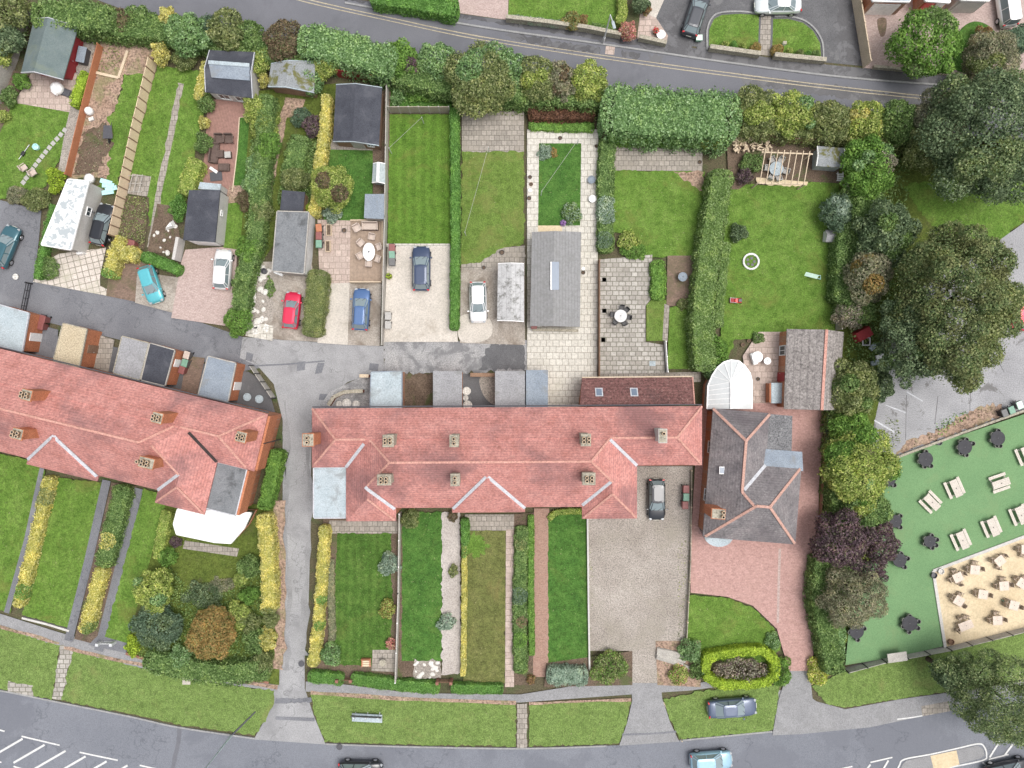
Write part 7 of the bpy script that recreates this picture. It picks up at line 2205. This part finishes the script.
# -- pergola, log pile, garden bits round the long lawn
c = P(784, 168, 0)
root = thing('pergola', 'open timber pergola over the white table set', 'pergola', c)
z = 2.1
mb = MB()
A, B, C_, D = P(764, 152, z), P(811, 154, z), P(805, 184, z), P(758, 183, z)
mb.beam(A + Vector((-.2, 0, 0)), B + Vector((.2, 0, 0)), .12, .12); mb.build('beam', M['rawtimber'], root)
mb = MB(); mb.beam(D, C_, .12, .12); mb.build('beam', M['rawtimber'], root)
for i in range(8):
    t = .03 + i / 7 * .94
    mb = MB(); mb.beam(A.lerp(B, t) + Vector((0, .25, .1)), D.lerp(C_, t) + Vector((0, -.1, .1)), .07, .1); mb.build('rafter', M['rawtimber'], root)
for q in (A, B, C_, D):
    mb = MB(); mb.box((q.x, q.y, (z - .12) / 2), (.12, .12, z - .124)); mb.build('post', M['rawtimber'], root)
round_table('round_table', 'white round metal table under the pergola', 776, 169, .7, 'feltpale', group='patio tables')
kk = None
for a in (115, 62, 175, -15, 240, 285):
    lab = 'white metal chair round the table under the pergola'
    if kk is None: kk = chair_proto('metal_chair', lab, 'chair', 'greyseat', 'steel'); q = kk
    else: q = dup(kk, (0, 0, 0), 0, lab)
    q['group'] = 'white metal chairs under the pergola'
    p = P(776, 169, .5); t = math.radians(a); q.location = (p.x + .98 * math.cos(t), p.y + .98 * math.sin(t), .1); q.rotation_euler = (0, 0, t + math.pi)
rg = random.Random(4)
root = thing('log_pile', 'heap of split pale logs by the dark fence', 'log pile', P(749, 146))
mb = MB()
for i in range(90):
    p = P(732 + rg.random() * 36, 140 + rg.random() * 13); t = rg.uniform(0, 6.28); zz = .15 + rg.random() * .6
    d = Vector((math.cos(t), math.sin(t), rg.uniform(-.2, .2))) * .22
    mb.tube((p.x - d.x, p.y - d.y, zz), (p.x + d.x, p.y + d.y, zz + d.z), .09, .08, 5)
lp = mb.build('split_log', M['rawtimber'], root); lp['kind'] = 'stuff'
c = P(838, 178); root = thing('garden_chair', 'white slatted chair at the end of the pergola bed', 'chair', c)
mb = MB()
for i in range(4): mb.box((c.x, c.y - .35 + i * .2, .42), (.55, .14, .05))
mb.build('seat', M['white'], root)
for s in (-1, 1):
    mb = MB(); mb.box((c.x + s * .26, c.y, .55), (.06, .9, .05)); mb.build('arm', M['white'], root)
    for t in (-1, 1):
        mb = MB(); mb.box((c.x + s * .26, c.y + t * .35, .26), (.05, .05, .525)); mb.build('leg', M['white'], root)
c = P(750, 262); root = thing('round_pond', 'round white rimmed pond on the long lawn', 'pond', c)
mb = MB(); mb.lathe((c.x, c.y, .1), [(.84, 0), (.84, .3), (.66, .3), (.64, .1)], 28); mb.build('rim', M['whitewear'], root)
mb = MB(); mb.lathe((c.x, c.y, .2), [(.64, 0), (.64, .02), (.02, .02)], 24); mb.build('water', M['glass'], root)
mb = MB()
for t in range(5): mb.lathe((c.x + .35 * math.cos(t * 1.3), c.y + .35 * math.sin(t * 1.3), .23), [(.16, 0), (.15, .02), (.01, .02)], 8)
mb.build('lily_pad', M['darkgrey'], root)
c = P(737, 301); root = thing('lawn_mower', 'red lawn mower on the long lawn', 'lawn mower', c)
mb = MB(); mb.box((c.x, c.y, .35), (.8, .48, .3), .0, .8); mb.build('body', M['redplastic'], root, bevel=.05)
mb = MB(); mb.box((c.x + .15, c.y, .56), (.35, .3, .14)); mb.build('engine', M['darkgrey'], root, bevel=.03)
mb = MB(); mb.box((c.x - .62, c.y, .38), (.45, .5, .32)); mb.build('grass_box', M['redcloth'], root, bevel=.05)
mb = MB()
for s in (-1, 1): mb.tube((c.x - .1, c.y + s * .22, .4), (c.x - .95, c.y + s * .22, .95), .02)
mb.tube((c.x - .95, c.y - .22, .95), (c.x - .95, c.y + .22, .95), .02); mb.build('handle', M['steel'], root)
for s in (-1, 1):
    for t in (-1, 1):
        mb = MB(); mb.tube((c.x + t * .3, c.y + s * .23, .22), (c.x + t * .3, c.y + s * .28, .22), .12); mb.build('wheel', M['rubber'], root)
c = P(812, 276); root = thing('toy_slide', 'mint green plastic slide on the long lawn', 'slide', c)
mb = MB(); mb.beam(P(804, 273.5, .15), P(818, 277, 1.05), .42, .06); mb.build('chute', M['mint'], root)
mb = MB()
for s in (-1, 1):
    a_ = P(820.5, 277.5 + s * 1.8, 0)
    mb.tube((a_.x, a_.y, .1), P(818, 277 + s * 1.6, 1.1), .04)
mb.tube(P(820.5, 276, .4), P(820.5, 279, .4), .03); mb.build('ladder', M['aqua'], root)
c = P(828, 238); root = thing('play_house', 'small grey play house at the lawn edge', 'play house', c)
mb = MB(); mb.box((c.x, c.y, .55), (1.2, 1.0, 1.0), -.1); mb.build('wall', M['whitewear'], root)
mb = MB(); w2 = .7
for s in (-1, 1): mb.grid([[Vector((c.x - w2, c.y, 1.45)), Vector((c.x + w2, c.y, 1.45)), Vector((c.x + w2, c.y, 1.4)), Vector((c.x - w2, c.y, 1.4))], [Vector((c.x - w2, c.y + s * .6, 1.05)), Vector((c.x + w2, c.y + s * .6, 1.05)), Vector((c.x + w2, c.y + s * .6, 1.0)), Vector((c.x - w2, c.y + s * .6, 1.0))]])
mb.build('roof', M['feltgrey'], root)
c = P(775, 393, 1.2); root = thing('garden_cupboard', 'orange timber cupboard with a pale blue top by the garage', 'cupboard', Vector((c.x, c.y, .1)))
mb = MB(); mb.box((c.x, c.y, .75), (1.2, 1.9, 1.3)); mb.build('body', M['terracotta'], root)
mb = MB(); mb.box((c.x + .12, c.y, 1.44), (1.15, 2.0, .07)); mb.build('lid', M['feltpale'], root)
for (x, y, s, lb) in ((757, 357, .55, 'white round patio table with a cloth on the pink patio'), (767, 361, .36, 'small white stool beside the cloth covered table')):
    round_table('round_table', lb, x, y, s, 'white', group='patio tables')
c = P(752, 359); mb = MB(); mb.box((c.x, c.y, .5), (.5, 1.2, .5), .3); tag(mb.build('folded_cover', M['white'], loc=c, bevel=.1), 'white folded cover hanging beside the round table', 'cover')
c = P(864, 334, 1.0); root = thing('covered_trailer', 'dark red covered trailer under the great oak', 'trailer', Vector((c.x, c.y, 0)))
mb = MB(); mb.box((c.x, c.y, .75), (1.9, 1.2, .9), .5, .8); mb.build('cover', M['redcloth'], root, bevel=.1)
for s in (-1, 1):
    mb = MB(); mb.tube((c.x + s * .5, c.y - s * .8, .3), (c.x + s * .56, c.y - s * .9, .3), .3); mb.build('wheel', M['rubber'], root)
for (x, y, a, m_, lb) in ((862, 342, .3, 'steel', 'grey empty frame below the dark red cover'), (870, 347, .8, 'feltpale', 'pale sack under the great oak'), (877, 357, .3, 'white', 'white sheet nearest the oak trunk'), (872, 363, .2, 'feltpale', 'pale board below the white sheet')):
    c = P(x, y); mb = MB()
    if m_ == 'steel':
        for s in (-1, 1): mb.box((c.x + s * .35, c.y, .9), (.1, .8, .1)); mb.box((c.x, c.y + s * .36, .9), (.6, .1, .1))
    else: mb.box((c.x, c.y, .6), (.8, .45, .25), a)
    tag(mb.build('metal_cage' if m_ == 'steel' else 'junk_sheet', M[m_], loc=c), lb, 'junk')

# -- left gardens: odds and ends
rg = random.Random(2)
for i in range(13):
    t = i / 12
    x, y = 66 - 41 * t - 2 * math.sin(t * 3), 131 + 52 * t
    c = P(x, y); mb = MB(); mb.box((c.x, c.y, .21), (.42, .42, .05), -.7 + rg.uniform(-.15, .15))
    tag(mb.build('stepping_stone', M['greyseat'], loc=c, bevel=.01), 'pale square stepping stone in the diagonal row across the left lawn', 'stepping stone', 'stepping stones across the left lawn')
c = P(57, 88, .6); root = thing('patio_heater_cover', 'crumpled white covered seat on the pinkish patio', 'seat', Vector((c.x, c.y, .1)))
mb = MB(); mb.lathe((c.x, c.y, .1), [(.5, 0), (.62, .4), (.55, .75), (.3, .85), (.03, .8)], 14); mb.build('cover', M['white'], root, smooth=True)
mb = MB(); mb.box((c.x - .3, c.y - .45, .5), (.6, .22, .4), -.7); mb.build('arm', M['white'], root, bevel=.05)
c = P(66, 93); mb = MB(); mb.box((c.x, c.y, .3), (1.4, .8, .25), -.35, .8); tag(mb.build('folded_lounger', M['darkgrey'], loc=c, bevel=.05), 'dark folded lounger beside the crumpled white seat', 'lounger')
c = P(82, 55, .8); root = thing('hot_tub_cover', 'dark grey storage box beside the red summer house front', 'storage box', Vector((c.x, c.y, .1)))
mb = MB(); mb.box((c.x, c.y, .5), (.8, 1.5, .8), -.2); mb.build('body', M['darkgrey'], root, bevel=.05)
mb = MB(); mb.box((c.x, c.y, .94), (.86, 1.56, .07), -.2); mb.build('lid', M['feltblue'], root, bevel=.02)
for i, (x, y) in enumerate(((75, 49), (74, 54), (73, 59))):
    c = P(x, y, .4); mb = MB(); mb.box((c.x, c.y, .3), (.22, .22, .4)); tag(mb.build('white_pot', M['white'], loc=c), ('top', 'middle', 'bottom')[i] + ' one of three white pots on the red summer house front', 'pot', 'white pots on the summer house front')
c = P(85, 34); mb = MB(); mb.lathe((c.x, c.y, .1), [(.25, 0), (.4, .45), (.34, .46), (.25, .2), (.02, .2)], 14, 1, 1); tag(mb.build('clay_planter', M['terracotta'], loc=c), 'pinkish clay planter at the corner of the summer house', 'planter')
c = P(33, 54); mb = MB(); mb.tube((c.x - .4, c.y - .6, .3), (c.x + .3, c.y + .7, .3), .05); mb.box((c.x - .1, c.y - .1, .3), (.25, .5, .3), -.5)
c = P(26, 153); root = thing('garden_strimmer', 'black strimmer lying on the left lawn', 'strimmer', c)
mb = MB(); mb.tube((c.x - .55, c.y - .7, .25), (c.x + .5, c.y + .75, .25), .035); mb.build('shaft', M['steel'], root)
mb = MB(); mb.box((c.x - .1, c.y - .15, .3), (.3, .5, .2), -.6); mb.build('engine', M['black'], root, bevel=.04)
c = P(38, 148); mb = MB(); mb.lathe((c.x, c.y, .15), [(.3, 0), (.32, .3), (.26, .32), (.2, .1), (.02, .1)], 14); tag(mb.build('garden_bucket', M['aqua'], loc=c), 'pale aqua bucket beside the strimmer', 'bucket')
for (x, y, lb) in ((27, 169, 'white topped garden chair on the left lawn'), (36, 174, 'slatted grey garden chair beside the stepping stones')):
    q = dup(cc, P(x, y, .4), .6, lb); q['group'] = 'chairs on the left lawn'
c = P(92, 113); mb = MB(); mb.lathe((c.x, c.y, .1), [(.35, 0), (.42, .5), (.3, .75), (.04, .8)], 10); tag(mb.build('rubble_sack', M['white'], loc=c, smooth=True), 'white rubble sack by the terracotta fence', 'sack')
c = P(93, 120); mb = MB(); mb.box((c.x, c.y, .25), (.5, .35, .25), .3); tag(mb.build('garden_crate', M['stonewhite'], loc=c), 'pale crate below the white rubble sack', 'crate')
c = P(111, 134); root = thing('wheelbarrow', 'black wheelbarrow lying on the edge of the bare soil', 'wheelbarrow', c)
mb = MB(); mb.grid([[Vector((c.x + a, c.y + b, z_)) for a, b in ((-s, -s * 1.3), (s, -s * 1.3), (s * .8, s * 1.3), (-s * .8, s * 1.3))] for s, z_ in ((.3, .3), (.5, .62))], cap=True); mb.build('tray', M['darkgrey'], root)
mb = MB()
for s in (-1, 1): mb.tube((c.x + s * .3, c.y + 1.0, .45), (c.x + s * .12, c.y - .8, .25), .03)
mb.build('handle', M['black'], root)
mb = MB(); mb.tube((c.x - .05, c.y - .85, .28), (c.x + .05, c.y - .85, .28), .2); mb.build('wheel', M['rubber'], root)
c = P(110, 188); root = thing('plastic_sheet', 'aqua plastic sheets piled above the black hatchback', 'plastic sheet', c)
mb = MB()
for i in range(4): mb.box((c.x + rg.uniform(-.3, .3), c.y - .5 + i * .33, .3 + i * .05), (1.2, .45, .06), rg.uniform(-.3, .3))
mb.build('sheet', M['aqua'], root)
c = P(92, 180); mb = MB(); mb.lathe((c.x, c.y, .1), [(.45, 0), (.5, .5), (.25, .7), (.03, .7)], 9); tag(mb.build('rubble_sack', M['white'], loc=c, smooth=True), 'white rubble sack at the corner of the peeling garage', 'sack')
c = P(84, 253); mb = MB(); mb.box((c.x, c.y, .5), (.6, .5, .7), .2); tag(mb.build('gas_meter_box', M['white'], loc=c), 'small white box at the foot of the peeling garage', 'box')
# cold frame in the vegetable bed
c = P(138, 185); root = thing('trellis_frame', 'grey trellis frame in the slabbed vegetable bed', 'trellis', c)
mb = MB()
for s in (-.5, 0, .5): mb.tube((c.x + s - .2, c.y - .9, .5), (c.x + s + .2, c.y + .9, .5), .04)
for s in (-.8, 0, .8): mb.tube((c.x - .7, c.y + s, .55), (c.x + .7, c.y + s, .55), .03)
mb.build('lattice', M['greywood'], root)
c = P(172, 228); root = thing('cloche', 'white folded frame beside the round green bush', 'frame', c)
mb = MB(); mb.grid([[(c.x - .6, c.y - .3, .1), (c.x + .6, c.y + .1, .1), (c.x + .2, c.y + .8, .1)], [(c.x - .3, c.y - .1, .7), (c.x + .3, c.y + .1, .7), (c.x + .1, c.y + .4, .7)]]); mb.build('cover', M['white'], root)
# side walls of the garage above the pink drive
garden_wall('wall', 'pale render wall at the left of the pink block drive', [(184, 240), (180, 262)], 1.5, .3, 'render', None, W_)
# striped-lawn washing line and posts
for (a, b, lb) in (((577, 145), (541, 196), 'washing line across the small dark lawn'), ((489, 153), (466, 236), 'washing line across the olive lawn'), ((424, 124), (392, 154), 'washing line across the striped lawn')):
    A, B = P(*a), P(*b)
    root = thing('washing_line', lb, 'washing line', A, 'washing lines')
    for q in (A, B):
        mb = MB(); mb.tube((q.x, q.y, 0), (q.x, q.y, 1.9), .035); mb.build('post', M['steel'], root)
    mb = MB(); mb.tube((A.x, A.y, 1.85), (B.x, B.y, 1.85), .014, n=5); mb.build('line', M['greyseat'], root)
# pots and little things
for (x, y, m_, r, lb) in ((560, 139, 'black', .2, 'black pot at the top of the white paving'), (596, 147, 'black', .18, 'black pot by the grey green border'), (592, 200, 'white', .38, 'white bird bath dish on the white paving'), (591, 181, 'feltblue', .4, 'blue grey round mat on the white paving'),
                          (530, 178, 'darkgrey', .2, 'dark pot in the row left of the small lawn, uppermost'), (531, 185, 'brownwood', .2, 'brown pot in the row left of the small lawn'), (530, 191, 'white', .2, 'white pot in the row left of the small lawn'), (529, 199, 'darkgrey', .22, 'dark pot in the row left of the small lawn, lowest'),
                          (502, 253, 'black', .25, 'black pot on the slabs above the mossy garage'), (484, 268, 'darkgrey', .2, 'dark pot above the white hatchback'), (583, 269, 'white', .18, 'white pot at the right side of the corrugated garage'), (583, 273, 'black', .2, 'black pot at the right side of the corrugated garage'),
                          (608, 154, 'feltblue', .4, 'blue cover at the corner of the slab terrace'), (699, 163, 'black', .2, 'black pot at the right of the slab terrace'), (340, 404, 'stonewhite', .32, 'left round white pot inside the curved yard wall'), (348, 403, 'stonewhite', .45, 'largest round white pot inside the curved yard wall'), (357, 404, 'stonewhite', .36, 'right round white pot inside the curved yard wall'),
                          (467, 391, 'stonewhite', .42, 'upper round white pot in the narrow yard'), (466, 398, 'stonewhite', .28, 'middle small white pot in the narrow yard'), (468, 405, 'stonewhite', .46, 'lower round white pot in the narrow yard'), (742, 345, 'brownwood', .2, 'upper brown pot at the pink patio edge'), (748, 341, 'brownwood', .18, 'second brown pot at the pink patio edge'),
                          (757, 379, 'darkgrey', .2, 'dark pot in the middle of the pink patio'), (249, 397, 'feltpale', .4, 'left pale round pot in the corner house yard'), (261, 399, 'feltpale', .42, 'right pale round pot in the corner house yard'), (655, 33, 'pink_', .3, 'pot of red flowers across the road'), (660, 37, 'white', .45, 'white square topped pot by the sloping path'),
                          (40, 337, 'white', .4, 'white machine lid in the dark yard'), (390, 277, 'lime_', .3, 'small yellow plant pot on the concrete drive'), (345, 231, 'darkgrey', .24, 'dark square pot on the pinkish patio')):
    c = P(x, y)
    lm = None
    if m_ in ('pink_', 'lime_'):
        lm = 'red' if m_ == 'pink_' else 'lime'; m_ = 'brownwood'
    root = thing('plant_pot', lb, 'pot', Vector((c.x, c.y, .1)), 'garden pots')
    hgt = min(.5, r * 1.1)
    mb = MB(); mb.lathe((c.x, c.y, .1), [(r * .75, 0), (r, hgt), (r * .86, hgt + .005), (r * .8, hgt - .1)], 16); mb.build('pot', M[m_], root)
    mb = MB(); mb.lathe((c.x, c.y, .1), [(r * .84, hgt - .08), (r * .8, hgt - .06), (.02, hgt - .05)], 14); mb.build('soil', M['soil' if m_ in ('black', 'brownwood', 'darkgrey') else m_], root)
    if lm:
        C, Nn = blob_points([(0, 0, hgt + .15, r * 1.1, r * 1.1, .25)], 90)
        link_mesh('foliage', leaf_mesh('foliage', C, Nn, .14), LEAF[lm], root)
for (x, y, lb) in ((698, 40, 'pale green recycling box behind the dark grey estate car'), (783, 45, 'small white sign box beside the largest orange ball')):
    c = P(x, y); root = thing('recycling_box', lb, 'box', Vector((c.x, c.y, .1)))
    w2 = .55 if 'green' in lb else .3
    mb = MB(); mb.box((c.x, c.y, .3), (w2, w2 * .9, .4), 0, 1.1); mb.build('body', M['bingreen' if 'green' in lb else 'white'], root, bevel=.03)
    mb = MB(); mb.box((c.x, c.y, .53), (w2 * 1.12, w2, .05)); mb.build('lid', M['mint' if 'green' in lb else 'stone'], root)
# stones
rg = random.Random(9)
for (x0, y0, x1, y1, n, s0, lb, gp) in ((253, 268, 272, 322, 26, .32, 'pale rounded stone in the rockery beside the red hatchback', 'rockery stones'), (415, 661, 440, 677, 22, .22, 'white stone at the foot of the bright front lawn', 'white stones by the gravel path'), (152, 226, 180, 254, 12, .22, 'scattered pale stone on the brown bed above the turquoise car', 'stones on the brown bed')):
    proto = None
    for i in range(n):
        p = P(rg.uniform(x0, x1), rg.uniform(y0, y1)); s = s0 * rg.uniform(.6, 1.5)
        if proto is None:
            mb = MB(); mb.lathe((0, 0, 0), [(.5, 0), (1, .25), (.8, .6), (.1, .72)], 7, 1, .8)
            proto = mb.build('garden_stone', M['stonewhite'], bevel=.12); o = proto
        else: o = proto.copy(); COL.objects.link(o)
        o.location = (p.x, p.y, .15); o.scale = (s, s, s * .8); o.rotation_euler = (0, 0, rg.uniform(0, 6))
        tag(o, lb, 'stone', gp)
for i, (x, y) in enumerate(((258, 326), (262, 320), (267, 328), (256, 331))):
    c = P(x, y); mb = MB(); mb.box((c.x, c.y, .24), (.7, .55, .06), i * .6)
    tag(mb.build('loose_slab', M['stonewhite'], loc=c), 'loose white slab at the lane end of the rockery', 'slab', 'loose white slabs')
c = P(668, 657); root = thing('tree_stump', 'long grey weathered tree stump beside the gravel drive mouth', 'tree stump', c)
a_, b_ = P(656, 652), P(688, 660)
mb = MB()
for k in range(5):
    o_ = Vector((0, (k - 2) * .28, 0))
    mb.tube(Vector((a_.x, a_.y, .3 + .08 * (k % 2))) + o_ * .6, Vector((b_.x, b_.y, .3)) + o_ * 1.1 + Vector((rg.uniform(-.6, .3), 0, .12)), .28, .16, 7)
mb.build('trunk', M['greywood'], root)
c = P(367, 661); root = thing('timber_armchair', 'small orange timber seat at the foot of the dark striped lawn', 'seat', c)
mb = MB()
for i in range(4): mb.box((c.x, c.y - .3 + i * .2, .42), (.9, .15, .05))
mb.build('seat', M['beigefence'], root)
for s in (-1, 1):
    mb = MB(); mb.box((c.x + s * .4, c.y, .3), (.08, .8, .55)); mb.build('arm', M['terracotta'], root)
mb = MB(); mb.box((c.x, c.y + .42, .6), (.9, .06, .5)); mb.build('backrest', M['terracotta'], root)
c = P(384, 660); mb = MB(); mb.lathe((c.x, c.y, .12), [(.3, 0), (.1, .1), (.1, .6), (.36, .7), (.3, .72), (.03, .66)], 12); tag(mb.build('bird_bath', M['stone'], loc=c), 'stone bird bath on the small slab square', 'bird bath')
# decking planters on the pinkish patio
for (x, y, lb) in ((330, 231, 'upper timber planter trough on the pinkish patio'), (329, 247, 'lower timber planter trough on the pinkish patio')):
    c = P(x, y); root = thing('planter_trough', lb, 'planter', c, 'planter troughs')
    mb = MB()
    for s in (-1, 1): mb.box((c.x + s * .22, c.y, .3), (.06, 1.1, .45)); mb.box((c.x, c.y + s * .52, .3), (.38, .06, .449))
    mb.build('side', M['rawtimber'], root)
    mb = MB(); mb.box((c.x, c.y, .35), (.376, .976, .2)); mb.build('soil', M['soil'], root)
c = P(280, 274); mb = MB(); mb.box((c.x, c.y, .4), (.9, .3, .3), -.4); tag(mb.build('drain_pipe', M['white'], loc=c), 'white pipe lying at the corner of the worn grey garage', 'pipe')
c = P(266, 272); mb = MB(); mb.lathe((c.x, c.y, .1), [(.25, 0), (.3, .6), (.26, .6), (.2, .3), (.02, .3)], 12); tag(mb.build('water_butt', M['darkgrey'], loc=c), 'dark water butt left of the worn grey garage', 'water butt')
